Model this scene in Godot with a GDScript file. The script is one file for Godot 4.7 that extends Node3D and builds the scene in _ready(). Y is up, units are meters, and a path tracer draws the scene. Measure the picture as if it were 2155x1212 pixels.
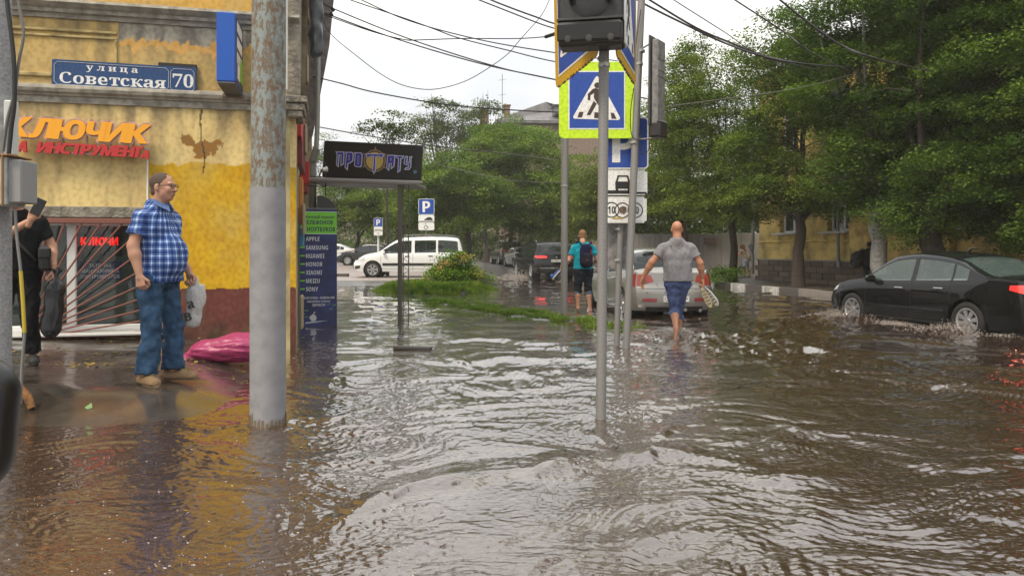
extends Node3D
# Flooded street corner. Metres, y up, the water surface is y = 0, the camera looks along -z.
const FPX := 1600.0   # focal length in photograph pixels
const CX := 1077.5
const HZ := 524.0     # the horizon's row
const EYE := 1.33     # eye height above the water
const STREET := 0.2338  # the streets' turn about y
var rng := RandomNumberGenerator.new()
var taken := {}
var M := {}
var T := {}
var N1 := FastNoiseLite.new()
var N2 := FastNoiseLite.new()
var sans: SystemFont
var sans_bold: SystemFont
var serif_bold: SystemFont


# ---------- mesh building ----------
class B:
	var v := PackedVector3Array()
	var n := PackedVector3Array()
	var t := PackedVector2Array()
	var c := PackedColorArray()
	var ix := PackedInt32Array()
	var tint := Color.WHITE
	var tinted := false

	func vert(p: Vector3, nn: Vector3, uv := Vector2.ZERO) -> int:
		v.append(p); n.append(nn); t.append(uv)
		if tinted: c.append(tint)
		return v.size() - 1

	func face(i: int, j: int, k: int) -> void:
		var cr: Vector3 = (v[j] - v[i]).cross(v[k] - v[i])
		ix.append(i)
		if cr.dot(n[i] + n[j] + n[k]) > 0.0:
			ix.append(k); ix.append(j)
		else:
			ix.append(j); ix.append(k)

	func tri(a: Vector3, b: Vector3, d: Vector3, out: Vector3) -> void:
		var nn := (b - a).cross(d - a).normalized()
		if nn.dot(out) < 0.0: nn = -nn
		face(vert(a, nn), vert(b, nn), vert(d, nn))

	func quad(a: Vector3, b: Vector3, d: Vector3, e: Vector3, out: Vector3) -> void:
		var nn := (b - a).cross(e - a)
		if nn.length() < 1e-12: nn = (d - b).cross(e - b)
		nn = nn.normalized()
		if nn.dot(out) < 0.0: nn = -nn
		var i := vert(a, nn, Vector2(0, 1))
		var j := vert(b, nn, Vector2(1, 1))
		var k := vert(d, nn, Vector2(1, 0))
		var l := vert(e, nn, Vector2(0, 0))
		face(i, j, k); face(i, k, l)

	func box(at: Vector3, s: Vector3, bs := Basis(), bev := 0.0) -> void:
		var h := s / 2.0
		bev = minf(bev, minf(h.x, minf(h.y, h.z)) * 0.9)
		for ax in 3:
			for sg in [-1.0, 1.0]:
				var o := Vector3.ZERO; o[ax] = sg
				var u := (ax + 1) % 3
				var w := (ax + 2) % 3
				var p := []
				for q in [[-1, -1], [1, -1], [1, 1], [-1, 1]]:
					var r := Vector3.ZERO
					r[ax] = sg * h[ax]; r[u] = q[0] * (h[u] - bev); r[w] = q[1] * (h[w] - bev)
					p.append(at + bs * r)
				quad(p[0], p[1], p[2], p[3], bs * o)
		if bev <= 0.0: return
		for ax in 3:
			var u := (ax + 1) % 3
			var w := (ax + 2) % 3
			for su in [-1.0, 1.0]:
				for sw in [-1.0, 1.0]:
					var p := []
					for q in [[-1, 0], [1, 0], [1, 1], [-1, 1]]:
						var r := Vector3.ZERO
						r[ax] = q[0] * (h[ax] - bev)
						r[u] = su * (h[u] - (bev if q[1] == 1 else 0.0))
						r[w] = sw * (h[w] - (0.0 if q[1] == 1 else bev))
						p.append(at + bs * r)
					var o := Vector3.ZERO; o[u] = su; o[w] = sw
					quad(p[0], p[1], p[2], p[3], bs * o)
		for sx in [-1.0, 1.0]:
			for sy in [-1.0, 1.0]:
				for sz in [-1.0, 1.0]:
					var g := Vector3(sx, sy, sz)
					var a := Vector3(h.x, h.y - bev, h.z - bev) * g
					var b := Vector3(h.x - bev, h.y, h.z - bev) * g
					var d := Vector3(h.x - bev, h.y - bev, h.z) * g
					tri(at + bs * a, at + bs * b, at + bs * d, bs * g)

	func bar(a: Vector3, b: Vector3, w: float, d: float, side := Vector3.UP, bev := 0.0) -> void:
		var z := (b - a).normalized()
		var x := side.cross(z)
		if x.length() < 0.01: x = Vector3.RIGHT.cross(z)
		x = x.normalized()
		box((a + b) / 2.0, Vector3(w, d, a.distance_to(b)), Basis(x, z.cross(x), z), bev)

	func grid(rows: Array, wrap := false, flip := false, us := 1.0, vs := 1.0) -> void:
		var nr := rows.size()
		var nc: int = rows[0].size()
		var base := v.size()
		for r in nr:
			for q in nc:
				var a: Vector3 = rows[maxi(r - 1, 0)][q]
				var b: Vector3 = rows[mini(r + 1, nr - 1)][q]
				var l: Vector3 = rows[r][(q - 1 + nc) % nc if wrap else maxi(q - 1, 0)]
				var m: Vector3 = rows[r][(q + 1) % nc if wrap else mini(q + 1, nc - 1)]
				var nn := (b - a).cross(m - l)
				if nn.length() < 1e-14: nn = Vector3.UP
				nn = nn.normalized() * (-1.0 if flip else 1.0)
				vert(rows[r][q], nn, Vector2(float(q) / maxi(nc - 1, 1) * us, float(r) / maxi(nr - 1, 1) * vs))
		for r in nr - 1:
			for q in (nc if wrap else nc - 1):
				var i := base + r * nc + q
				var j := base + r * nc + (q + 1) % nc
				face(i, j, j + nc); face(i, j + nc, i + nc)

	func tube(path: Array, rad, sides := 8, caps := true, oval := 1.0) -> void:
		var rows := []
		var up := Vector3.UP
		var np := path.size()
		for i in np:
			var d: Vector3 = (path[mini(i + 1, np - 1)] - path[maxi(i - 1, 0)]).normalized()
			if i == 0: up = Vector3.RIGHT if absf(d.y) > 0.9 else Vector3.UP
			var x := d.cross(up)
			if x.length() < 0.01: x = d.cross(Vector3(0.3, 0.5, 0.81))
			x = x.normalized()
			up = x.cross(d).normalized()
			var r: float = rad[i] if rad is Array or rad is PackedFloat32Array else rad
			var ring := PackedVector3Array()
			for k in sides:
				var an := TAU * k / sides
				ring.append(path[i] + (x * cos(an) + up * sin(an) * oval) * r)
			rows.append(ring)
		grid(rows, true, false)
		if caps:
			for e in [0, np - 1]:
				var out: Vector3 = (path[0] - path[1]) if e == 0 else (path[np - 1] - path[np - 2])
				for k in range(1, sides - 1): tri(rows[e][0], rows[e][k], rows[e][k + 1], out)

	func lathe(prof: Array, segs := 24, xf := Transform3D(), soft := false) -> void:
		for i in prof.size() - 1:
			var p: Vector2 = prof[i]
			var q: Vector2 = prof[i + 1]
			var e := q - p
			if e.length() < 1e-6: continue
			var fn := Vector2(e.y, -e.x).normalized()
			var na := fn
			var nb := fn
			if soft:
				if i > 0:
					var e0: Vector2 = p - prof[i - 1]
					na = (fn + Vector2(e0.y, -e0.x).normalized()).normalized()
				if i < prof.size() - 2:
					var e1: Vector2 = prof[i + 2] - q
					nb = (fn + Vector2(e1.y, -e1.x).normalized()).normalized()
			var base := v.size()
			for k in segs + 1:
				var an := TAU * k / segs
				var cs := cos(an)
				var sn := sin(an)
				vert(xf * Vector3(p.x * cs, p.y, p.x * sn), (xf.basis * Vector3(na.x * cs, na.y, na.x * sn)).normalized(), Vector2(float(k) / segs, p.y))
				vert(xf * Vector3(q.x * cs, q.y, q.x * sn), (xf.basis * Vector3(nb.x * cs, nb.y, nb.x * sn)).normalized(), Vector2(float(k) / segs, q.y))
			for k in segs:
				var i0 := base + k * 2
				if p.x > 1e-5: face(i0, i0 + 2, i0 + 1)
				if q.x > 1e-5: face(i0 + 1, i0 + 2, i0 + 3)

	func prism(poly: PackedVector2Array, depth: float, xf := Transform3D(), front_only := false) -> void:
		var ids := Geometry2D.triangulate_polygon(poly)
		var lo := Vector2(1e9, 1e9)
		var hi := -lo
		for p in poly:
			lo = lo.min(p); hi = hi.max(p)
		var sz := (hi - lo).max(Vector2(1e-6, 1e-6))
		for z in ([depth] if front_only else [depth, 0.0]):
			var nn := (xf.basis.z * (1.0 if z > 0.0 or front_only else -1.0)).normalized()
			var base := v.size()
			for p in poly: vert(xf * Vector3(p.x, p.y, z), nn, Vector2((p.x - lo.x) / sz.x, 1.0 - (p.y - lo.y) / sz.y))
			for i in range(0, ids.size(), 3): face(base + ids[i], base + ids[i + 1], base + ids[i + 2])
		var area := 0.0
		for i in poly.size():
			var p := poly[i]
			var q := poly[(i + 1) % poly.size()]
			area += p.cross(q)
		for i in poly.size():
			var p := poly[i]
			var q := poly[(i + 1) % poly.size()]
			if p.distance_to(q) < 1e-6: continue
			var o := Vector2(q.y - p.y, p.x - q.x) * signf(area)
			quad(xf * Vector3(p.x, p.y, 0), xf * Vector3(q.x, q.y, 0), xf * Vector3(q.x, q.y, depth), xf * Vector3(p.x, p.y, depth), xf.basis * Vector3(o.x, o.y, 0))

	func add(arr: Array, xf := Transform3D()) -> void:
		var base := v.size()
		var pv: PackedVector3Array = arr[Mesh.ARRAY_VERTEX]
		var pn: PackedVector3Array = arr[Mesh.ARRAY_NORMAL]
		for i in pv.size(): vert(xf * pv[i], (xf.basis * pn[i]).normalized())
		if arr[Mesh.ARRAY_INDEX] != null:
			var pi: PackedInt32Array = arr[Mesh.ARRAY_INDEX]
			for i in range(0, pi.size(), 3): face(base + pi[i], base + pi[i + 1], base + pi[i + 2])
		else:
			for i in range(0, pv.size() - 2, 3): face(base + i, base + i + 1, base + i + 2)

	func mesh() -> ArrayMesh:
		var a := []
		a.resize(Mesh.ARRAY_MAX)
		a[Mesh.ARRAY_VERTEX] = v; a[Mesh.ARRAY_NORMAL] = n; a[Mesh.ARRAY_TEX_UV] = t
		if tinted: a[Mesh.ARRAY_COLOR] = c
		a[Mesh.ARRAY_INDEX] = ix
		var m := ArrayMesh.new()
		m.add_surface_from_arrays(Mesh.PRIMITIVE_TRIANGLES, a)
		return m


# a distance field on a grid, meshed by surface nets: bodies, clothes, bags
class Field:
	var o: Vector3
	var c: float
	var nx: int
	var ny: int
	var nz: int
	var f := PackedFloat32Array()

	func _init(lo: Vector3, hi: Vector3, cell: float) -> void:
		o = lo; c = cell
		nx = int((hi.x - lo.x) / c) + 2; ny = int((hi.y - lo.y) / c) + 2; nz = int((hi.z - lo.z) / c) + 2
		f.resize(nx * ny * nz)
		f.fill(0.5)

	func put(i: int, d: float, k: float) -> void:
		var a := f[i]
		var h := clampf(0.5 + 0.5 * (a - d) / k, 0.0, 1.0)
		f[i] = a + (d - a) * h - k * h * (1.0 - h)

	# a tapered capsule from a to b; sq squeezes it (2 along z = half as deep); clip cuts it flat beyond a point along a normal
	func cap(a: Vector3, b: Vector3, ra: float, rb: float, k := 0.02, sq := Vector3.ONE, cp := Vector3.ZERO, cn := Vector3.ZERO) -> void:
		var r := maxf(ra, rb)
		var mg := Vector3(r / sq.x, r / sq.y, r / sq.z) + Vector3.ONE * (k + 2.5 * c)
		var i0 := Vector3i(((a.min(b) - mg - o) / c).floor()).clamp(Vector3i.ZERO, Vector3i(nx - 1, ny - 1, nz - 1))
		var i1 := Vector3i(((a.max(b) + mg - o) / c).ceil()).clamp(Vector3i.ZERO, Vector3i(nx - 1, ny - 1, nz - 1))
		var ba := (b - a) * sq
		var bb := maxf(ba.dot(ba), 1e-9)
		var inv := 3.0 / (sq.x + sq.y + sq.z)
		var clip := cn != Vector3.ZERO
		for z in range(i0.z, i1.z + 1):
			for y in range(i0.y, i1.y + 1):
				var row := (z * ny + y) * nx
				for x in range(i0.x, i1.x + 1):
					var p := o + Vector3(x, y, z) * c
					var pa := (p - a) * sq
					var h := clampf(pa.dot(ba) / bb, 0.0, 1.0)
					var d := ((pa - ba * h).length() - (ra + (rb - ra) * h)) * inv
					if clip: d = maxf(d, (p - cp).dot(cn))
					put(row + x, d, k)

	func ell(at: Vector3, rad: Vector3, k := 0.02, bs := Basis(), cp := Vector3.ZERO, cn := Vector3.ZERO) -> void:
		var mg := Vector3.ONE * (maxf(rad.x, maxf(rad.y, rad.z)) + k + 2.5 * c)
		var i0 := Vector3i(((at - mg - o) / c).floor()).clamp(Vector3i.ZERO, Vector3i(nx - 1, ny - 1, nz - 1))
		var i1 := Vector3i(((at + mg - o) / c).ceil()).clamp(Vector3i.ZERO, Vector3i(nx - 1, ny - 1, nz - 1))
		var tb := bs.transposed()
		var clip := cn != Vector3.ZERO
		for z in range(i0.z, i1.z + 1):
			for y in range(i0.y, i1.y + 1):
				var row := (z * ny + y) * nx
				for x in range(i0.x, i1.x + 1):
					var p := o + Vector3(x, y, z) * c
					var q: Vector3 = tb * (p - at) / rad
					var k0 := q.length()
					var k1 := maxf((q / rad).length(), 1e-6)
					var d := k0 * (k0 - 1.0) / k1
					if clip: d = maxf(d, (p - cp).dot(cn))
					put(row + x, d, k)

	func cut(cp: Vector3, cn: Vector3) -> void:
		for z in nz:
			for y in ny:
				for x in nx:
					var i := (z * ny + y) * nx + x
					if f[i] < 0.1: f[i] = maxf(f[i], (o + Vector3(x, y, z) * c - cp).dot(cn))

	func rough(ns: FastNoiseLite, amp: float, sc: Vector3) -> void:
		for z in nz:
			for y in ny:
				for x in nx:
					var i := (z * ny + y) * nx + x
					if absf(f[i]) < amp * 2.0 + c * 2.0:
						var p := (o + Vector3(x, y, z) * c) * sc
						f[i] += ns.get_noise_3d(p.x, p.y, p.z) * amp

	func net(b: B) -> void:
		var id := PackedInt32Array()
		id.resize(f.size())
		id.fill(-1)
		var lim := c * 3.0
		var sy := nx
		var sz := nx * ny
		for z in nz - 1:
			for y in ny - 1:
				var row := (z * ny + y) * nx
				for x in nx - 1:
					var i := row + x
					var d0 := f[i]
					if d0 > lim or d0 < -lim: continue
					var q := [d0, f[i + 1], f[i + sy], f[i + sy + 1], f[i + sz], f[i + sz + 1], f[i + sz + sy], f[i + sz + sy + 1]]
					var neg := 0
					for e in q:
						if e < 0.0: neg += 1
					if neg == 0 or neg == 8: continue
					var s := Vector3.ZERO
					var m := 0
					for ax in 3:
						var bit := 1 << ax
						for k in 8:
							if k & bit: continue
							var fa: float = q[k]
							var fb: float = q[k | bit]
							if (fa < 0.0) == (fb < 0.0): continue
							var p := Vector3(k & 1, (k >> 1) & 1, (k >> 2) & 1)
							p[ax] += fa / (fa - fb)
							s += p; m += 1
					s /= m
					var g := Vector3(q[1] + q[3] + q[5] + q[7] - q[0] - q[2] - q[4] - q[6], q[2] + q[3] + q[6] + q[7] - q[0] - q[1] - q[4] - q[5], q[4] + q[5] + q[6] + q[7] - q[0] - q[1] - q[2] - q[3])
					var wp := o + (Vector3(x, y, z) + s) * c
					id[i] = b.vert(wp, g.normalized(), Vector2(wp.x, wp.y))
		for z in range(1, nz - 1):
			for y in range(1, ny - 1):
				var row := (z * ny + y) * nx
				for x in range(1, nx - 1):
					var i := row + x
					if id[i] < 0: continue
					var s0 := f[i] < 0.0
					if s0 != (f[i + 1] < 0.0): _q(b, id[i], id[i - sy], id[i - sy - sz], id[i - sz])
					if s0 != (f[i + sy] < 0.0): _q(b, id[i], id[i - 1], id[i - 1 - sz], id[i - sz])
					if s0 != (f[i + sz] < 0.0): _q(b, id[i], id[i - 1], id[i - 1 - sy], id[i - sy])

	func _q(b: B, i: int, j: int, k: int, l: int) -> void:
		if i < 0 or j < 0 or k < 0 or l < 0: return
		b.face(i, j, k); b.face(i, k, l)


# ---------- objects ----------
func numbered(called: String) -> String:
	var k: int = taken.get(called, 0)
	taken[called] = k + 1
	return called if k == 0 else "%s_%03d" % [called, k]

func tag(o: Node, label: String, category: String, group := "", kind := "") -> Node:
	if label: o.set_meta("label", label)
	if category: o.set_meta("category", category)
	if group: o.set_meta("group", group)
	if kind: o.set_meta("kind", kind)
	return o

func thing(called: String, label: String, category: String, where := Vector3.ZERO, yaw := 0.0, group := "") -> Node3D:
	var o := Node3D.new()
	o.name = numbered(called)
	add_child(o)
	o.position = where
	o.rotation.y = yaw
	tag(o, label, category, group)
	return o

func obj(called: String, b, m: Material, parent: Node = null) -> MeshInstance3D:
	var o := MeshInstance3D.new()
	o.mesh = b.mesh() if b is B else b
	o.material_override = m
	if parent == null:
		o.name = numbered(called)
		add_child(o)
	else:
		o.name = called
		parent.add_child(o, true)
	return o

func struct(called: String, b, m: Material, label := "", parent: Node = null) -> MeshInstance3D:
	var o := obj(called, b, m, parent)
	if parent == null: tag(o, label, "", "", "structure")
	return o

func multi(called: String, mesh: Mesh, xfs: Array, cols: Array, m: Material, parent: Node = null) -> MultiMeshInstance3D:
	var mm := MultiMesh.new()
	mm.transform_format = MultiMesh.TRANSFORM_3D
	mm.use_colors = cols.size() > 0
	mm.mesh = mesh
	mm.instance_count = xfs.size()
	for i in xfs.size():
		mm.set_instance_transform(i, xfs[i])
		if cols.size(): mm.set_instance_color(i, cols[i])
	var o := MultiMeshInstance3D.new()
	o.multimesh = mm
	o.material_override = m
	o.set_meta("kind", "stuff")
	if parent == null:
		o.name = numbered(called)
		add_child(o)
	else:
		o.name = called
		parent.add_child(o, true)
	return o

# a point that the photograph shows at column px, row py, d metres in front of the eye
func at(px: float, py: float, d: float) -> Vector3:
	return Vector3((px - CX) / FPX * d, EYE - (py - HZ) / FPX * d, -d)

func mat(r: float, g: float, b: float, rough := 0.7, metal := 0.0, spec := 0.5) -> StandardMaterial3D:
	var m := StandardMaterial3D.new()
	m.albedo_color = Color(r, g, b).linear_to_srgb()
	m.roughness = rough
	m.metallic = metal
	m.metallic_specular = spec
	return m

# blotchy variation of the colour and a little relief, mapped by position
func grain(m: StandardMaterial3D, tex: String, sc: float, bump := "", bump_cm := 0.0) -> StandardMaterial3D:
	if tex: m.albedo_texture = T[tex]
	if bump:
		m.heightmap_enabled = true
		m.heightmap_texture = T[bump]
		m.heightmap_scale = bump_cm
	m.uv1_triplanar = true
	m.uv1_scale = Vector3.ONE * sc
	return m

func noise_tex(freq: float, lo: float, hi: float, oct := 4, sd := 1, size := 256, type := FastNoiseLite.TYPE_SIMPLEX_SMOOTH) -> ImageTexture:
	var ns := FastNoiseLite.new()
	ns.seed = sd
	ns.frequency = freq
	ns.noise_type = type
	ns.fractal_octaves = oct
	var im := ns.get_seamless_image(size, size)
	im.convert(Image.FORMAT_RGB8)
	for y in size:
		for x in size:
			var k := lo + (hi - lo) * im.get_pixel(x, y).r
			im.set_pixel(x, y, Color(k, k, k))
	return ImageTexture.create_from_image(im)

# lettering: s fitted into w x h (w <= 0 keeps the font's proportions), face towards +z of xf, thickness depth, sheared by slant
func letters(b: B, s: String, font: Font, w: float, h: float, depth: float, xf: Transform3D, slant := 0.0) -> float:
	var tm := TextMesh.new()
	tm.text = s
	tm.font = font
	tm.font_size = 16 if font == serif_bold else 48
	tm.pixel_size = 0.01
	tm.depth = 0.1
	tm.curve_step = 0.5 if font == serif_bold else 2.5
	var arr := tm.get_mesh_arrays()
	var pv: PackedVector3Array = arr[Mesh.ARRAY_VERTEX]
	if pv.is_empty(): return 0.0
	var lo := pv[0]
	var hi := pv[0]
	for p in pv:
		lo = lo.min(p); hi = hi.max(p)
	var sy := h / (hi.y - lo.y)
	var sx := w / (hi.x - lo.x) if w > 0.0 else sy
	var ctr := (lo + hi) / 2.0
	for i in pv.size():
		var q := pv[i] - ctr
		pv[i] = Vector3(q.x * sx + q.y * sy * slant, q.y * sy, (q.z / 0.1 + 0.5) * depth)
	arr[Mesh.ARRAY_VERTEX] = pv
	b.add(arr, xf)
	return (hi.x - lo.x) * sx

func rect(w: float, h: float, r := 0.0) -> PackedVector2Array:
	var p := PackedVector2Array()
	if r <= 0.0: return PackedVector2Array([Vector2(-w / 2, -h / 2), Vector2(w / 2, -h / 2), Vector2(w / 2, h / 2), Vector2(-w / 2, h / 2)])
	for q in 4:
		var cc := Vector2([1, -1, -1, 1][q] * (w / 2 - r), [1, 1, -1, -1][q] * (h / 2 - r))
		for k in 5:
			var an := q * PI / 2 + k * PI / 8
			p.append(cc + Vector2(cos(an), sin(an)) * r)
	return p

func circle(r: float, k := 20, ctr := Vector2.ZERO) -> PackedVector2Array:
	var p := PackedVector2Array()
	for i in k: p.append(ctr + Vector2(cos(TAU * i / k), sin(TAU * i / k)) * r)
	return p

func ring(b: B, r0: float, r1: float, depth: float, xf: Transform3D, k := 24) -> void:
	for i in k:
		var a := TAU * i / k
		var e := TAU * (i + 1) / k
		b.prism(PackedVector2Array([Vector2(cos(a), sin(a)) * r0, Vector2(cos(a), sin(a)) * r1, Vector2(cos(e), sin(e)) * r1, Vector2(cos(e), sin(e)) * r0]), depth, xf)

func offs(x: float, y: float, z := 0.0) -> Transform3D:
	return Transform3D(Basis(), Vector3(x, y, z))

func spline(pts: Array, per := 8) -> Array:
	var out := []
	for i in pts.size() - 1:
		for k in per:
			out.append((pts[i] as Vector3).cubic_interpolate(pts[i + 1], pts[maxi(i - 1, 0)], pts[mini(i + 2, pts.size() - 1)], float(k) / per))
	out.append(pts[-1])
	return out

# value of a curve given as [[x, y], ...] with rising x, eased between the points
func curve(c: Array, x: float) -> float:
	if x <= c[0][0]: return c[0][1]
	for i in c.size() - 1:
		if x <= c[i + 1][0]:
			var t: float = (x - c[i][0]) / (c[i + 1][0] - c[i][0])
			var d1: float = (c[i + 1][1] - c[i][1]) / (c[i + 1][0] - c[i][0])
			var d0: float = d1 if i == 0 else (c[i][1] - c[i - 1][1]) / (c[i][0] - c[i - 1][0])
			var d2: float = d1 if i + 2 >= c.size() else (c[i + 2][1] - c[i + 1][1]) / (c[i + 2][0] - c[i + 1][0])
			var h: float = c[i + 1][0] - c[i][0]
			var m0 := 0.0 if d0 * d1 <= 0.0 else 2.0 * d0 * d1 / (d0 + d1)
			var m1 := 0.0 if d1 * d2 <= 0.0 else 2.0 * d1 * d2 / (d1 + d2)
			var t2 := t * t
			var t3 := t2 * t
			return (2 * t3 - 3 * t2 + 1) * c[i][1] + (t3 - 2 * t2 + t) * h * m0 + (-2 * t3 + 3 * t2) * c[i + 1][1] + (t3 - t2) * h * m1
	return c[-1][1]

func R(a: float, b: float) -> float:
	return rng.randf_range(a, b)

const PROF := false
const SUN := Vector3(-0.38, 0.78, 0.46)

func _ready() -> void:
	# --- camera, sky, sun, exposure ---
	var cam := Camera3D.new()
	cam.name = "camera"
	add_child(cam)
	cam.position = Vector3(0, EYE, 0)
	var near := 0.1
	var hh := 1212.0 / FPX * near
	cam.set_frustum(hh, Vector2(0, (HZ - 606.0) / FPX * near), near, 900.0)
	cam.current = true
	var env := Environment.new()
	env.background_mode = Environment.BG_SKY
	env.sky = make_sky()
	env.tonemap_mode = Environment.TONE_MAPPER_LINEAR
	env.tonemap_exposure = 2.05
	env.fog_enabled = true
	env.fog_density = 0.0009
	env.fog_light_color = Color(0.93, 0.92, 0.88)
	env.sdfgi_enabled = true
	env.ssao_enabled = true
	env.ssil_enabled = true
	var we := WorldEnvironment.new()
	we.name = "environment"
	we.environment = env
	add_child(we)
	var sun := DirectionalLight3D.new()
	sun.name = "sun"
	sun.light_color = Color(1.0, 0.93, 0.82)
	sun.light_energy = 0.5
	sun.light_angular_distance = 14.0
	sun.shadow_enabled = true
	add_child(sun)
	sun.look_at_from_position(Vector3.ZERO, -SUN, Vector3.UP)
	rng.seed = 7
	N1.seed = 3; N1.frequency = 1.0; N1.noise_type = FastNoiseLite.TYPE_SIMPLEX; N1.fractal_type = FastNoiseLite.FRACTAL_NONE
	N2.seed = 11; N2.frequency = 1.0; N2.noise_type = FastNoiseLite.TYPE_SIMPLEX; N2.fractal_octaves = 4
	sans = SystemFont.new(); sans.font_names = PackedStringArray(["Droid Sans"])
	sans_bold = SystemFont.new(); sans_bold.font_names = PackedStringArray(["Droid Sans"]); sans_bold.font_weight = 700
	serif_bold = SystemFont.new(); serif_bold.font_names = PackedStringArray(["Droid Serif"]); serif_bold.font_weight = 700
	make_materials()
	if PROF: printerr("make_materials ", Time.get_ticks_msec())
	# --- the setting ---
	make_ground()
	if PROF: printerr("make_ground ", Time.get_ticks_msec())
	make_water()
	if PROF: printerr("make_water ", Time.get_ticks_msec())
	make_left_pavement()
	if PROF: printerr("make_left_pavement ", Time.get_ticks_msec())
	make_right_pavement()
	make_grass()
	# --- large structure ---
	corner_building()
	if PROF: printerr("corner_building ", Time.get_ticks_msec())
	tattoo_canopy()
	if PROF: printerr("tattoo_canopy ", Time.get_ticks_msec())
	yellow_building()
	if PROF: printerr("yellow_building ", Time.get_ticks_msec())
	brick_building()
	right_fence()
	if PROF: printerr("right_fence ", Time.get_ticks_msec())
	make_trees()
	if PROF: printerr("make_trees ", Time.get_ticks_msec())
	# --- vehicles, people, street furniture, small things ---
	make_cars()
	if PROF: printerr("make_cars ", Time.get_ticks_msec())
	make_people()
	if PROF: printerr("make_people ", Time.get_ticks_msec())
	make_poles()
	if PROF: printerr("make_poles ", Time.get_ticks_msec())
	make_small()
	if PROF: printerr("make_small ", Time.get_ticks_msec())
	make_wires()
	if PROF: printerr("make_wires ", Time.get_ticks_msec())


func make_sky() -> Sky:
	var w := 768
	var h := 384
	var im := Image.create_empty(w, h, false, Image.FORMAT_RGBF)
	var ns := FastNoiseLite.new()
	ns.seed = 21
	ns.noise_type = FastNoiseLite.TYPE_SIMPLEX_SMOOTH
	ns.frequency = 1.0
	ns.fractal_octaves = 6
	ns.fractal_gain = 0.55
	for y in h:
		var el := PI / 2 - (y + 0.5) / h * PI
		for x in w:
			var az := (x + 0.5) / w * TAU
			var dir := Vector3(cos(el) * sin(az), sin(el), cos(el) * cos(az))
			var k := maxf(dir.y, 0.0) + 0.16
			var p := Vector3(dir.x / k, 0, dir.z / k) * 0.9
			var c := ns.get_noise_3d(p.x, 3.0, p.z) * 0.5 + 0.5
			c = smoothstep(0.36, 0.72, c)
			var low := exp(-maxf(dir.y, 0.0) * 5.0)
			c = lerpf(c, 0.85, low * 0.7)
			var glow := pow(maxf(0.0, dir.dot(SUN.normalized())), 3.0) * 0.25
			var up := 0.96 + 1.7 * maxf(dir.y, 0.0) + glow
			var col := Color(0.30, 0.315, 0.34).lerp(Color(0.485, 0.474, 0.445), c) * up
			im.set_pixel(x, y, Color(col.r, col.g, col.b))
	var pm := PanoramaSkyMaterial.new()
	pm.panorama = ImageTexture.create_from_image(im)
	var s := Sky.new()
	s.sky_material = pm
	return s


func make_materials() -> void:
	T.blotch = noise_tex(0.012, 0.62, 1.12, 5, 2)
	T.fine = noise_tex(0.06, 0.72, 1.1, 4, 5)
	T.cloth = noise_tex(0.03, 0.88, 1.06, 3, 6)
	T.bump = noise_tex(0.05, 0.0, 1.0, 5, 9)
	T.cell = noise_tex(0.09, 0.0, 1.0, 3, 4)
	T.wet = noise_tex(0.018, 0.12, 1.25, 4, 33)
	T.streak = noise_tex(0.02, 0.7, 1.1, 5, 14)
	M.white = mat(0.72, 0.72, 0.70, 0.5)
	M.sign_white = grain(mat(0.76, 0.76, 0.74, 0.45), "cloth", 2.5)
	M.sign_blue = grain(mat(0.013, 0.062, 0.34, 0.42), "cloth", 2.5)
	M.black = mat(0.012, 0.012, 0.013, 0.5)
	M.rubber = mat(0.015, 0.015, 0.016, 0.85)
	M.steel = grain(mat(0.30, 0.29, 0.28, 0.5, 0.35), "fine", 4.0, "bump", 0.15)
	M.galv = grain(mat(0.27, 0.265, 0.26, 0.55, 0.25), "fine", 6.0, "bump", 0.2)
	M.chrome = mat(0.38, 0.38, 0.39, 0.15, 1.0)
	M.sky_tint_glass = mat(0.10, 0.145, 0.14, 0.03)  # milky teal painted in for the sky reflected on the panes
	M.sky_tint_glass.albedo_color.a = 0.45
	M.sky_tint_glass.transparency = BaseMaterial3D.TRANSPARENCY_ALPHA
	M.skin = mat(0.46, 0.25, 0.17, 0.55, 0.0, 0.4)
	M.skin.subsurf_scatter_enabled = true
	M.skin.subsurf_scatter_strength = 0.12
	M.skin_tan = mat(0.42, 0.20, 0.12, 0.5, 0.0, 0.4)
	M.glass = mat(0.02, 0.03, 0.03, 0.03)
	M.glass.albedo_color.a = 0.3
	M.glass.transparency = BaseMaterial3D.TRANSPARENCY_ALPHA
	M.tint = M.glass.duplicate()
	M.tint.albedo_color.a = 0.55
	M.dark_glass = mat(0.012, 0.016, 0.017, 0.04, 0.0, 0.6)
	M.plaster = grain(mat(0.40, 0.36, 0.29, 0.9), "blotch", 0.6, "bump", 0.6)
	M.stone = grain(mat(0.34, 0.31, 0.27, 0.9), "fine", 1.5, "bump", 0.8)


# ---------- ground ----------
func sst(a: float, b: float, x: float) -> float:
	return smoothstep(a, b, x)

func verge(x: float, d: float) -> float:   # how far inside the drowned strip of grass
	var a := Vector2(-1.9, 19.4)
	var b := Vector2(1.75, 12.9)
	var p := Vector2(x, d)
	var q := Geometry2D.get_closest_point_to_segment(p, a, b)
	return 1.0 - p.distance_to(q) / (0.62 + 0.25 * N1.get_noise_2d(x * 0.8, d * 0.8))

func mound(x: float, d: float) -> float:
	return 1.0 - Vector2((x + 2.5) / 1.95, (d - 24.7) / 2.7).length()

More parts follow.
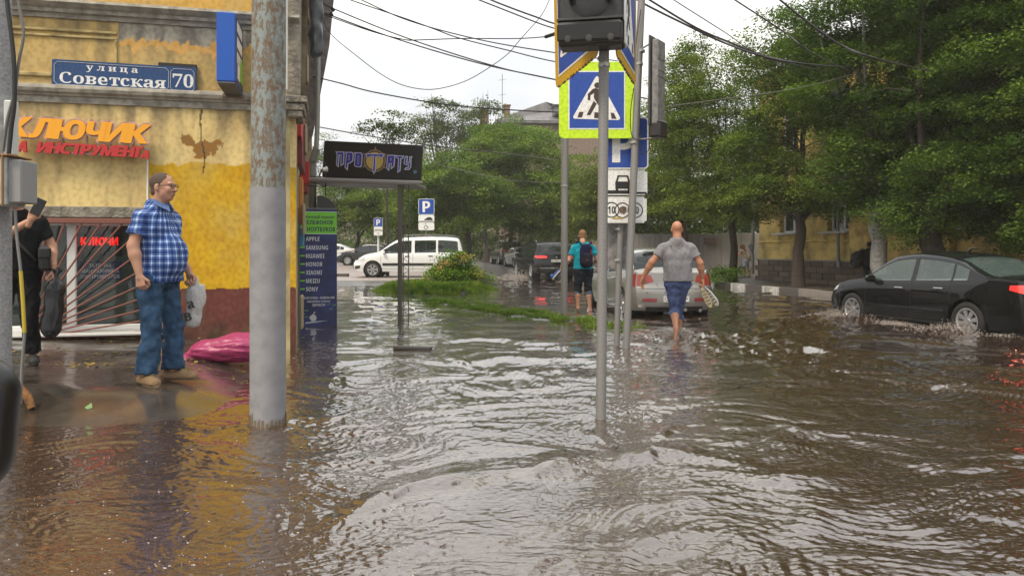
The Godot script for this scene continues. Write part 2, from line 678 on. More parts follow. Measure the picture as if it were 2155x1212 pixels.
func ground_y(x: float, d: float) -> float:
	var h := curve([[0.0, -0.22], [20.0, -0.2], [28.0, -0.07], [34.0, -0.015], [40.0, 0.03], [55.0, 0.15], [80.0, 0.25], [400.0, 0.3]], d)
	var edge := -1.7 - 0.238 * (d - 31.0)
	var lot := sst(26.6, 30.2, d) * sst(0.4, -0.4, x - edge)
	h = lerpf(h, 0.165 + maxf(0.0, d - 34.0) * 0.006, lot)
	h = maxf(h, -0.2 + 0.34 * sst(-0.15, 0.35, mound(x, d)))
	h = maxf(h, -0.2 + 0.2 * sst(-0.5, 0.4, verge(x, d)))
	return h

func make_ground() -> void:
	var xs := [-400.0, -150.0, -80.0, -50.0, -36.0, -28.0]
	var q := -24.0
	while q < 24.1:
		xs.append(q); q += 0.4
	xs.append_array([28.0, 36.0, 50.0, 80.0, 150.0, 400.0])
	var ds := [-200.0, -60.0, -20.0, -6.0, 0.0, 4.0, 7.0]
	q = 9.0
	while q < 44.0:
		ds.append(q); q += 0.35
	ds.append_array([46.0, 49.0, 52.0, 56.0, 60.0, 70.0, 90.0, 130.0, 200.0, 420.0])
	var rows := []
	for d in ds:
		var r := PackedVector3Array()
		for x in xs: r.append(Vector3(x, ground_y(x, d), -d))
		rows.append(r)
	var b := B.new()
	b.grid(rows, false, true)
	var m := grain(mat(0.055, 0.052, 0.05, 0.28, 0.0, 0.6), "blotch", 0.35, "bump", 0.4)
	struct("ground", b, m, "wet dark asphalt of the flooded crossing")
	# the parking bay's light paving behind the bush
	b = B.new()
	rows = []
	for i in 40:
		var d := 29.0 + i * 0.8
		var r := PackedVector3Array()
		for k in 30:
			var x := lerpf(-26.0, -2.0 - 0.238 * (d - 31.0), k / 29.0)
			r.append(Vector3(x, ground_y(x, d) + 0.006, -d))
		rows.append(r)
	b.grid(rows, false, true)
	struct("parking_bay", b, grain(mat(0.30, 0.25, 0.225, 0.5), "fine", 1.2, "bump", 0.4), "pale block paving of the parking bay under the parked cars")


func crest(x: float, d: float, pts: Array, amp: float, wf: float, wb: float) -> float:
	# pts: [x, d] along a wave's ridge; wf, wb: widths of its near and far slopes
	for i in pts.size() - 1:
		var a: Vector2 = pts[i]
		var b: Vector2 = pts[i + 1]
		if x < minf(a.x, b.x) or x > maxf(a.x, b.x): continue
		var t := (x - a.x) / (b.x - a.x)
		var t2 := (i + t) / (pts.size() - 1)
		var e := d - lerpf(a.y, b.y, t) - 0.10 * N1.get_noise_2d(x * 1.1, amp * 900.0) - 0.035 * N1.get_noise_2d(x * 4.3, amp * 500.0 + d)
		amp *= 0.8 + 0.45 * N1.get_noise_2d(x * 1.9, amp * 333.0)
		var w := wf if e < 0.0 else wb
		return amp * exp(-e * e / (w * w)) * sst(0.0, 0.22, t2) * sst(1.0, 0.75, t2)
	return 0.0

func wave_pts(px: Array) -> Array:
	var out := []
	for p in px:
		var d: float = EYE * FPX / (p[1] - HZ)
		out.append(Vector2((p[0] - CX) / FPX * d, d))
	return out

var crests := []
var rings := []
func water_y(x: float, d: float) -> float:
	# chop that runs with the stream, broken into calmer and rougher stretches
	var calm := 0.55 + 0.75 * N1.get_noise_2d(x * 0.22 + 9.0, d * 0.16)
	var left := sst(-1.0, -2.6, x + (d - 5.0) * 0.12) # sheltered thin water over the pavement's edge
	calm = clampf(calm, 0.45, 1.15) * (1.0 - 0.62 * left)
	var wx := x + 0.25 * N1.get_noise_2d(x * 0.7, d * 0.7 + 40.0)
	var wd := d + 0.30 * N1.get_noise_2d(x * 0.6 + 20.0, d * 0.6)
	var h := 0.017 * N1.get_noise_2d(wx * 0.42 + wd * 0.2, wd * 0.75)
	h += 0.0085 * N1.get_noise_2d(wx * 1.15 - wd * 0.4, wd * 2.0 + 7.0)
	h += 0.0044 * N1.get_noise_2d(wx * 2.5 + wd * 0.8, wd * 4.4 + 31.0)
	var near := 1.0 / (1.0 + pow(d / 13.0, 2.0))
	h += 0.0042 * near * absf(N1.get_noise_2d(wx * 5.0 - wd * 1.6, wd * 8.5)) * 1.6
	h -= 0.0052 * (0.35 + near) * absf(N1.get_noise_2d(wx * 1.5 + wd * 0.5 + 60.0, wd * 3.4))
	h -= 0.0024 * near * absf(N1.get_noise_2d(wx * 3.6 - wd * 1.1 + 15.0, wd * 6.5))
	h += 0.0023 * near * N1.get_noise_2d(x * 13.0 + d * 3.0, d * 19.0)
	h *= calm * (1.0 + 0.55 * sst(0.3, 1.6, x) * near)
	# the fine sparkle of the shallow fast water round the traffic island
	var fast := exp(-pow((x + 0.1 + (d - 6.5) * 0.12) / 1.3, 2.0) - pow((d - 6.6) / 2.0, 2.0))
	h += fast * 0.0022 * N1.get_noise_2d(x * 15.0, d * 17.0 + 5.0)
	for c in crests:
		if d > c[4] and d < c[5]: h += crest(x, d, c[0], c[1], c[2], c[3])
	for r in rings:
		if absf(d - r[1]) > r[2] * 3.0: continue
		var e := Vector2(x - r[0], d - r[1]).length()
		if e < r[2] * 3.0: h += r[3] * exp(-pow(e / r[2], 2.0)) * (0.4 * sin(e * r[4]) + 1.2 * N1.get_noise_2d(x * r[5], d * r[5] * 1.3))
	return h

func make_water() -> void:
	crests = [
		[wave_pts([[640, 1118], [760, 1072], [900, 1030], [1080, 994], [1250, 968], [1420, 962], [1570, 972], [1640, 985]]), 0.046, 0.13, 0.24],
		[wave_pts([[690, 1190], [850, 1150], [1050, 1122], [1250, 1090], [1450, 1056], [1650, 1032]]), 0.018, 0.12, 0.2],
		[wave_pts([[820, 1240], [1100, 1200], [1400, 1150], [1700, 1090], [2000, 1040]]), 0.020, 0.13, 0.18],
		[wave_pts([[-40, 956], [60, 946], [200, 930], [330, 918], [430, 907], [520, 897], [700, 884]]), 0.011, 0.035, 0.06],
		[wave_pts([[560, 905], [700, 880], [850, 840], [1000, 800], [1150, 765], [1300, 742]]), 0.012, 0.07, 0.10],
		[wave_pts([[930, 748], [1000, 770], [1060, 788], [1150, 796], [1240, 800]]), 0.022, 0.10, 0.14],
		[wave_pts([[1180, 900], [1300, 940], [1380, 915], [1500, 880], [1620, 868]]), 0.016, 0.12, 0.16],
		[wave_pts([[1480, 905], [1560, 893], [1640, 892], [1700, 905]]), 0.014, 0.11, 0.12],
		[wave_pts([[1280, 860], [1400, 845], [1560, 822], [1700, 800], [1830, 790]]), 0.012, 0.12, 0.16],
		[wave_pts([[1500, 752], [1600, 742], [1700, 738], [1790, 742]]), 0.034, 0.18, 0.22],
		[wave_pts([[1450, 722], [1560, 708], [1660, 694], [1770, 676]]), 0.045, 0.22, 0.3],
		[wave_pts([[1560, 690], [1640, 680], [1720, 668], [1790, 660]]), 0.045, 0.2, 0.3],
		[wave_pts([[1750, 705], [1850, 712], [1960, 722], [2080, 735], [2220, 750]]), 0.05, 0.16, 0.2],
		[wave_pts([[1380, 1010], [1560, 1010], [1760, 1000], [1900, 985]]), 0.018, 0.12, 0.16],
		[wave_pts([[1800, 960], [1950, 990], [2060, 975], [2200, 960]]), 0.016, 0.12, 0.2],
		[wave_pts([[1600, 1130], [1800, 1090], [2000, 1110], [2250, 1080]]), 0.022, 0.12, 0.16],
	]
	for c in crests:
		var lo := 99.0
		var hi := 0.0
		for p in c[0]:
			lo = minf(lo, p.y); hi = maxf(hi, p.y)
		c.append_array([lo - 0.7, hi + 0.7])
	rings = [[2.6, 11.65, 0.6, 0.042, 16.0, 5.0], [6.5, 14.4, 0.5, 0.07, 9.0, 5.5], [7.0, 12.2, 0.55, 0.06, 9.0, 5.5], [5.0, 13.4, 0.9, 0.035, 6.0, 4.0], [4.0, 11.3, 0.9, 0.03, 6.0, 4.0], [3.1, 10.0, 0.8, 0.022, 6.0, 4.0],
		[1.02, 6.1, 0.22, 0.01, 40.0, 9.0], [-1.87, 5.75, 0.3, 0.008, 40.0, 9.0], [1.55, 10.1, 0.2, 0.012, 30.0, 8.0], [1.2, 33.5, 1.6, 0.03, 5.0, 3.0], [0.3, 36.0, 1.4, 0.03, 5.0, 3.0], [7.3, 9.2, 0.6, 0.02, 12.0, 6.0]]
	var fan := [-3.0, -1.6, -1.0]
	var nc := 880
	for i in nc + 1: fan.append(lerpf(-0.78, 0.78, float(i) / nc))
	fan.append_array([1.0, 1.6, 3.0])
	var ds := [1.5, 2.0]
	var nr := 380
	for i in nr + 1: ds.append(1.0 / lerpf(1.0 / 2.55, 1.0 / 24.0, float(i) / nr))
	for i in 46: ds.append(24.6 + i * 0.6)
	var rows := []
	for d in ds:
		var r := PackedVector3Array()
		r.resize(fan.size())
		var k := 0
		for s in fan:
			var x: float = s * d
			r[k] = Vector3(x, water_y(x, d) if absf(s) < 0.9 else 0.0, -d)
			k += 1
		rows.append(r)
	var b := B.new()
	b.grid(rows, false, true)
	# the rest of the flood, behind and beside the eye
	var last := -1.5
	b.quad(Vector3(-4.5, 0, last), Vector3(4.5, 0, last), Vector3(60, 0, 40), Vector3(-60, 0, 40), Vector3.UP)
	var m := mat(0.048, 0.027, 0.0155, 0.04, 0.0, 0.76)
	m.clearcoat_enabled = true
	m.clearcoat = 1.0
	m.clearcoat_roughness = 0.03
	m.heightmap_enabled = true
	m.heightmap_texture = T.bump
	m.heightmap_scale = 0.5
	m.uv1_triplanar = true
	m.uv1_world_triplanar = true
	m.uv1_scale = Vector3(1.3, 1.3, 2.1)
	struct("flood_water", b, m, "brown flood water covering the road, rippled and reflecting the sky")


func pave_y(x: float, d: float) -> float:
	var xr := -1.95 - 0.235 * (d - 6.0)
	var k := sst(5.35, 6.6, d) * sst(0.0, 1.05, xr - x)
	var h := -0.05 + 0.19 * k + 0.035 * maxf(0.0, -x - 3.3) * k
	return h + 0.006 * N1.get_noise_2d(x * 1.1, d * 1.1)

func make_left_pavement() -> void:
	var rows := []
	var d := 4.6
	while d < 12.5:
		var r := PackedVector3Array()
		var x := -12.0
		while x < -1.2:
			r.append(Vector3(x, pave_y(x, d), -d))
			x += 0.12
		rows.append(r)
		d += 0.1
	var b := B.new()
	b.grid(rows, false, true)
	var m := grain(mat(0.062, 0.05, 0.04, 0.3, 0.0, 0.65), "blotch", 0.5, "bump", 0.12)
	m.roughness = 0.42
	m.roughness_texture = T.wet
	m.clearcoat_enabled = true
	m.clearcoat = 0.55
	m.clearcoat_roughness = 0.12
	struct("left_pavement", b, m, "wet asphalt pavement in front of the yellow corner building")


func kerb_at(s: float, w: float) -> Vector3:   # s metres up the street from the kerb beside the silver car, w metres in from the kerb
	return Vector3(8.4, 0, -23.9) + Vector3(-0.232, 0, -0.973) * s + Vector3(0.973, 0, -0.232) * w

func make_right_pavement() -> void:
	var rows := []
	for i in 60:
		var r := PackedVector3Array()
		for k in 20:
			var p := kerb_at(-17.0 + i, 0.12 + k * 0.42)
			p.y = 0.105 + 0.012 * N1.get_noise_2d(p.x * 0.6, p.z * 0.6) - 0.03 * sst(1.0, 3.0, k * 0.42)
			r.append(p)
		rows.append(r)
	var b := B.new()
	b.grid(rows, false, true)
	struct("right_pavement", b, grain(mat(0.085, 0.07, 0.058, 0.5), "blotch", 0.5, "bump", 0.6), "wet earthy pavement between the kerb and the long yellow building")
	var kb := B.new()
	for i in 1: kb.bar(kerb_at(-17, 0.08) + Vector3(0, -0.18, 0), kerb_at(42, 0.08) + Vector3(0, -0.18, 0), 0.13, 0.2)
	var kerb := struct("kerb", kb, M.stone, "row of kerb stones painted in worn white and black along the far pavement")
	var st := B.new()
	st.box(Vector3.ZERO, Vector3(0.16, 0.3, 0.985), Basis(), 0.015)
	var mesh := st.mesh()
	var cols := [grain(mat(0.5, 0.49, 0.46, 0.8), "blotch", 1.3, "bump", 0.4), grain(mat(0.09, 0.08, 0.075, 0.8), "fine", 1.3, "bump", 0.4), grain(mat(0.24, 0.21, 0.19, 0.85), "fine", 1.1, "bump", 0.6)]
	for i in range(-16, 40):
		var o := obj("kerb_stone", mesh, cols[2] if i < -1 or i > 10 else cols[(i + 20) % 2], kerb)
		o.position = kerb_at(i + 0.5, 0.08) + Vector3(0, -0.02 + R(-0.008, 0.008), 0)
		o.rotation.y = STREET + R(-0.01, 0.01)


func tuft(h: float, spread: float, k: int) -> ArrayMesh:
	var b := B.new()
	for i in k:
		var a := R(0, TAU)
		var p := Vector3(cos(a), 0, sin(a)) * R(0, spread)
		var lean := Vector3(cos(a), 0, sin(a)) * R(0.1, 0.7) * h
		var w := Vector3(-sin(a), 0, cos(a)) * R(0.006, 0.011)
		var hh := h * R(0.6, 1.1)
		var mid := p + lean * 0.35 + Vector3(0, hh * 0.6, 0)
		var tip := p + lean + Vector3(0, hh, 0)
		var nn := Vector3(0, 0.8, 0) - lean.normalized() * 0.4
		b.quad(p - w, p + w, mid + w * 0.8, mid - w * 0.8, nn)
		b.tri(mid - w * 0.8, mid + w * 0.8, tip, nn)
	return b.mesh()

func make_grass() -> void:
	var g := mat(1, 1, 1, 0.7, 0.0, 0.2)
	g.vertex_color_use_as_albedo = true
	g.backlight_enabled = true
	g.backlight = Color(0.75, 0.8, 0.35)
	M.leaf = g
	var m := tuft(0.17, 0.07, 11)
	var xf := []
	var cl := []
	for i in 9000:
		var x := R(-4.7, -0.3)
		var d := R(21.6, 27.8)
		var k := mound(x, d) + 0.12 * N1.get_noise_2d(x * 1.5, d * 1.5)
		if k < 0.02 or N1.get_noise_2d(x * 3.0 + 50.0, d * 3.0) > 0.5: continue
		xf.append(Transform3D(Basis(Vector3.UP, R(0, TAU)).scaled(Vector3.ONE * R(0.45, 1.35)), Vector3(x, ground_y(x, d) - 0.02, -d)))
		cl.append(Color(0.06, 0.13, 0.018).lerp(Color(0.19, 0.25, 0.045), clampf(0.5 + 0.6 * N1.get_noise_2d(x * 2.0, d * 2.0) + R(-0.35, 0.35), 0, 1)))
	tag(multi("lawn_grass", m, xf, cl, g), "bright green grass on the small mound round the bush", "grass", "", "stuff")
	xf = []; cl = []
	for i in 9000:
		var x := R(-2.9, 2.6)
		var d := R(12.2, 20.2)
		var k := verge(x, d) + 0.75 * N1.get_noise_2d(x * 1.3 + 3.0, d * 0.9)
		if k < 0.4 or (k < 0.6 and R(0, 1) < 0.6): continue
		xf.append(Transform3D(Basis(Vector3.UP, R(0, TAU)).scaled(Vector3(1.0, 0.62, 1.0) * R(0.5, 1.0)), Vector3(x, maxf(ground_y(x, d), -0.04) - 0.01, -d)))
		cl.append(Color(0.085, 0.16, 0.02).lerp(Color(0.18, 0.24, 0.05), R(0, 1)))
	tag(multi("verge_grass", m, xf, cl, g), "half drowned strip of green grass beside the crossing sign's post", "grass", "", "stuff")


# ---------- the yellow corner building ----------
const CORNER := Vector3(-2.875, 0, -10.1)
var FB := Basis(Vector3.UP, STREET)
var SW := Basis(Vector3.UP, 0.034)   # the street side is not quite square to the front

func fac(px: float, py: float, off := 0.0) -> Vector2:   # where the facade (pushed out by off) is seen at that pixel, in its own axes
	var r := Vector3((px - CX) / FPX, -(py - HZ) / FPX, -1.0)
	var eye := Vector3(0, EYE, 0)
	var t := FB.z.dot(CORNER + FB.z * off - eye) / FB.z.dot(r)
	var l := FB.transposed() * (eye + r * t - CORNER)
	return Vector2(l.x, l.y)

func facade_picture(x0: float, y0: float, x1: float, y1: float, step: float) -> ImageTexture:
	var w := int((x1 - x0) / step)
	var h := int((y1 - y0) / step)
	var im := Image.create_empty(w, h, false, Image.FORMAT_RGB8)
	var band := fac(450, 346).y
	var red := fac(450, 607).y
	var bx := fac(309, 480).x
	var sc := fac(300, 215).y
	var c2 := fac(400, 40).y
	var gx := fac(248, 80).x
	var g0 := fac(400, 92).y
	var g1 := fac(400, 50).y
	var peel := [[fac(394, 297), 0.10, 0.055, 0.5], [fac(434, 310), 0.17, 0.12, -0.6], [fac(420, 322), 0.06, 0.06, 0.3]]
	var crack := fac(425, 300)
	for j in h:
		var y := y1 - (j + 0.5) * step
		for i in w:
			var x := x0 + (i + 0.5) * step
			var n := N2.get_noise_2d(x * 0.9, y * 0.7)
			var m := N2.get_noise_2d(x * 3.1 + 40.0, y * 2.4)
			var f := N2.get_noise_2d(x * 11.0, y * 9.0 + 9.0)
			var run := N2.get_noise_2d(x * 2.6, y * 0.3 + 70.0)
			var c := Color(0.85, 0.755, 0.51)
			if y > c2: c = Color(0.77, 0.61, 0.30)
			elif y > sc: c = Color(0.755, 0.64, 0.39)
			if y < sc and x > bx - 0.012 and y < band + 0.05 * m + 0.02 * sin(x * 9.0):
				c = Color(0.79, 0.63, 0.07)
				c = c.lerp(Color(0.73, 0.55, 0.05), clampf(0.35 + m * 0.9, 0.0, 0.7))
			if y < red + 0.012 * m and x > bx - 0.1:
				c = Color(0.40, 0.205, 0.175).lerp(Color(0.30, 0.15, 0.125), clampf(0.4 + n + f * 0.4, 0.0, 1.0))
			c = c.lerp(Color(0.70, 0.60, 0.40), clampf(n * 0.7 + 0.1, 0.0, 0.5))
			# grime that runs down from the ledges
			var below := 0.0
			if y < sc: below = exp(-(sc - y) / 0.35)
			if y > sc and y < c2: below = exp(-(c2 - y) / 0.45)
			c = c.lerp(Color(0.38, 0.34, 0.27), clampf(below * (0.35 + run * 1.0), 0.0, 0.5))
			c = c.lerp(Color(0.42, 0.37, 0.28), clampf(run * 0.6 - 0.2, 0.0, 0.18))
			# bare grey render under the cornice, with torn paint along its foot
			if x > gx and y > g0 + 0.07 * m + 0.03 * f and y < c2:
				var grey := Color(0.50, 0.48, 0.43).lerp(Color(0.66, 0.63, 0.56), clampf(0.5 + run * 1.4 + f * 0.3, 0.0, 1.0))
				c = grey
			elif x > gx and y > g0 - 0.10 + 0.10 * m and y < c2 - 0.1:
				c = Color(0.80, 0.62, 0.34)
			for p in peel:
				var e: Vector2 = (Vector2(x, y) - p[0]).rotated(p[3])
				if Vector2(e.x / p[1], e.y / p[2]).length() + m * 0.7 + f * 0.3 < 0.95: c = Color(0.60, 0.42, 0.17).lerp(Color(0.48, 0.36, 0.2), clampf(0.5 + f, 0, 1))
			if absf(x - crack.x + 0.03 * sin(y * 7.0) + 0.02 * m) < 0.009 and y < crack.y + 0.42 and y > crack.y - 0.4: c = c.darkened(0.55)
			if y < 0.55: c = c.lerp(Color(0.20, 0.15, 0.12), clampf((0.42 - y) * 1.6 + m * 0.5, 0.0, 0.7))
			c = c.lightened(clampf(f * 0.10, 0, 1)) if f > 0.0 else c.darkened(-f * 0.14)
			im.set_pixel(i, j, c)
	return ImageTexture.create_from_image(im)

func corner_building() -> void:
	var t := thing("corner_building", "old yellow plastered corner building with a maroon painted base and grey mouldings", "building", CORNER, STREET)
	var x0 := -9.6
	var y0 := -0.3
	var y1 := 7.6
	var pic := facade_picture(x0, y0, 0.0, y1, 0.0135)
	var wall := mat(1, 1, 1, 0.9)
	wall.albedo_texture = pic
	wall.texture_repeat = false
	wall.heightmap_enabled = true
	wall.heightmap_texture = pic
	wall.heightmap_scale = 0.5
	var wl := fac(-70, 560).x
	var wr := fac(347, 560).x
	var wt := fac(200, 459).y
	var wb := fac(200, 712).y
	var b := B.new()
	for r in [[x0, wl, y0, y1], [wl, wr, wt, y1], [wl, wr, y0, wb], [wr, 0.0, y0, y1]]:
		var base := b.v.size()
		for q in [[0, 2], [1, 2], [1, 3], [0, 3]]:
			var x: float = r[q[0]]
			var y: float = r[q[1]]
			b.vert(Vector3(x, y, 0), Vector3(0, 0, 1), Vector2((x - x0) / -x0, (y1 - y) / (y1 - y0)))
		b.face(base, base + 1, base + 2); b.face(base, base + 2, base + 3)
	obj("wall", b, wall, t)
	# the rest of the shell: the side along the street, back, roof, and the window's reveals
	b = B.new()
	b.box(SW * Vector3(-0.15, 2.0, -4.2), Vector3(0.3, 4.6, 8.395), SW)
	obj("side_wall", b, grain(mat(0.46, 0.38, 0.19, 0.9), "blotch", 0.5, "bump", 0.8), t)
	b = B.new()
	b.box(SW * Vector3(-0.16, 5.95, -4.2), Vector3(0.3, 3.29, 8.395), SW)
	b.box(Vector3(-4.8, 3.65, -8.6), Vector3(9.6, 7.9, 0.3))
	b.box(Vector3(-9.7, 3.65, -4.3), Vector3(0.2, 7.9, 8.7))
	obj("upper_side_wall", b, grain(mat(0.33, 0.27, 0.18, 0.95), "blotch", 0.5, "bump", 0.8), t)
	b = B.new()
	b.box(Vector3(-4.8, 7.8, -4.2), Vector3(10.4, 0.4, 9.6))
	obj("roof", b, mat(0.12, 0.11, 0.1, 0.7), t)
	b = B.new()
	b.box(Vector3((wl + wr) / 2, wt + 0.04, -0.13), Vector3(wr - wl, 0.08, 0.25))
	b.box(Vector3(wr + 0.04, (wt + wb) / 2, -0.13), Vector3(0.08, wt - wb, 0.25))
	b.box(Vector3((wl + wr) / 2, wb - 0.04, -0.13), Vector3(wr - wl, 0.08, 0.25))
	b.box(Vector3((wl + wr) / 2, (wt + wb) / 2, -1.2), Vector3(wr - wl, wt - wb, 0.05))
	obj("window_reveal", b, mat(0.25, 0.22, 0.17, 0.9), t)
	# mouldings
	var grey := grain(mat(0.36, 0.335, 0.28, 0.9), "streak", 1.2, "bump", 0.8)
	var sc := fac(300, 198).y
	var prof := func(pts: Array, y: float, xa: float, xb: float) -> B:
		var q := B.new()
		var pg := PackedVector2Array()
		for p in pts: pg.append(Vector2(p[0], y + p[1]))
		q.prism(pg, xb - xa, Transform3D(Basis(Vector3(0, 0, 1), Vector3(0, 1, 0), Vector3(-1, 0, 0)), Vector3(xb, 0, 0)))
		return q
	obj("string_course", prof.call([[-0.02, 0.09], [0.05, 0.09], [0.10, 0.065], [0.115, 0.03], [0.10, -0.01], [0.06, -0.03], [0.055, -0.05], [0.03, -0.055], [0.03, -0.135], [-0.02, -0.14]], sc - 0.02, x0, 0.03), grey, t)
	var cy := fac(300, 30).y
	obj("cornice", prof.call([[-0.02, 0.13], [0.06, 0.13], [0.16, 0.10], [0.18, 0.06], [0.13, 0.02], [0.09, 0.0], [0.085, -0.04], [0.04, -0.05], [0.03, -0.10], [-0.02, -0.10]], cy - 0.02, x0, 0.05), grey, t)
	# raised frame of the plaster panel between the mouldings
	var yel := grain(mat(0.52, 0.41, 0.19, 0.9), "blotch", 1.0, "bump", 0.5)
	var pa := fac(0, 56).y
	var px1 := fac(246, 80).x
	b = B.new()
	b.box(Vector3((x0 + px1) / 2, pa, 0.012), Vector3(px1 - x0, 0.035, 0.04), Basis(), 0.008)
	b.box(Vector3((x0 + px1) / 2, pa - 0.07, 0.01), Vector3(px1 - x0, 0.03, 0.03), Basis(), 0.006)
	b.box(Vector3(px1 - 0.015, (pa + sc) / 2 + 0.09, 0.011), Vector3(0.03, pa - sc - 0.35, 0.034), Basis(), 0.006)
	var pb := fac(60, 155).y
	b.box(Vector3((x0 + fac(110, 155).x) / 2, pb, 0.012), Vector3(fac(110, 155).x - x0, 0.05, 0.036), Basis(), 0.008)
	obj("panel_moulding", b, yel, t)
	# corner pilaster with its cap
	var pw := -fac(604, 120).x
	b = B.new()
	b.box(Vector3(-pw / 2 + 0.03, (sc + 7.6) / 2, 0.03), Vector3(pw + 0.06, 7.6 - sc, 0.10), Basis(), 0.01)
	b.box(Vector3(-pw / 2 + 0.05, (sc + 7.6) / 2 + 0.2, -0.35), Vector3(pw, 7.0 - sc, 0.5), Basis(), 0.01)
	obj("corner_pilaster", b, grain(mat(0.30, 0.265, 0.215, 0.95), "streak", 1.0, "bump", 1.2), t)
	b = B.new()
	for q in [[0.0, 0.16, 0.10], [-0.10, 0.11, 0.07], [-0.19, 0.06, 0.05]]: b.box(Vector3(-pw / 2 + 0.05, sc + q[0], -0.2), Vector3(pw + q[1] * 1.2, 0.085, 0.5 + q[2] * 2.0), Basis(), 0.012)
	obj("pilaster_cap", b, grain(mat(0.32, 0.285, 0.23, 0.95), "blotch", 2.0, "bump", 1.5), t)
	# thin pale pipe that runs down the facade beside the pilaster
	b = B.new()
	var pp := fac(602.5, 120)
	b.tube([Vector3(pp.x, sc + 0.1, 0.19), Vector3(pp.x, 7.5, 0.19)], 0.028, 8)
	obj("pale_conduit", b, mat(0.62, 0.6, 0.55, 0.5), t)
	b = B.new()
	b.box(Vector3(bxy(t), (fac(309, 430).y), 0.008), Vector3(0.022, fac(309, 332).y - fac(309, 520).y, 0.016), Basis(), 0.004)
	obj("white_edge_strip", b, M.white, t)
	# concrete lintel over the window
	b = B.new()
	b.box(Vector3((wl + wr) / 2 - 0.1, fac(200, 447).y, 0.03), Vector3(wr - wl + 0.25, fac(200, 436).y - fac(200, 460).y, 0.09), Basis(), 0.012)
	obj("lintel", b, grain(mat(0.27, 0.245, 0.2, 0.95), "blotch", 1.4, "bump", 1.0), t)
	# window: white frame, panes, blind behind
	var win := Node3D.new()
	win.name = "window"
	t.add_child(win)
	var wm: Material = M.white
	b = B.new()
	var ww := wr - wl
	for q in [[wl + 0.03, wb, wt, 0.06], [wr - 0.03, wb, wt, 0.06], [fac(143, 560).x, wb, wt, 0.105], [fac(-10, 560).x, wb, wt, 0.08]]: b.box(Vector3(q[0], (q[1] + q[2]) / 2, -0.13), Vector3(q[3], q[2] - q[1] - 0.002, 0.07), Basis(), 0.01)
	b.box(Vector3((wl + wr) / 2, fac(200, 691).y, -0.131), Vector3(ww - 0.004, 0.075, 0.068), Basis(), 0.01)
	b.box(Vector3((wl + wr) / 2, wt - 0.05, -0.131), Vector3(ww - 0.004, 0.08, 0.068), Basis(), 0.01)
	obj("frame", b, wm, win)
	b = B.new()
	b.box(Vector3((wl + wr) / 2, fac(200, 700).y, 0.01), Vector3(ww + 0.1, 0.03, 0.34), Basis(Vector3.RIGHT, 0.06), 0.006)
	obj("sill", b, mat(0.5, 0.5, 0.48, 0.5), win)
	var xs := [wl, fac(-10, 560).x, fac(143, 560).x, wr]
	for i in 3:
		b = B.new()
		b.box(Vector3((xs[i] + xs[i + 1]) / 2, (wt + wb) / 2, -0.14), Vector3(xs[i + 1] - xs[i] - 0.08, wt - wb - 0.1, 0.008))
		obj("pane", b, M.glass, win)
	b = B.new()
	var y := wb + 0.08
	while y < wt - 0.08:
		b.box(Vector3((wl + wr) / 2, y, -0.24), Vector3(ww - 0.1, 0.026, 0.004), Basis(Vector3.RIGHT, 0.4))
		y += 0.03
	var bl := obj("blind", b, mat(0.26, 0.30, 0.265, 0.6), win)
	bl.set_meta("kind", "stuff")
	# sunburst grille of red-brown rods
	var rust := grain(mat(0.235, 0.085, 0.062, 0.7), "fine", 5.0)
	var gl := fac(74, 560, 0.08).x
	b = B.new()
	var gt := fac(200, 465, 0.06).y
	var gb := fac(200, 706, 0.06).y
	var g0 := wl + 0.1
	b.box(Vector3((g0 + wr) / 2, gt, 0.06), Vector3(wr - g0 + 0.04, 0.06, 0.05), Basis(), 0.006)
	b.box(Vector3((g0 + wr) / 2, gb, 0.06), Vector3(wr - g0 + 0.04, 0.05, 0.05), Basis(), 0.006)
	b.box(Vector3(wr, (gt + gb) / 2, 0.059), Vector3(0.045, gt - gb - 0.056, 0.045), Basis(), 0.006)
	var gr := obj("grille", b, rust, t)
	var org := fac(38, 716, 0.06)
	for an in [3.0, 8.5, 14.0, 19.5, 25.5, 31.5, 38.0, 44.5, 51.0, 57.5, 64.0, 70.5, 77.0]:
		var dir := Vector2(cos(deg_to_rad(an)), sin(deg_to_rad(an)))
		var k := minf((wr - 0.02 - org.x) / dir.x, (gt - 0.03 - org.y) / dir.y)
		var k0 := maxf(0.3, (gb + 0.025 - org.y) / dir.y)
		var a := org + dir * k0
		var e := org + dir * k
		b = B.new()
		b.tube([Vector3(a.x, a.y, 0.06), Vector3(e.x, e.y, 0.06)], 0.0115, 6)
		obj("rod", b, rust, gr)
	# things fixed along the street side
	b = B.new()
	b.prism(PackedVector2Array([Vector2(0, 7.5), Vector2(0.62, 7.5), Vector2(0.42, 5.4), Vector2(0.10, 3.6), Vector2(0, 3.4)]), 0.06, offs(0, 0, -5.2))
	obj("eave_board", b, grain(mat(0.21, 0.19, 0.185, 0.8), "streak", 1.0), t)
	b = B.new()
	b.tube(spline([Vector3(0.22, 7.4, -4.9), Vector3(0.2, 4.2, -4.9), Vector3(0.17, 3.3, -4.9)], 4), 0.05, 10)
	b.tube(spline([Vector3(0.18, 3.3, -4.9), Vector3(0.10, 3.05, -4.95), Vector3(0.10, 2.8, -5.0), Vector3(0.10, 0.1, -5.0)], 5), 0.075, 10)
	obj("drainpipe", b, grain(mat(0.36, 0.36, 0.34, 0.5, 0.3), "fine", 3.0), t)
	for k in 5:
		b = B.new()
		b.box(Vector3(0.03, 0.4 + k * 1.4, -1.2 - k * 0.9), Vector3(0.05, 0.5, 0.35), Basis(), 0.02)
		obj("wall_box", b, mat(0.3, 0.24, 0.16, 0.7), t)
	street_plate()
	shop_letters()
	blue_box()
	window_signs()
	side_signs()

func bxy(_t: Node3D) -> float:
	return fac(309.5, 430).x

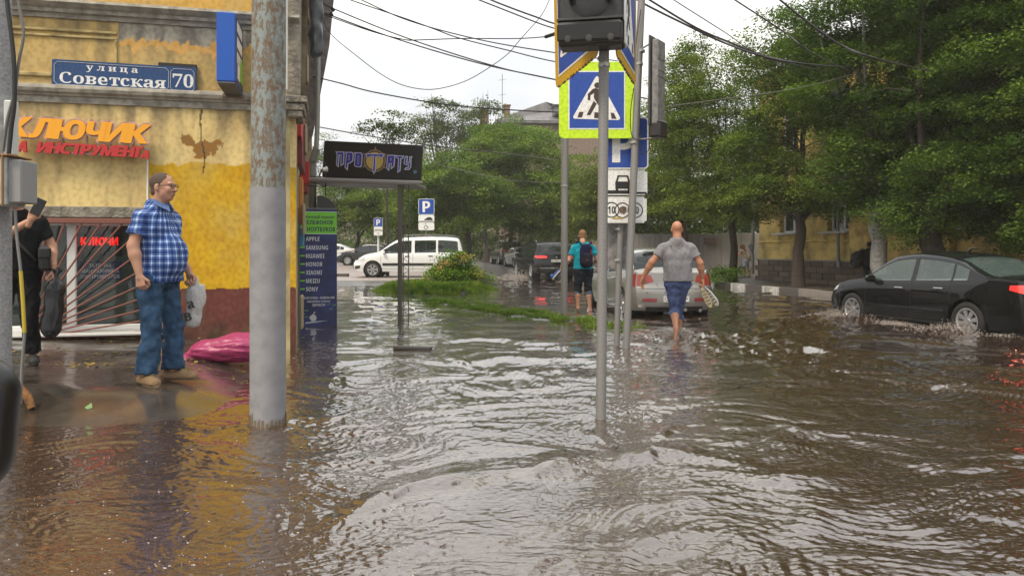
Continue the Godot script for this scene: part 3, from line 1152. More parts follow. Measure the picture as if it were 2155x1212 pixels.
func on_fac(px: float, py: float, off: float, roll := 0.0) -> Transform3D:
	var p := fac(px, py, off)
	return Transform3D(FB * Basis(Vector3(0, 0, 1), roll), CORNER + FB * Vector3(p.x, p.y, off))

func street_plate() -> void:
	var c := on_fac(263.5, 162, 0.05, -0.012)
	var w := fac(416, 168, 0.05).x - fac(112, 155, 0.05).x
	var h := fac(263, 134, 0.05).y - fac(263, 190, 0.05).y
	var t := thing("street_nameplate", "blue street name plate with white lettering above the orange shop letters", "street sign", c.origin, 0)
	t.basis = c.basis
	var b := B.new()
	b.prism(rect(w, h, 0.02), 0.035, offs(0, 0, -0.02))
	obj("plate", b, grain(mat(0.012, 0.06, 0.19, 0.35), "fine", 2.0), t)
	var s := w / 304.0
	b = B.new()
	var split := w / 2 - 58 * s
	for q in [[-w / 2 + 0.028, split - 0.012], [split + 0.012, w / 2 - 0.028]]:
		var bw: float = q[1] - q[0]
		var cx: float = (q[0] + q[1]) / 2
		var hh := h - 0.055
		var ct := 0.035
		var pg := [Vector2(-bw / 2 + ct, -hh / 2), Vector2(bw / 2 - ct, -hh / 2), Vector2(bw / 2, -hh / 2 + ct), Vector2(bw / 2, hh / 2 - ct), Vector2(bw / 2 - ct, hh / 2), Vector2(-bw / 2 + ct, hh / 2), Vector2(-bw / 2, hh / 2 - ct), Vector2(-bw / 2, -hh / 2 + ct)]
		for i in 8: b.bar(Vector3(cx + pg[i].x, pg[i].y, 0.0165), Vector3(cx + pg[(i + 1) % 8].x, pg[(i + 1) % 8].y, 0.0165), 0.003, 0.011, Vector3(0, 0, 1))
	obj("white_border", b, M.sign_white, t)
	b = B.new()
	letters(b, "у л и ц а", serif_bold, 108 * s, 15 * s, 0.003, offs(-28 * s, 13 * s, 0.0145))
	obj("lettering", b, M.sign_white, t)
	b = B.new()
	letters(b, "Советская", serif_bold, 222 * s, 25 * s, 0.003, offs(-25 * s, -9.5 * s, 0.0145))
	obj("lettering", b, M.sign_white, t)
	b = B.new()
	letters(b, "70", serif_bold, 45 * s, 31 * s, 0.003, offs(split + 29 * s, -1.5 * s, 0.0145))
	obj("lettering", b, M.sign_white, t)
	b = B.new()
	b.box(Vector3(w / 2 - 42 * s, h / 2 + 2 * s, -0.024), Vector3(84 * s, 14 * s, 0.025), Basis(), 0.004)
	obj("backing_board", b, mat(0.03, 0.025, 0.02, 0.8), t)

func shop_letters() -> void:
	var c := on_fac(168, 275, 0.12, -0.012)
	var t := thing("orange_shop_sign", "large orange slanted shop letters with pale edges on the yellow wall", "shop sign", c.origin, 0)
	t.basis = c.basis
	var org := mat(0.82, 0.36, 0.014, 0.4)
	var pale := mat(0.62, 0.42, 0.40, 0.5)
	var s := (fac(318, 275, 0.12).x - fac(20, 275, 0.12).x) / 298.0
	var cell := [["К", 18, 67], ["Л", 65, 117], ["Ю", 113, 182], ["Ч", 181, 225], ["И", 219, 271], ["К", 265, 319]]
	for q in cell:
		var lw: float = (q[2] - q[1]) * s * 0.9
		var xf := offs(((q[1] + q[2]) / 2.0 - 168.0) * s, -(q[1] - 140.0) * 0.018 * s, 0.03)
		var b := B.new()
		for k in 10: letters(b, q[0], sans_bold, lw, 44 * s, 0.02, xf.translated(Vector3(cos(k * TAU / 10), sin(k * TAU / 10), 0) * 0.027 + Vector3(0, 0, -0.022)), 0.2)
		var e := obj("letter", b, pale, t)
		b = B.new()
		for k in 6: letters(b, q[0], sans_bold, lw, 44 * s, 0.04, xf.translated(Vector3(cos(k * TAU / 6) * 0.011, sin(k * TAU / 6) * 0.007, -0.03 + 0.0005 * k)), 0.2)
		obj("letter_face", b, org, e)
	c = on_fac(198, 316, 0.12, -0.012)
	t = thing("red_shop_sign", "row of red slanted shop letters on a rail, the last letter hanging crooked", "shop sign", c.origin, 0)
	t.basis = c.basis
	var red := mat(0.46, 0.025, 0.025, 0.4)
	var word := "ЗАТОЧКА ИНСТРУМЕНТА"
	var xs := [-95, -72, -50, -30, -8, 15, 40, 0, 80, 104, 128, 150, 171, 192, 214, 243, 261, 281, 300]
	var ends := [-76, -52, -31, -10, 10, 36, 60, 0, 104, 127, 150, 172, 192, 214, 244, 262, 284, 301, 318]
	for i in word.length():
		if word[i] == " ": continue
		var last := i == word.length() - 1
		var b := B.new()
		var lw: float = (ends[i] - xs[i]) * s * 0.95
		var xf := Transform3D(Basis(Vector3(0, 0, 1), -0.16 if last else 0.0), Vector3(((xs[i] + ends[i]) / 2.0 - 198.0) * s, -(xs[i] - 198.0) * 0.012 * s - (5.0 * s if last else 0.0), 0.0))
		for k in 6: letters(b, word[i], sans_bold, lw, (19.0 if last else 24.0) * s, 0.035, xf.translated(Vector3(cos(k * TAU / 6) * 0.008, sin(k * TAU / 6) * 0.005, 0.0005 * k)), 0.2)
		obj("letter", b, red, t)
	var b := B.new()
	for y in [0.045, -0.05]: b.box(Vector3(0, y, -0.012), Vector3(240 * s, 0.022, 0.02), Basis(), 0.003)
	for x in [-70, -20, 30, 80]: b.box(Vector3(x * s, 0.08, -0.07), Vector3(0.02, 0.22, 0.02), Basis(), 0.003)
	obj("rail", b, mat(0.4, 0.38, 0.36, 0.5, 0.4), t)

func blue_box() -> void:
	# a light box that stands out from the wall, its blank end towards the eye
	var near := 0.82
	var a := fac(455, 25, near)
	var e := fac(495, 173, near)
	var w := e.x - a.x
	var h := a.y - e.y
	var t := thing("projecting_light_box", "blue projecting light box sign with a grey underside left of the lamp post", "sign", CORNER + FB * Vector3((a.x + e.x) / 2, (a.y + e.y) / 2, 0.05), STREET)
	var b := B.new()
	b.box(Vector3(0, 0, near / 2 + 0.0), Vector3(w, h, near - 0.05), Basis(), 0.012)
	obj("box", b, mat(0.008, 0.085, 0.42, 0.35), t)
	b = B.new()
	b.box(Vector3(0, -h / 2 - 0.012, near / 2), Vector3(w - 0.01, 0.022, near - 0.06), Basis(), 0.004)
	obj("underside", b, mat(0.10, 0.10, 0.11, 0.6), t)
	b = B.new()
	b.box(Vector3(0, -h / 2 - 0.03, 0.02), Vector3(w + 0.05, 0.05, 0.12), Basis(), 0.006)
	obj("bracket", b, mat(0.14, 0.1, 0.07, 0.7), t)
	var side := Transform3D(Basis(Vector3(0, 0, -1), Vector3(0, 1, 0), Vector3(1, 0, 0)), Vector3(w / 2, 0, near / 2))
	b = B.new()
	b.prism(rect(near - 0.09, h - 0.04, 0.02), 0.004, side)
	obj("side_panel", b, mat(0.03, 0.04, 0.10, 0.4), t)
	b = B.new()
	for k in 3: b.prism(rect(near - 0.3, 0.13, 0.01), 0.003, side * offs(0, 0.29 - k * 0.19, 0.004))
	b.prism(PackedVector2Array([Vector2(-0.2, -0.34), Vector2(0.05, -0.34), Vector2(0.02, -0.12), Vector2(-0.2, -0.05)]), 0.003, side * offs(0, 0, 0.004))
	obj("side_letter", b, M.sign_white, t)
	b = B.new()
	b.prism(PackedVector2Array([Vector2(0.0, -0.33), Vector2(0.3, -0.33), Vector2(0.3, -0.05), Vector2(0.05, -0.05)]), 0.003, side * offs(0, 0, 0.008))
	obj("green_mark", b, mat(0.15, 0.42, 0.02, 0.4), t)

func window_signs() -> void:
	var c := on_fac(208, 516, -0.19)
	var s := (fac(250, 516, -0.19).x - fac(165, 516, -0.19).x) / 85.0
	var t := thing("led_sign", "black display in the barred window glowing with red letters", "LED sign", c.origin, STREET)
	var b := B.new()
	b.box(Vector3(0, 0, -0.02), Vector3(92 * s, 50 * s, 0.03), Basis(), 0.005)
	obj("display_panel", b, mat(0.01, 0.008, 0.008, 0.4), t)
	var em := mat(0.5, 0.02, 0.01, 0.5)
	em.emission_enabled = true
	em.emission = Color(1.0, 0.09, 0.03)
	em.emission_energy_multiplier = 1.3
	var w := ["К", "Л", "Ю", "Ч", "И"]
	var pos := [-33, -17.5, 1.5, 18.5, 33]
	for i in 5:
		b = B.new()
		letters(b, w[i], sans_bold, (20.0 if i == 2 else 12.5) * s, 19 * s, 0.006, offs(pos[i] * s, 9 * s, -0.004))
		obj("glowing_letter", b, em, t)
	var l := OmniLight3D.new()
	l.name = "sign_light"
	l.light_color = Color(1.0, 0.12, 0.05)
	l.light_energy = 0.012
	l.omni_range = 12.0
	l.omni_attenuation = 2.0
	l.light_size = 0.1
	l.shadow_enabled = true
	t.add_child(l)
	l.position = Vector3(0, 9 * s, 0.03)
	c = on_fac(210, 570, -0.175)
	t = thing("window_poster", "dark blue poster with white lettering behind the window bars", "poster", c.origin, STREET)
	b = B.new()
	b.box(Vector3.ZERO, Vector3(92 * s, 44 * s, 0.006))
	obj("sheet", b, mat(0.045, 0.05, 0.17, 0.5), t)
	b = B.new()
	letters(b, "ЗАТОЧКА", sans_bold, 48 * s, 8 * s, 0.002, offs(0, 12.5 * s, 0.0035))
	letters(b, "МАНИКЮРНЫХ", sans_bold, 80 * s, 8.5 * s, 0.002, offs(0, 0, 0.0035))
	letters(b, "ИНСТРУМЕНТОВ", sans_bold, 82 * s, 8.5 * s, 0.002, offs(0, -13 * s, 0.0035))
	obj("lettering", b, mat(0.75, 0.75, 0.78, 0.5), t)
	c = on_fac(113, 640, -0.175)
	t = thing("phone_number_sheet", "dull red sheet with an upright number low in the barred window", "poster", c.origin, STREET)
	b = B.new()
	b.box(Vector3.ZERO, Vector3(46 * s, 84 * s, 0.006))
	obj("sheet", b, mat(0.24, 0.12, 0.10, 0.6), t)
	b = B.new()
	letters(b, "950-700", sans_bold, 80 * s, 13 * s, 0.002, Transform3D(Basis(Vector3(0, 0, 1), PI / 2), Vector3(12 * s, 0, 0.0035)))
	letters(b, "УСЛУГИ", sans_bold, 72 * s, 12 * s, 0.002, Transform3D(Basis(Vector3(0, 0, 1), PI / 2), Vector3(-9 * s, 0, 0.0035)))
	obj("lettering", b, mat(0.42, 0.06, 0.05, 0.6), t)

func side_signs() -> void:
	var red := mat(0.38, 0.015, 0.015, 0.4)
	var t := thing("red_side_sign", "narrow red sign box seen edge-on high on the corner building's street side", "sign", CORNER + FB * SW * Vector3(0.0, 3.15, -2.6), STREET)
	var b := B.new()
	b.box(Vector3(0.045, 0.25, 0), Vector3(0.09, 0.62, 1.6), Basis(), 0.01)
	obj("box", b, red, t)
	b = B.new()
	b.box(Vector3(0.055, -0.28, -0.2), Vector3(0.08, 0.42, 1.6), Basis(), 0.01)
	obj("lower_box", b, mat(0.14, 0.012, 0.014, 0.5), t)
	t = thing("small_red_sign", "small red box sign beside the drainpipe with a rusty bracket", "sign", CORNER + FB * SW * Vector3(0.0, 2.65, -4.3), STREET)
	b = B.new()
	b.box(Vector3(0.12, 0.1, 0), Vector3(0.16, 0.42, 0.3), Basis(), 0.01)
	obj("box", b, red, t)
	b = B.new()
	b.box(Vector3(0.12, -0.2, 0), Vector3(0.12, 0.16, 0.3), Basis(), 0.01)
	obj("lower_box", b, mat(0.2, 0.03, 0.03, 0.5), t)
	b = B.new()
	b.bar(Vector3(0.12, 0.35, -0.2), Vector3(0.12, -0.3, -0.2), 0.02, 0.02)
	for q in [0.06, -0.12]: b.bar(Vector3(0, q, -0.2), Vector3(0.5, q, -0.2), 0.02, 0.02)
	b.bar(Vector3(0.5, 0.35, -0.2), Vector3(0.5, -0.3, -0.2), 0.02, 0.02)
	obj("bracket", b, mat(0.06, 0.05, 0.045, 0.7), t)
	t = thing("orange_side_board", "narrow orange board seen edge-on on the corner building's street side", "sign", CORNER + FB * SW * Vector3(0.03, 2.0, -2.3), STREET)
	b = B.new()
	b.box(Vector3(0.03, 0.1, 0), Vector3(0.06, 0.75, 0.5), Basis(), 0.01)
	obj("board", b, mat(0.42, 0.16, 0.03, 0.6), t)
	b = B.new()
	b.box(Vector3(0.03, -0.48, -0.3), Vector3(0.07, 0.3, 0.5), Basis(), 0.01)
	obj("blue_board", b, mat(0.06, 0.2, 0.34, 0.6), t)
	t = thing("wrapped_bundle", "bundle wrapped in dark grey plastic hanging high on the building's corner", "bundle", CORNER + FB * Vector3(0.24, 0, -0.6), STREET)
	var f := Field.new(Vector3(-0.2, 3.85, -0.2), Vector3(0.2, 6.0, 0.2), 0.02)
	f.cap(Vector3(0, 5.9, 0), Vector3(0.01, 4.12, 0), 0.1, 0.095, 0.03)
	f.rough(N1, 0.02, Vector3(6, 3, 6))
	b = B.new()
	f.net(b)
	obj("wrap", b, grain(mat(0.085, 0.095, 0.105, 0.35), "blotch", 1.5), t)
	for y in [4.35, 4.9]:
		b = B.new()
		b.tube([Vector3(-0.105, y, 0), Vector3(0, y, 0.108), Vector3(0.105, y, 0), Vector3(0, y, -0.108), Vector3(-0.105, y, 0)], 0.006, 5)
		obj("strap", b, M.black, t)


# ---------- the tattoo parlour's porch roof with its sign ----------
func tattoo_canopy() -> void:
	var p := at(782, 385, 14.6)
	var yaw := -0.06
	var t := thing("porch_canopy", "porch roof on a lattice post beside the corner building, standing in the water", "canopy", Vector3(p.x, 0, p.z), yaw)
	var metal := grain(mat(0.26, 0.25, 0.24, 0.5, 0.2), "fine", 2.0)
	var y := p.y
	var b := B.new()
	b.box(Vector3(-0.12, y - 0.015, -0.2), Vector3(2.1, 0.05, 1.1), Basis(Vector3(0, 0, 1), -0.035), 0.01)
	obj("roof_slab", b, metal, t)
	b = B.new()
	b.box(Vector3(-0.06, y + 0.02, 0.32), Vector3(2.2, 0.05, 0.06), Basis(Vector3(0, 0, 1), -0.037), 0.008)
	obj("front_rail", b, mat(0.34, 0.33, 0.32, 0.5), t)
	var steel := grain(mat(0.16, 0.145, 0.13, 0.6, 0.3), "fine", 4.0)
	var x0 := 0.6
	b = B.new()
	b.box(Vector3(x0, y / 2 - 0.15, 0.25), Vector3(0.075, y + 0.26, 0.075), Basis(), 0.006)
	var post := obj("lattice_post", b, steel, t)
	b = B.new()
	b.tube([Vector3(x0 + 0.16, -0.3, 0.22), Vector3(x0 + 0.16, y - 0.05, 0.22)], 0.011, 6)
	b.tube([Vector3(x0 + 0.055, -0.3, 0.22), Vector3(x0 + 0.055, y - 0.05, 0.22)], 0.011, 6)
	obj("chord", b, steel, post)
	var zig := B.new()
	zig.tube([Vector3(0, 0, 0), Vector3(0.1, 0.075, 0), Vector3(0, 0.15, 0)], 0.006, 5)
	var zm := zig.mesh()
	for i in int(y / 0.15):
		var o := obj("lattice_bar", zm, steel, post)
		o.position = Vector3(x0 + 0.058, i * 0.15 - 0.05, 0.22)
	# the sign board stands on the roof's front edge
	var c := at(782.5, 339.5, 14.5)
	var s := 14.5 / FPX
	t = thing("tattoo_sign", "black sign board with blue pointed lettering round a yellow emblem, on the porch roof", "shop sign", c, 0)
	t.basis = Basis(Vector3.UP, yaw) * Basis(Vector3(0, 0, 1), -0.056)
	b = B.new()
	b.box(Vector3(0, 0, -0.06), Vector3(210 * s, 78 * s, 0.12), Basis(), 0.008)
	obj("board", b, mat(0.012, 0.011, 0.011, 0.45), t)
	# crop units: the lettering drawn on a 2155 x 1207 sheet over 250 x 140 photograph pixels
	var u := s / 8.62
	var P := func(q: Array) -> PackedVector2Array:
		var o := PackedVector2Array()
		for i in range(0, q.size(), 2):
			# take the sheet's slope out again
			o.append(Vector2((q[i] - 970.0) * u, -(q[i + 1] - 505.0 - (q[i] - 970.0) * 0.073) * u))
		return o
	var gold := mat(0.50, 0.36, 0.10, 0.5)
	var bronze := mat(0.24, 0.17, 0.11, 0.5)
	var oc := Vector2((1020 - 970) * u, -(497 - 505 - 50 * 0.073) * u)
	b = B.new()
	ring(b, 178 * u, 205 * u, 0.012, offs(oc.x, oc.y, 0.001), 28)
	for k in 6:
		var a := PI / 2 + k * PI / 3
		var dv := Vector2(cos(a), sin(a))
		var w2 := dv.orthogonal() * 26 * u
		b.prism(PackedVector2Array([oc + dv * 190 * u - w2, oc + dv * 262 * u, oc + dv * 190 * u + w2]), 0.013, offs(0, 0, 0.001))
	obj("emblem_ring", b, bronze, t)
	b = B.new()
	b.prism(circle(160 * u, 26, oc), 0.008, offs(0, 0, 0.001))
	obj("emblem_disc", b, gold, t)
	var blue := mat(0.03, 0.025, 0.33, 0.4)
	var edge := mat(0.46, 0.48, 0.60, 0.4)
	var glyphs := [
		[[290, 312, 440, 318, 455, 345, 455, 545, 400, 580, 395, 385, 365, 380, 362, 600, 318, 560, 318, 350]],
		[[460, 325, 600, 330, 628, 365, 625, 490, 565, 535, 535, 540, 530, 660, 478, 610, 490, 355], [535, 385, 565, 388, 568, 470, 538, 485]],
		[[630, 338, 770, 345, 792, 380, 790, 570, 770, 610, 680, 600, 648, 570, 655, 370], [705, 400, 735, 400, 737, 555, 705, 550]],
		[[848, 362, 1195, 375, 1155, 465, 1110, 425, 1045, 425, 1048, 690, 1020, 730, 990, 685, 998, 420, 930, 425, 880, 450]],
		[[1262, 395, 1395, 405, 1385, 610, 1325, 660, 1325, 560, 1300, 560, 1290, 690, 1245, 640, 1245, 430], [1305, 455, 1330, 455, 1330, 500, 1303, 505]],
		[[1395, 410, 1560, 420, 1530, 470, 1505, 475, 1500, 690, 1452, 725, 1452, 475, 1425, 455]],
		[[1590, 425, 1622, 430, 1615, 540, 1650, 545, 1655, 435, 1710, 435, 1690, 470, 1695, 630, 1660, 678, 1570, 670, 1600, 630, 1640, 625, 1640, 590, 1590, 585, 1555, 560, 1565, 460]]]
	for g in glyphs:
		var poly: PackedVector2Array = P.call(g[0])
		var big := Geometry2D.offset_polygon(poly, 2.0 * u)
		var small := Geometry2D.offset_polygon(poly, -15.0 * u)
		b = B.new()
		for q in big: b.prism(q, 0.020, offs(0, 0, 0.001))
		var lt := obj("letter", b, edge, t)
		b = B.new()
		for q in small: b.prism(q, 0.006, offs(0, 0, 0.0195))
		obj("letter_face", b, blue, lt)
		if g.size() > 1:
			var hole: PackedVector2Array = P.call(g[1])
			b = B.new()
			b.prism(hole, 0.004, offs(0, 0, 0.0245))
			obj("letter_hollow", b, edge, lt)
			b = B.new()
			for q in Geometry2D.offset_polygon(hole, -7.0 * u): b.prism(q, 0.003, offs(0, 0, 0.027))
			obj("letter_core", b, mat(0.012, 0.011, 0.011, 0.45), lt)
	b = B.new()
	b.prism(circle(32 * u, 16, Vector2((1770 - 970) * u, -(715 - 505 - 800 * 0.073) * u)), 0.004, offs(0, 0, 0.001))
	obj("round_sticker", b, mat(0.09, 0.2, 0.24, 0.5), t)
	var l := thing("floodlight", "small white floodlight clipped to the left end of the black sign board", "lamp", at(677, 357, 14.3), 0.6)
	b = B.new()
	b.lathe([Vector2(0.0, 0.0), Vector2(0.03, 0.01), Vector2(0.05, 0.09), Vector2(0.055, 0.1), Vector2(0.0, 0.1)], 14, Transform3D(Basis(Vector3(0, 0, 1), -1.4), Vector3.ZERO))
	obj("lamp_head", b, M.white, l)
	b = B.new()
	b.bar(Vector3(0, 0, 0), Vector3(-0.05, -0.13, -0.03), 0.02, 0.02)
	obj("arm", b, M.black, l)
	# dark round awning end behind the banner
	t = thing("dark_awning", "dark rounded awning end over the shop door behind the banner stand", "awning", at(686, 426, 14.6), STREET)
	b = B.new()
	var pf := PackedVector2Array()
	for i in 9: pf.append(Vector2(-0.17 + 0.34 * sin(PI / 2 * i / 8.0), -0.13 + 0.26 * cos(PI / 2 * i / 8.0)))
	pf.append(Vector2(-0.17, -0.13))
	b.prism(pf, 1.6, Transform3D(Basis(), Vector3(0, 0, -1.6)))
	obj("hood", b, mat(0.05, 0.05, 0.055, 0.3), t)
	b = B.new()
	b.box(Vector3(0.02, -0.14, -0.8), Vector3(0.36, 0.02, 1.62), Basis(), 0.004)
	obj("edge_trim", b, mat(0.22, 0.22, 0.23, 0.4, 0.4), t)


# ---------- houses across the street ----------
func yellow_building() -> void:
	var o := Vector3(10.06, 0, -31.2)
	var t := thing("long_yellow_building", "long yellow two storey building with a stone block base behind the street trees", "building", o, STREET)
	# local x runs away from the pavement, z towards the eye along the street; its face lies at x = 0
	var wallm := grain(mat(0.70, 0.51, 0.17, 0.85), "blotch", 0.35, "bump", 0.5)
	var trim := grain(mat(0.74, 0.55, 0.19, 0.85), "blotch", 0.5, "bump", 0.4)
	var plinth := 0.88
	var top := 8.2
	var L := 30.0
	var b := B.new()
	b.box(Vector3(0.25, -0.1 + plinth / 2, L / 2), Vector3(0.4, plinth + 0.2, L))
	var pl := obj("plinth", b, grain(mat(0.14, 0.11, 0.085, 0.9), "blotch", 0.6, "bump", 1.0), t)
	var st := B.new()
	st.box(Vector3.ZERO, Vector3(0.10, 0.205, 0.66), Basis(), 0.014)
	var sm := st.mesh()
	var tones := []
	for k in 4: tones.append(grain(mat(0.20 - k * 0.022, 0.155 - k * 0.018, 0.115 - k * 0.013, 0.95), "fine", 1.4 + k * 0.3, "bump", 1.2))
	for r in 4:
		var z := -0.1 + (r % 2) * 0.34
		while z < 12.5:
			var s := obj("stone_block", sm, tones[rng.randi() % 4], pl)
			s.position = Vector3(0.03 + R(-0.012, 0.006), 0.14 + r * 0.217, z + 0.33)
			z += 0.68
	b = B.new()
	b.box(Vector3(0.2, plinth + 0.03, L / 2), Vector3(0.46, 0.055, L + 0.1), Basis(), 0.01)
	obj("plinth_ledge", b, M.stone, t)
	# wall with openings: piers between windows, bands below and above
	var wins := []
	for k in 9: wins.append(2.05 + k * 2.95)
	var rowsy := [[1.95, 3.75], [5.1, 6.9]]
	b = B.new()
	var ys := [plinth + 0.05, 1.95, 3.75, 5.1, 6.9, top]
	for k in [0, 2, 4]: b.box(Vector3(0.3, (ys[k] + ys[k + 1]) / 2, L / 2), Vector3(0.36, ys[k + 1] - ys[k], L))
	for k in [1, 3]:
		var z := 0.0
		for w in wins + [L + 0.6]:
			var e: float = minf(w - 0.6, L)
			b.box(Vector3(0.3, (ys[k] + ys[k + 1]) / 2, (z + e) / 2), Vector3(0.36, ys[k + 1] - ys[k], e - z))
			z = w + 0.6
	b.box(Vector3(4.5, top / 2, 0.15), Vector3(8.1, top, 0.3))
	b.box(Vector3(4.5, top / 2, L - 0.15), Vector3(8.1, top, 0.3))
	b.box(Vector3(8.7, top / 2, L / 2), Vector3(0.3, top, L))
	obj("wall", b, wallm, t)
	b = B.new()
	b.box(Vector3(0.08, 1.62, L / 2), Vector3(0.09, 0.05, L - 0.05), Basis(), 0.01)
	b.box(Vector3(0.08, 4.4, L / 2), Vector3(0.14, 0.22, L - 0.05), Basis(), 0.02)
	b.box(Vector3(0.03, top - 0.16, L / 2), Vector3(0.34, 0.32, L + 0.2), Basis(), 0.05)
	obj("band_course", b, trim, t)
	for z in [6.4, 9.6, 15.3, 21.2]:
		b = B.new()
		b.box(Vector3(0.0, 1.5, z), Vector3(0.28, 1.2, 1.05), Basis(), 0.02)
		b.box(Vector3(0.0, 2.15, z), Vector3(0.34, 0.10, 1.15), Basis(), 0.03)
		b.box(Vector3(0.02, 2.28, z), Vector3(0.28, 0.16, 1.0), Basis(), 0.05)
		b.box(Vector3(0.03, 5.1, z), Vector3(0.22, 5.5, 0.85), Basis(), 0.02)
		obj("pilaster", b, trim, t)
	var white := mat(0.66, 0.66, 0.66, 0.5)
	for r in 2:
		for w in wins:
			b = B.new()
			var yy: float = (rowsy[r][0] + rowsy[r][1]) / 2
			var h: float = rowsy[r][1] - rowsy[r][0]
			for s in [-1, 1]: b.box(Vector3(0.34, yy, w + s * 0.56), Vector3(0.08, h, 0.075), Basis(), 0.01)
			for s in [-1, 1]: b.box(Vector3(0.341, yy + s * (h / 2 - 0.04), w), Vector3(0.08, 0.075, 1.04), Basis(), 0.01)
			b.box(Vector3(0.339, yy, w + 0.08), Vector3(0.07, h - 0.15, 0.09), Basis(), 0.01)
			b.box(Vector3(0.342, yy + h * 0.2, w), Vector3(0.065, 0.06, 1.03), Basis(), 0.01)
			var o2 := obj("window", b, white, t)
			b = B.new()
			b.box(Vector3(0.36, yy, w), Vector3(0.012, h - 0.05, 1.05))
			obj("pane", b, M.dark_glass, o2)
			b = B.new()
			b.box(Vector3(0.04, rowsy[r][0] - 0.03, w), Vector3(0.42, 0.05, 1.42), Basis(Vector3(0, 0, 1), 0.12), 0.008)
			obj("sill", b, mat(0.52, 0.52, 0.52, 0.5), o2)
	b = B.new()
	b.tube(spline([Vector3(-0.12, top - 0.2, 5.3), Vector3(-0.12, 1.3, 5.3), Vector3(-0.12, 0.95, 5.35), Vector3(-0.14, 0.7, 5.4)], 4), 0.055, 8)
	b.tube(spline([Vector3(-0.1, top - 0.2, -0.12), Vector3(-0.1, 1.75, -0.12), Vector3(-0.2, 1.55, -0.2), Vector3(-0.25, 1.45, -0.24)], 4), 0.07, 8)
	b.tube(spline([Vector3(-0.16, 1.4, -0.22), Vector3(-0.1, 1.1, -0.14), Vector3(-0.1, 0.3, -0.14)], 4), 0.07, 8)
	obj("drainpipe", b, mat(0.24, 0.24, 0.24, 0.5, 0.3), t)
	b = B.new()
	b.prism(PackedVector2Array([Vector2(-0.5, top), Vector2(9.3, top), Vector2(4.5, top + 2.3)]), L + 0.8, offs(0, 0, -0.4))
	obj("roof", b, grain(mat(0.25, 0.25, 0.26, 0.6), "streak", 0.4), t)

func brick_building() -> void:
	var o := at(1150, 524, 72.0)
	var t := thing("brick_apartment_house", "grey brown brick house with a hipped grey roof and chimneys beyond the trees", "building", Vector3(o.x, 0, o.z), 0.10)
	var top := 13.4
	var b := B.new()
	b.box(Vector3(2.0, top / 2, -6), Vector3(12.5, top, 12))
	obj("wall", b, grain(mat(0.25, 0.185, 0.15, 0.9), "fine", 0.5, "bump", 1.0), t)
	var rm := grain(mat(0.17, 0.165, 0.175, 0.6), "streak", 0.3)
	b = B.new()
	var e := [Vector3(-4.9, top, 0.6), Vector3(8.9, top, 0.6), Vector3(8.9, top, -12.6), Vector3(-4.9, top, -12.6)]
	var r0 := Vector3(0.6, top + 2.75, -4.5)
	var r1 := Vector3(3.4, top + 2.75, -7.5)
	b.quad(e[0], e[1], r1, r0, Vector3(0, 1, 1))
	b.tri(e[1], e[2], r1, Vector3(1, 1, 0))
	b.quad(e[2], e[3], r0, r1, Vector3(0, 1, -1))
	b.tri(e[3], e[0], r0, Vector3(-1, 1, 0))
	b.box(Vector3(2.0, top - 0.12, -6), Vector3(13.75, 0.22, 13.15))
	var roof := obj("roof", b, rm, t)
	for q in [[-3.55, 0.85, -2.5, 0.6], [-5.4, 1.5, -8.0, 0.9]]:
		b = B.new()
		b.box(Vector3(q[0], top + q[1], q[2]), Vector3(q[3], 2.0, q[3]), Basis(), 0.03)
		b.box(Vector3(q[0], top + q[1] + 1.05, q[2]), Vector3(q[3] + 0.16, 0.16, q[3] + 0.16), Basis(), 0.03)
		obj("chimney", b, grain(mat(0.22, 0.13, 0.10, 0.9), "fine", 1.0), roof)
	b = B.new()
	b.box(Vector3(1.6, top + 1.15, -1.0), Vector3(1.5, 0.75, 2.0), Basis(), 0.02)
	b.box(Vector3(1.6, top + 1.6, -0.95), Vector3(1.9, 0.1, 2.3), Basis(), 0.02)
	var dm := obj("dormer", b, rm, roof)
	b = B.new()
	b.box(Vector3(1.6, top + 1.12, 0.02), Vector3(0.55, 0.62, 0.06))
	obj("dormer_window", b, mat(0.5, 0.33, 0.1, 0.5), dm)
	for k in 2:
		for r in [2]:
			b = B.new()
			for q in [[-0.65, 0, 0.1, 1.6], [0.65, 0, 0.1, 1.6], [0, 0.75, 1.3, 0.1], [0, -0.75, 1.3, 0.1], [0.1, 0, 0.08, 1.5]]: b.box(Vector3(-2.6 + k * 3.0 + q[0], 2.2 + r * 3.1 + q[1], 0.03), Vector3(q[2], q[3], 0.1))
			var w := obj("window", b, M.white, t)
			b = B.new()
			b.box(Vector3(-2.6 + k * 3.0, 2.2 + r * 3.1, 0.005), Vector3(1.3, 1.5, 0.06))
			obj("pane", b, M.dark_glass, w)
	var an := thing("roof_antenna", "thin roof antenna mast against the pale sky left of the brick house", "antenna", at(1057, 250, 71.0), 0)
	b = B.new()
	b.tube([Vector3(0, -2.0, 0), Vector3(0, 4.2, 0)], 0.035, 5)
	for y in [2.2, 3.6]: b.tube([Vector3(-0.35, y, 0), Vector3(0.35, y + 0.1, 0)], 0.02, 5)
	obj("mast", b, M.galv, an)
	# lower house behind the left trees' tops
	t = thing("far_pale_house", "pale low house half hidden behind the dark trees at the street's end", "building", Vector3(-12.0, 0, -86.0), 0.2)
	b = B.new()
	b.box(Vector3(0, 3, 0), Vector3(22, 6.5, 8))
	obj("wall", b, mat(0.36, 0.32, 0.27, 0.9), t)
	b = B.new()
	b.prism(PackedVector2Array([Vector2(-4.5, 6.2), Vector2(4.5, 6.2), Vector2(0, 8.2)]), 23.0, Transform3D(Basis(Vector3(0, 0, -1), Vector3(0, 1, 0), Vector3(1, 0, 0)), Vector3(-11.5, 0, 0)))
	obj("roof", b, mat(0.2, 0.19, 0.19, 0.7), t)

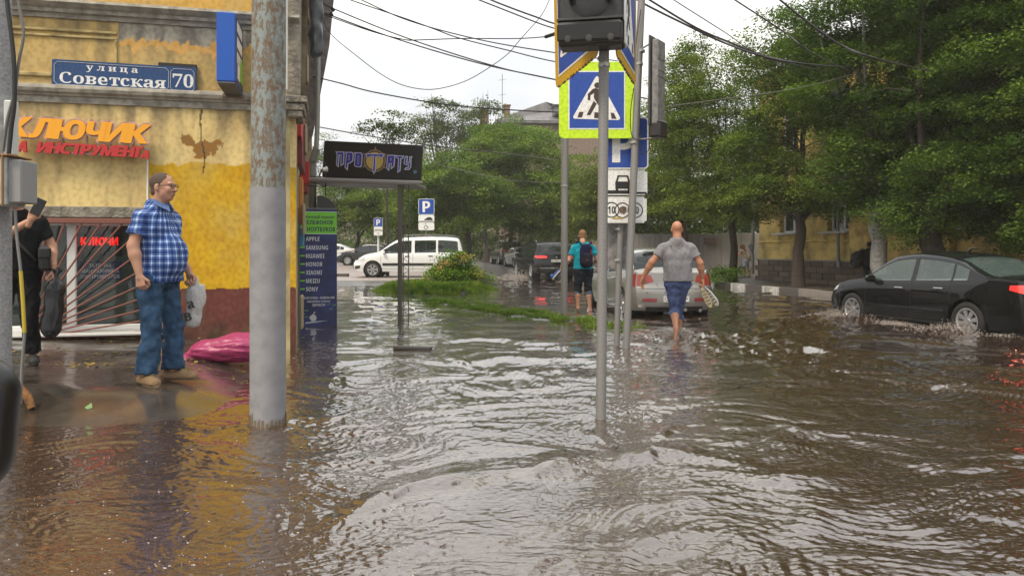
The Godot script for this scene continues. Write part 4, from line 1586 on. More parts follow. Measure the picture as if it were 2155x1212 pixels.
func right_fence() -> void:
	# grey sheet metal fence that closes the yard next to the yellow building
	var a := at(1604, 524, 34.6)
	var t := thing("metal_fence", "grey profiled sheet metal fence and gate beside the yellow building", "fence", Vector3(a.x, 0, a.z), 0.02)
	var h := 2.0
	var x := 0.0
	var mats := [mat(0.34, 0.34, 0.35, 0.5), mat(0.29, 0.285, 0.29, 0.5), mat(0.245, 0.235, 0.235, 0.55)]
	for q in [[0.95, 0], [0.9, 0], [1.0, 1], [0.55, 2], [1.15, 1], [1.2, 2], [1.2, 2]]:
		var b := B.new()
		var rib := PackedVector2Array()
		var w: float = q[0]
		if q[1] == 0:
			b.box(Vector3(-x - w / 2, h / 2 + 0.05, 0), Vector3(w - 0.02, h, 0.05), Basis(), 0.01)
		else:
			var n := int(w / 0.12)
			for i in n: b.box(Vector3(-x - (i + 0.5) * w / n, h / 2 + 0.02, 0.015 * (i % 2)), Vector3(w / n - 0.004, h - 0.03 * (i % 2), 0.04), Basis(), 0.012)
		obj("panel", b, mats[q[1]], t)
		x += w
		b = B.new()
		b.box(Vector3(-x, h / 2, -0.06), Vector3(0.07, h + 0.1, 0.07), Basis(), 0.005)
		obj("fence_post", b, M.galv, t)
	var p := thing("fence_notice", "small brown notice board fixed on the grey metal fence", "notice", at(1493, 508, 34.4), 0.02)
	var b := B.new()
	b.box(Vector3(0, 0, 0.03), Vector3(0.5, 0.3, 0.02), Basis(), 0.004)
	obj("board", b, mat(0.12, 0.085, 0.085, 0.6), p)
	b = B.new()
	b.box(Vector3(0, 0, 0.042), Vector3(0.40, 0.035, 0.006))
	b.box(Vector3(0, 0.09, 0.042), Vector3(0.34, 0.03, 0.006))
	obj("print", b, mat(0.26, 0.2, 0.2, 0.6), p)
	# weathered yard wall farther up the street
	t = thing("weathered_yard_wall", "weathered beige plank fence far up the street behind the silver car", "fence", at(1480, 560, 44.0), 0.12)
	t.position.y = 0.1
	for i in 24:
		b = B.new()
		b.box(Vector3(-i * 0.24, 0.85 + R(-0.02, 0.02), R(-0.01, 0.01)), Vector3(0.225, 1.7 + (0.3 if i > 14 else 0.0), 0.035), Basis(), 0.006)
		obj("plank", b, grain(mat(0.27 + R(-0.05, 0.03), 0.23, 0.19, 0.9), "streak", 1.0) if i < 4 else (t.get_child(i % 4) as MeshInstance3D).material_override, t)


# ---------- trees and shrubs ----------
func leaf_clump(k: int, rad: float, size: float) -> ArrayMesh:
	var b := B.new()
	for i in k:
		var p := Vector3(R(-1, 1), R(-0.5, 0.5), R(-1, 1)) * rad
		var d := Vector3(R(-1, 1), R(-0.9, 0.35), R(-1, 1)).normalized()
		var s := d.cross(Vector3(R(-0.4, 0.4), 1, R(-0.4, 0.4))).normalized()
		var l := size * R(0.7, 1.25)
		var w := l * R(0.36, 0.46)
		var nn := s.cross(d).normalized()
		if nn.y < 0: nn = -nn
		var fold := nn * -w * 0.3
		b.tri(p, p + d * l * 0.45 + s * w + fold, p + d * l, nn)
		b.tri(p, p + d * l * 0.45 - s * w + fold, p + d * l, nn)
	return b.mesh()

var clumps := {}
func fill_crown(blobs: Array, count: int, size: float, gap: float, c0: Color, c1: Color, parent: Node, called := "crown", clear := 0.0) -> void:
	var key := "%.3f" % size
	if not clumps.has(key): clumps[key] = leaf_clump(15, size * 3.0, size)
	var vol := 0.0
	for q in blobs: vol += q[1].x * q[1].y * q[1].z
	var xf := []
	var cl := []
	for q in blobs:
		var n := int(count * q[1].x * q[1].y * q[1].z / vol)
		var made := 0
		var tries := 0
		var big: float = size * 8.0
		while made < n and tries < n:
			# one drooping bough of several clumps, lighter or darker as a whole
			tries += 1
			var d := Vector3(rng.randfn(), rng.randfn(), rng.randfn()).normalized()
			var r := pow(rng.randf(), 0.38)
			var lump := 1.0 + 0.24 * N1.get_noise_3d(d.x * 1.7 + q[0].x, d.y * 1.7, d.z * 1.7 + q[0].z)
			var c: Vector3 = q[0] + d * q[1] * r * lump
			if N1.get_noise_3d(c.x / (size * 9.0), c.y / (size * 6.0), c.z / (size * 9.0)) < gap: continue
			var out := Vector3(d.x, 0.0, d.z)
			out = out.normalized() if out.length() > 0.1 else Vector3(1, 0, 0).rotated(Vector3.UP, R(0, TAU))
			var side := out.cross(Vector3.UP)
			var tone := clampf(0.45 + 0.5 * N1.get_noise_3d(c.x * 0.6, c.y * 0.6, c.z * 0.6) + R(-0.35, 0.35), 0, 1)
			for i in 14:
				var u := R(-1, 1)
				var p: Vector3 = c + out * u * big * 0.62 + side * rng.randfn() * big * 0.26 + Vector3(0, rng.randfn() * big * 0.07 - 0.22 * big * u * absf(u), 0)
				if p.y < clear: continue
				made += 1
				xf.append(Transform3D(Basis.from_euler(Vector3(R(-0.4, 0.4), R(0, TAU), R(-0.4, 0.4))).scaled(Vector3.ONE * R(0.6, 1.15)), p))
				cl.append(c0.lerp(c1, clampf(tone + R(-0.2, 0.2), 0, 1)))
	multi(called, clumps[key], xf, cl, M.leaf, parent)

func tree(called: String, label: String, base: Vector3, tr: float, fork: float, blobs: Array, count: int, size: float, gap: float, c0: Color, c1: Color, bark: Material, group: String, limbs := 9, lean := Vector3.ZERO) -> Node3D:
	var t := thing(called, label, "tree", base, 0.0, group)
	var loc := []
	for q in blobs: loc.append([q[0] - base, q[1]])
	var top := Vector3(0, fork, 0) + lean
	var b := B.new()
	var path := []
	var rad := []
	for i in 9:
		var k := i / 8.0
		path.append(Vector3(0, -0.25, 0).lerp(top, k) + Vector3(N1.get_noise_2d(k * 2.0, base.x), 0, N1.get_noise_2d(k * 2.0, base.z + 9.0)) * tr * 0.45)
		rad.append(tr * (1.0 + 0.55 * exp(-k * 9.0)) * lerpf(1.0, 0.72, k) * (1.0 + 0.06 * N1.get_noise_2d(k * 9.0, base.x * 3.0)))
	b.tube(path, rad, 12)
	var tk := obj("trunk", b, bark, t)
	for i in limbs:
		var q: Array = loc[i % loc.size()]
		var e: Vector3 = q[0] + Vector3(R(-0.7, 0.7), R(-0.2, 0.75), R(-0.7, 0.7)) * q[1]
		var s: Vector3 = path[8].lerp(path[6], R(0, 1))
		if s.y > e.y: s = path[5]
		var m := s.lerp(e, 0.45) + Vector3(R(-0.2, 0.2), R(0.0, 0.35), R(-0.2, 0.2))
		b = B.new()
		var pts := spline([s, m, e], 4)
		var rr := []
		for k in pts.size(): rr.append(lerpf(tr * 0.34, tr * 0.06, float(k) / (pts.size() - 1)))
		b.tube(pts, rr, 6)
		for j in 2:
			var e2: Vector3 = m + Vector3(R(-1, 1), R(0.1, 1.0), R(-1, 1)) * q[1] * 0.6
			b.tube([m, m.lerp(e2, 0.5) + Vector3(0, 0.12, 0), e2], [tr * 0.16, tr * 0.1, tr * 0.04], 5)
		obj("limb", b, bark, tk)
	fill_crown(loc, count, size, gap, c0, c1, t)
	return t

func pxblobs(d: float, list: Array) -> Array:
	var out := []
	for q in list:
		var dd: float = d + q[4]
		out.append([at(q[0], q[1], dd), Vector3(q[2], q[3], q[2]) * dd / FPX])
	return out

func at_ground(px: float, d: float, y: float) -> Vector3:
	return Vector3((px - CX) / FPX * d, y, -d)

func make_trees() -> void:
	var bark := grain(mat(0.060, 0.046, 0.037, 0.95), "streak", 2.0, "bump", 2.5)
	var pale := grain(mat(0.34, 0.33, 0.31, 0.95), "streak", 2.0, "bump", 2.0)
	var g0 := Color(0.045, 0.090, 0.018)
	var g1 := Color(0.150, 0.225, 0.040)
	var y0 := Color(0.070, 0.115, 0.022)
	var y1 := Color(0.215, 0.265, 0.050)
	var row := "street trees along the far pavement"
	tree("linden_tree", "street tree with a thin dark trunk in front of the grey metal fence", at_ground(1543, 28, 0.08), 0.155, 2.9, pxblobs(28, [[1500, 250, 105, 120, 0], [1450, 330, 85, 105, 0.5], [1585, 340, 90, 95, -0.5], [1515, 425, 130, 52, 0], [1462, 120, 42, 60, 1], [1560, 160, 50, 70, 1.0], [1425, 210, 50, 55, 0.5]]), 4300, 0.09, -0.2, y0, y1, bark, row, 12)
	tree("linden_tree", "street tree whose dark trunk stands before the yellow building's first windows", at_ground(1685, 24.2, 0.08), 0.19, 2.6, pxblobs(24.2, [[1640, 392, 110, 60, 0], [1600, 300, 85, 95, 0.5], [1735, 425, 80, 34, 0], [1690, 200, 110, 100, 0.6], [1660, 90, 90, 80, 0.8]]), 3600, 0.09, -0.15, g0.lerp(y0, 0.5), g1.lerp(y1, 0.5), bark, row, 14)
	tree("linden_tree", "tall street tree with a pale whitewashed trunk behind the black sedan's bonnet", at_ground(1852, 21.2, 0.08), 0.255, 2.5, pxblobs(21.2, [[1850, 180, 165, 185, 0], [1800, 345, 95, 80, -0.5], [1925, 350, 120, 95, 0.5], [1860, 10, 130, 110, 0], [1725, 90, 100, 85, 1], [1830, 412, 100, 38, 0]]), 7000, 0.088, -0.2, g0, g1, pale, row, 14)
	tree("linden_tree", "largest street tree with a thick black trunk above the black sedan's roof", at_ground(1962, 19.0, 0.08), 0.30, 2.4, pxblobs(19.0, [[2080, 150, 190, 210, 0], [2050, 370, 160, 100, -0.5], [2160, 430, 140, 110, 0], [1985, -30, 150, 120, 0], [1960, 450, 120, 60, 0.4]]), 11000, 0.085, -0.32, g0, g1, bark, row, 14)
	tree("linden_tree", "street tree at the right edge whose trunk stands outside the picture", at_ground(2350, 16.5, 0.08), 0.26, 2.3, pxblobs(16.5, [[2330, 120, 250, 300, 0], [2240, 420, 150, 120, 0.3], [2120, -60, 150, 120, 1.0]]), 7000, 0.085, -0.25, g0, g1, bark, row, 12)
	tree("linden_tree", "smaller yellow-green street tree beyond the bald man's head", at_ground(1440, 34, 0.1), 0.17, 2.4, pxblobs(34, [[1430, 230, 80, 130, 0], [1385, 385, 85, 85, 0], [1390, 290, 50, 60, 0], [1470, 410, 60, 65, 0], [1440, 130, 40, 50, 0.5]]), 2600, 0.11, -0.2, y0, y1, bark, row, 9)
	var mid := "trees round the parking bay"
	tree("maple_tree", "dark tree behind the grey metal fence", at_ground(1510, 44, 0.1), 0.2, 2.0, pxblobs(44, [[1500, 440, 120, 75, 0], [1400, 450, 90, 60, 0.5], [1590, 430, 70, 90, 0]]), 2400, 0.15, -0.5, g0, g1, bark, mid, 6)
	tree("maple_tree", "low leafy tree behind the turquoise T-shirt man's head", at_ground(1215, 58, 0.15), 0.18, 1.6, pxblobs(58, [[1180, 470, 80, 45, 0], [1240, 450, 60, 60, 0], [1130, 490, 60, 30, 0], [1290, 480, 60, 45, 0]]), 1900, 0.16, -0.5, g0, y1, bark, mid, 6)
	tree("maple_tree", "dense tree behind the crossing sign's bottom edge", at_ground(1300, 44, 0.15), 0.2, 2.2, pxblobs(44, [[1320, 400, 90, 95, 0], [1250, 420, 80, 90, 1], [1370, 340, 60, 80, 0]]), 2300, 0.15, -0.3, y0, y1, bark, mid, 7)
	tree("maple_tree", "broad dark tree in the middle above the black off-road car", at_ground(1120, 50, 0.15), 0.22, 2.6, pxblobs(50, [[1110, 380, 100, 100, 0], [1060, 350, 85, 90, 1], [1160, 420, 80, 85, -1], [1090, 455, 110, 55, 0]]), 3400, 0.16, -0.32, g0.lerp(y0, 0.4), g1.lerp(y1, 0.3), bark, mid, 7)
	tree("maple_tree", "bright green bushy tree in the middle below the brick house's roof", at_ground(1075, 54, 0.15), 0.2, 2.8, pxblobs(54, [[1080, 310, 75, 50, 0], [1020, 330, 60, 60, 0], [1140, 300, 40, 35, 0]]), 2100, 0.16, -0.4, Color(0.09, 0.17, 0.03), Color(0.19, 0.28, 0.05), bark, mid, 6)
	tree("maple_tree", "dark tree behind the white van and the blue parking sign", at_ground(985, 46, 0.2), 0.2, 2.3, pxblobs(46, [[940, 400, 85, 80, 0], [1000, 430, 80, 75, 0.5], [900, 440, 70, 60, 0]]), 2900, 0.15, -0.32, g0.lerp(y0, 0.3), g1.lerp(y1, 0.3), bark, mid, 7)
	tree("maple_tree", "tree over the parked cars seen under the porch roof", at_ground(752, 52, 0.3), 0.17, 2.2, pxblobs(52, [[770, 440, 75, 55, 0], [715, 430, 55, 60, 0], [830, 430, 60, 60, 0.5]]), 2500, 0.15, -0.3, g0.lerp(y0, 0.5), g1.lerp(y1, 0.5), bark, mid, 6)
	tree("maple_tree", "low tree right of the lattice post, over the white van's roof", at_ground(862, 50, 0.3), 0.16, 2.2, pxblobs(50, [[870, 400, 50, 75, 0], [850, 460, 50, 35, 0]]), 1000, 0.15, -0.3, g0.lerp(y0, 0.5), g1.lerp(y1, 0.4), bark, mid, 6)
	tree("poplar_tree", "tall loose tree rising into the sky left of the brick house", at_ground(930, 62, 0.2), 0.22, 5.0, pxblobs(62, [[925, 250, 38, 50, 0], [970, 270, 42, 45, 0], [885, 270, 30, 35, 0], [940, 310, 65, 50, 0], [915, 205, 12, 18, 0]]), 900, 0.17, -0.25, Color(0.06, 0.09, 0.025), Color(0.12, 0.16, 0.04), bark, mid, 16)
	tree("poplar_tree", "slender pointed tree just left of the brick house's chimneys", at_ground(1022, 64, 0.2), 0.2, 6.0, pxblobs(64, [[1020, 215, 14, 32, 0], [1000, 265, 30, 40, 0], [1045, 240, 12, 25, 0], [1020, 300, 40, 45, 0]]), 650, 0.17, -0.25, Color(0.055, 0.09, 0.025), Color(0.12, 0.17, 0.04), bark, mid, 12)
	tree("young_tree", "thin sapling with sparse leaves rising behind the tattoo parlour's sign", at_ground(815, 33, 0.17), 0.06, 5.2, pxblobs(33, [[822, 240, 10, 18, 0], [795, 272, 24, 18, 0], [850, 280, 22, 18, 0], [765, 285, 12, 12, 0], [830, 292, 30, 14, 0]]), 120, 0.12, -0.5, Color(0.04, 0.06, 0.018), Color(0.09, 0.12, 0.03), bark, "", 14)
	tree("far_tree", "pale distant tree crown just right of the drainpipe", at_ground(690, 80, 0.3), 0.2, 6, pxblobs(80, [[688, 300, 22, 22, 0], [670, 330, 30, 30, 0]]), 200, 0.2, -0.4, Color(0.1, 0.15, 0.05), Color(0.14, 0.2, 0.06), bark, "", 5)
	# the street's far end closes in one mass of trees
	var far := []
	for i in 26: far.append([Vector3(-42.0 + i * 2.9 + R(-1, 1), 4.2 + R(-1.0, 1.6), -92.0 + R(-6, 6)), Vector3(3.6, 3.6, 3.2)])
	var before := get_child_count()
	fill_crown(far, 5200, 0.26, -0.5, g0, g1, self, "distant_trees")
	var o: Node = get_child(before)
	var low := []
	for i in 20: low.append([Vector3(-36.0 + i * 2.9, 1.6, -76.0 + R(-2, 2)), Vector3(2.4, 2.3, 1.6)])
	fill_crown(low, 5200, 0.26, -0.9, g0, g0.lerp(g1, 0.5), self, "distant_hedge")
	tag(get_child(before + 1), "dark hedge along the far end of the street", "hedge", "", "stuff")
	tag(o, "mass of distant trees closing the street's far end", "trees", "", "stuff")
	# the bush on the mound and a young shoot by the kerb tree
	var t := thing("bush", "green and yellow leaved bush on the grassy mound before the white van", "bush", at_ground(950, 25.2, 0.12))
	var stem := B.new()
	for i in 22:
		var a := R(0, TAU)
		var e := Vector3(cos(a) * R(0.2, 0.8), R(0.5, 1.05), sin(a) * R(0.2, 0.5))
		stem.tube([Vector3(cos(a), 0, sin(a)) * 0.1, e * 0.5 + Vector3(0, 0.12, 0), e], [0.012, 0.009, 0.004], 5)
	obj("stems", stem, bark, t)
	fill_crown([[Vector3(-0.2, 0.42, 0), Vector3(0.75, 0.42, 0.5)], [Vector3(0.35, 0.35, 0), Vector3(0.62, 0.4, 0.5)], [Vector3(0.05, 0.80, 0), Vector3(0.50, 0.38, 0.35)]], 480, 0.085, -0.35, Color(0.06, 0.14, 0.02), Color(0.16, 0.25, 0.03), t, "foliage", -0.05)
	fill_crown([[Vector3(0.3, 0.92, 0), Vector3(0.3, 0.22, 0.25)], [Vector3(-0.35, 0.72, 0.1), Vector3(0.3, 0.16, 0.25)], [Vector3(0.8, 0.45, 0.1), Vector3(0.25, 0.35, 0.2)], [Vector3(-0.8, 0.25, 0.1), Vector3(0.2, 0.25, 0.2)]], 110, 0.06, -0.3, Color(0.28, 0.26, 0.05), Color(0.46, 0.30, 0.12), t, "yellow_foliage", -0.05)
	t = thing("tree_shoots", "leafy green shoots round the foot of the thin dark tree trunk", "shrub", at_ground(1532, 27.4, 0.09))
	fill_crown([[Vector3(-0.15, 0.3, 0), Vector3(0.5, 0.22, 0.35)], [Vector3(0.42, 0.35, 0), Vector3(0.22, 0.18, 0.2)]], 90, 0.085, -0.3, Color(0.06, 0.13, 0.02), Color(0.12, 0.2, 0.03), t, "foliage", 0.0)
	stem = B.new()
	for i in 9: stem.tube([Vector3(R(-0.1, 0.1), 0, 0), Vector3(R(-0.5, 0.5), R(0.25, 0.45), R(-0.2, 0.2))], [0.01, 0.004], 5)
	obj("stems", stem, bark, t)


# ---------- cars ----------
# c: curves over s, metres ahead of the middle between the axles; the car looks along -z
var CS := {}
func side_x(s: float, y: float) -> float:
	var belt := curve(CS.belt, s)
	var w := curve(CS.wid, s)
	if y <= belt:
		return w * curve([[0.0, 0.945], [0.18, 0.975], [0.45, 1.0], [0.72, 0.992], [0.9, 0.965], [1.0, 0.935]], clampf((y - CS.sill) / maxf(belt - CS.sill, 0.01), 0, 1))
	return w * 0.935 - 0.012 - CS.tumble * (y - belt) - 0.05 * pow(maxf(0.0, y - belt), 2.0)

func ds(s: float, y: float) -> float:
	var kr := smoothstep(CS.s0 + 0.4, CS.s0, s)
	var kf := smoothstep(CS.s1 - 0.4, CS.s1, s)
	return s + curve(CS.rp, y) * kr - curve(CS.fp, y) * kf

func side_p(s: float, y: float, sg: float, off := 0.0) -> Vector3:
	return Vector3(sg * (side_x(s, y) + off), y, -ds(s, y))

func cap_p(u: float, y: float, rear: bool, off := 0.0) -> Vector3:
	var s: float = CS.s0 if rear else CS.s1
	var sg := -1.0 if rear else 1.0
	return Vector3(u * side_x(s, y), y, -(ds(s, y) + sg * (CS.bulge * (1.0 - pow(absf(u), 2.6)) + off)))

func quad_patch(b: B, c: Array, f: Callable, nu := 6, nv := 4) -> void:
	var rows := []
	for j in nv + 1:
		var r := PackedVector3Array()
		for i in nu + 1:
			var a: Vector2 = (c[0] as Vector2).lerp(c[1], float(i) / nu)
			var e: Vector2 = (c[3] as Vector2).lerp(c[2], float(i) / nu)
			var q := a.lerp(e, float(j) / nv)
			r.append(f.call(q))
		rows.append(r)
	b.grid(rows)

func wheel_meshes(r: float, rim: float, spokes: int, w := 0.2) -> Array:
	var ty := B.new()
	var ax := Transform3D(Basis(Vector3(0, 0, 1), -PI / 2), Vector3.ZERO) # the lathe's axis along x
	ty.lathe([Vector2(rim, -w / 2 + 0.01), Vector2(rim + 0.02, -w / 2), Vector2(r - 0.03, -w / 2), Vector2(r - 0.008, -w / 2 + 0.02), Vector2(r, -w / 2 + 0.05), Vector2(r, w / 2 - 0.05), Vector2(r - 0.008, w / 2 - 0.02), Vector2(r - 0.03, w / 2), Vector2(rim + 0.02, w / 2), Vector2(rim, w / 2 - 0.01)], 36, ax, true)
	var b := B.new()
	b.lathe([Vector2(rim + 0.002, w / 2 - 0.012), Vector2(rim - 0.012, w / 2 - 0.004), Vector2(rim - 0.026, w / 2 - 0.012), Vector2(rim - 0.03, 0.0), Vector2(rim - 0.05, -w / 2 + 0.02)], 36, ax, true)
	for k in spokes:
		var a := TAU * k / spokes
		var q := Basis(Vector3.RIGHT, a)
		var wd := rim * TAU / spokes
		var z := w / 2 - 0.018
		var o := q * Vector3(z, rim - 0.018, 0)
		var i := q * Vector3(z - 0.012, 0.04, 0)
		b.quad(o + q * Vector3(0, 0, wd * 0.24), o - q * Vector3(0, 0, wd * 0.24), i - q * Vector3(0, 0, 0.022), i + q * Vector3(0, 0, 0.022), Vector3.RIGHT)
		for s in [-1, 1]: b.quad(o + q * Vector3(0, 0, s * wd * 0.24), i + q * Vector3(0, 0, s * 0.022), i + q * Vector3(-0.03, 0, s * 0.022), o + q * Vector3(-0.03, 0, s * wd * 0.24), q * Vector3(0, 0, s))
	b.lathe([Vector2(0.0, w / 2 - 0.012), Vector2(0.05, w / 2 - 0.016), Vector2(0.058, w / 2 - 0.035)], 18, ax)
	var d := B.new()
	d.lathe([Vector2(rim - 0.04, w / 2 - 0.075), Vector2(0.0, w / 2 - 0.075)], 24, ax)
	return [ty.mesh(), b.mesh(), d.mesh()]

func car(called: String, label: String, c: Dictionary, paint: Material, where: Vector3, yaw: float, group := "") -> Node3D:
	CS = c
	var t := thing(called, label, "car", where, yaw, group)
	var wr: float = c.wr
	var ra: float = wr + 0.055
	var ax: Array = [c.wb / 2, -c.wb / 2]
	var cut := sqrt(maxf(ra * ra - pow(c.sill - wr, 2.0), 0.01))
	var st := []
	var s: float = c.s0
	while s < c.s1:
		st.append(s); s += 0.055
	st.append(c.s1)
	for a in ax: st.append_array([a - cut + 0.001, a + cut - 0.001])
	for w in c.wins: st.append_array(w)
	st.append_array(c.ws); st.append_array(c.bl)
	st.sort()
	var sx := [st[0]]
	for q in st:
		if q - sx[-1] > 0.004: sx.append(q)
	var Mn := 9
	var G := 6
	var K := 6
	var J := Mn + G + K
	var P := []
	for q in sx:
		var row := PackedVector3Array()
		var yb: float = c.sill
		for a in ax:
			if absf(q - a) < cut: yb = maxf(yb, wr + sqrt(maxf(ra * ra - (q - a) * (q - a), 0.0)))
		var belt := curve(c.belt, q)
		var top := maxf(curve(c.top, q), belt + 0.012)
		yb = minf(yb, belt - 0.03)
		var cr := minf(0.062, (top - belt) * 0.6)
		var ye := top - cr
		for j in Mn + 1: row.append(side_p(q, lerpf(yb, belt, float(j) / Mn), -1.0))
		for j in range(1, G + 1): row.append(side_p(q, lerpf(belt + 0.0, ye, float(j) / G), -1.0))
		var xe := -row[Mn + G].x
		for j in range(1, K + 1):
			var u := float(j) / K
			row.append(Vector3(-xe * (1.0 - u), ye + cr * (1.0 - pow(1.0 - u, 2.4)), -ds(q, ye)))
		P.append(row)
	var nst := sx.size()
	var Nn := []
	for i in nst:
		var row := PackedVector3Array()
		for j in J + 1:
			var a: Vector3 = P[mini(i + 1, nst - 1)][j] - P[maxi(i - 1, 0)][j]
			var e: Vector3
			if j == Mn: e = P[i][j] - P[i][j - 1]
			elif j == J: e = Vector3(1, 0, 0)
			else: e = P[i][mini(j + 1, J)] - P[i][maxi(j - 1, 0)]
			row.append(e.cross(a).normalized())
		Nn.append(row)
	var body := B.new()
	var wb2 := {}
	for i in nst - 1:
		var mid: float = (sx[i] + sx[i + 1]) / 2
		for j in J:
			for sg in [1.0, -1.0]:
				var k := "body"
				if j >= Mn and j < Mn + G - 1 and curve(c.top, mid) - curve(c.belt, mid) > 0.1:
					for w in c.wins.size():
						if mid > c.wins[w][0] and mid < c.wins[w][1]: k = "side_window%d%s" % [w, sg]
				if j > Mn + G - (1 if c.has("wide_rear") and mid < 0.0 else 0):
					if mid > c.ws[0] and mid < c.ws[1]: k = "windscreen"
					if mid > c.bl[0] and mid < c.bl[1]: k = "rear_window"
				var b: B = body
				if k != "body":
					if not wb2.has(k): wb2[k] = B.new()
					b = wb2[k]
				var id := []
				for q in [[i, j], [i + 1, j], [i + 1, j + 1], [i, j + 1]]:
					var p: Vector3 = P[q[0]][q[1]]
					var n: Vector3 = Nn[q[0]][q[1]]
					if sg < 0: p.x = -p.x; n.x = -n.x
					if k != "body": p -= n * 0.004
					id.append(b.vert(p, n))
				b.face(id[0], id[1], id[2]); b.face(id[0], id[2], id[3])
	# the two ends
	for rear in [true, false]:
		var i := 0 if rear else nst - 1
		var rows := []
		for j in J + 1:
			var p: Vector3 = P[i][j]
			var r := PackedVector3Array()
			for k in 17:
				var u := k / 8.0 - 1.0
				r.append(Vector3(-p.x * u, p.y, p.z + (1.0 if rear else -1.0) * c.bulge * (1.0 - pow(absf(u), 2.6)) * smoothstep(0.0, 0.3, -p.x)))
			rows.append(r)
		body.grid(rows, false, rear == false)
	var bm := obj("body", body, paint, t)
	for k in wb2: obj(k.rstrip("0123456789.-") if k.begins_with("side") else k, wb2[k], c.get("glass", M.glass), bm)
	var b := B.new()
	b.box(Vector3(0, c.sill + 0.03, -(c.s0 + c.s1) / 2), Vector3(c.w * 1.6, 0.05, c.s1 - c.s0 - 0.7))
	for a in ax:
		for sg in [-1.0, 1.0]:
			b.lathe([Vector2(ra, 0.0), Vector2(ra, 0.34), Vector2(0.0, 0.34)], 24, Transform3D(Basis(Vector3(0, 0, 1), PI / 2 * sg), Vector3(sg * (c.w - 0.03), wr, -a)))
	obj("underbody", b, M.black, t)
	# seats and dashboard, seen through the glass
	var inn := mat(0.03, 0.03, 0.032, 0.8)
	b = B.new()
	var by := curve(c.belt, 0.0)
	b.box(Vector3(0, by - 0.22, -c.ws[1] + 0.35), Vector3(c.w * 1.5, 0.3, 0.4), Basis(), 0.05)
	for q in [[0.15, -0.36], [0.15, 0.36], [-0.8, -0.36], [-0.8, 0.36]]:
		b.box(Vector3(q[1], by - 0.15, -q[0] + 0.22), Vector3(0.48, 0.72, 0.14), Basis(Vector3.RIGHT, 0.2), 0.05)
		b.box(Vector3(q[1], by + 0.3, -q[0] + 0.33), Vector3(0.24, 0.16, 0.09), Basis(Vector3.RIGHT, 0.2), 0.04)
		b.box(Vector3(q[1], by - 0.46, -q[0]), Vector3(0.5, 0.16, 0.48), Basis(), 0.05)
	b.box(Vector3(0, c.sill + 0.15, 0.1), Vector3(c.w * 1.6, 0.03, 3.0))
	obj("interior", b, inn, t)
	# wheels
	var wm := wheel_meshes(wr, c.get("rim", wr - 0.11), c.get("spokes", 5))
	for a in ax:
		for sg in [-1.0, 1.0]:
			var w := obj("wheel", wm[0], M.rubber, t)
			w.position = Vector3(sg * (c.w - 0.11), wr, -a)
			w.rotation = Vector3(0.4 * a, 0.0 if sg > 0 else PI, 0)
			obj("rim", wm[1], c.get("rim_mat", mat(0.42, 0.42, 0.43, 0.3, 0.7)), w)
			obj("brake_disc", wm[2], mat(0.04, 0.04, 0.04, 0.6, 0.4), w)
	# doors' gaps, handles, mirrors
	var gap := B.new()
	for q in c.gaps:
		for sg in [-1.0, 1.0]:
			var y1 := curve(c.belt, q[0]) - 0.015
			quad_patch(gap, [Vector2(q[0] - 0.005, q[1]), Vector2(q[0] + 0.005, q[1]), Vector2(q[0] + 0.005, y1), Vector2(q[0] - 0.005, y1)], func(p): return side_p(p.x, p.y, sg, 0.002), 1, 8)
	for sg in [-1.0, 1.0]:
		for q in c.gaps.size() - 1: quad_patch(gap, [Vector2(c.gaps[q][0], c.sill + 0.09), Vector2(c.gaps[q + 1][0], c.sill + 0.09), Vector2(c.gaps[q + 1][0], c.sill + 0.1), Vector2(c.gaps[q][0], c.sill + 0.1)], func(p): return side_p(p.x, p.y, sg, 0.002), 10, 1)
	obj("door_gaps", gap, M.black, bm)
	for q in c.handles:
		for sg in [-1.0, 1.0]:
			b = B.new()
			var p := side_p(q, curve(c.belt, q) - 0.13, sg, 0.022)
			b.box(p, Vector3(0.03, 0.03, 0.2), Basis(), 0.012)
			obj("door_handle", b, c.get("handle_mat", paint), t)
	for sg in [-1.0, 1.0]:
		b = B.new()
		var ms: float = c.get("mirror_s", c.wins[-1][1] - 0.12)
		var p := side_p(ms, curve(c.belt, ms) + 0.04, sg, 0.12)
		var mf := Field.new(p - Vector3.ONE * 0.2, p + Vector3.ONE * 0.2, 0.02)
		mf.ell(p, Vector3(0.115, 0.075, 0.075), 0.01, Basis(), p + Vector3(0, 0, 0.035), Vector3(0, 0, 1))
		mf.cap(p - Vector3(sg * 0.16, 0.05, 0), p, 0.025, 0.03, 0.02)
		mf.net(b)
		obj("wing_mirror", b, c.get("mirror_mat", paint), t)
	return t

func lamp_mat(r: float, g: float, bl: float, glow := 0.0) -> StandardMaterial3D:
	var m := mat(r, g, bl, 0.12, 0.0, 0.6)
	m.clearcoat_enabled = true
	m.clearcoat = 1.0
	if glow > 0.0:
		m.emission_enabled = true
		m.emission = Color(1.0, 0.10, 0.06)
		m.emission_energy_multiplier = glow
	return m

# a lamp that wraps the corner: a patch on the end and one on the side
func corner_lamp(t: Node3D, called: String, m: Material, rear: bool, capq: Array, sideq: Array) -> void:
	for sg in [-1.0, 1.0]:
		var b := B.new()
		if capq.size(): quad_patch(b, capq, func(p): return cap_p(p.x * sg, p.y, rear, 0.008))
		if sideq.size(): quad_patch(b, sideq, func(p): return side_p(p.x, p.y, sg, 0.008))
		obj(called, b, m, t)

func cap_patch(t: Node3D, called: String, m: Material, rear: bool, q: Array, off := 0.006) -> MeshInstance3D:
	var b := B.new()
	quad_patch(b, q, func(p): return cap_p(p.x, p.y, rear, off), 14, 4)
	return obj(called, b, m, t)

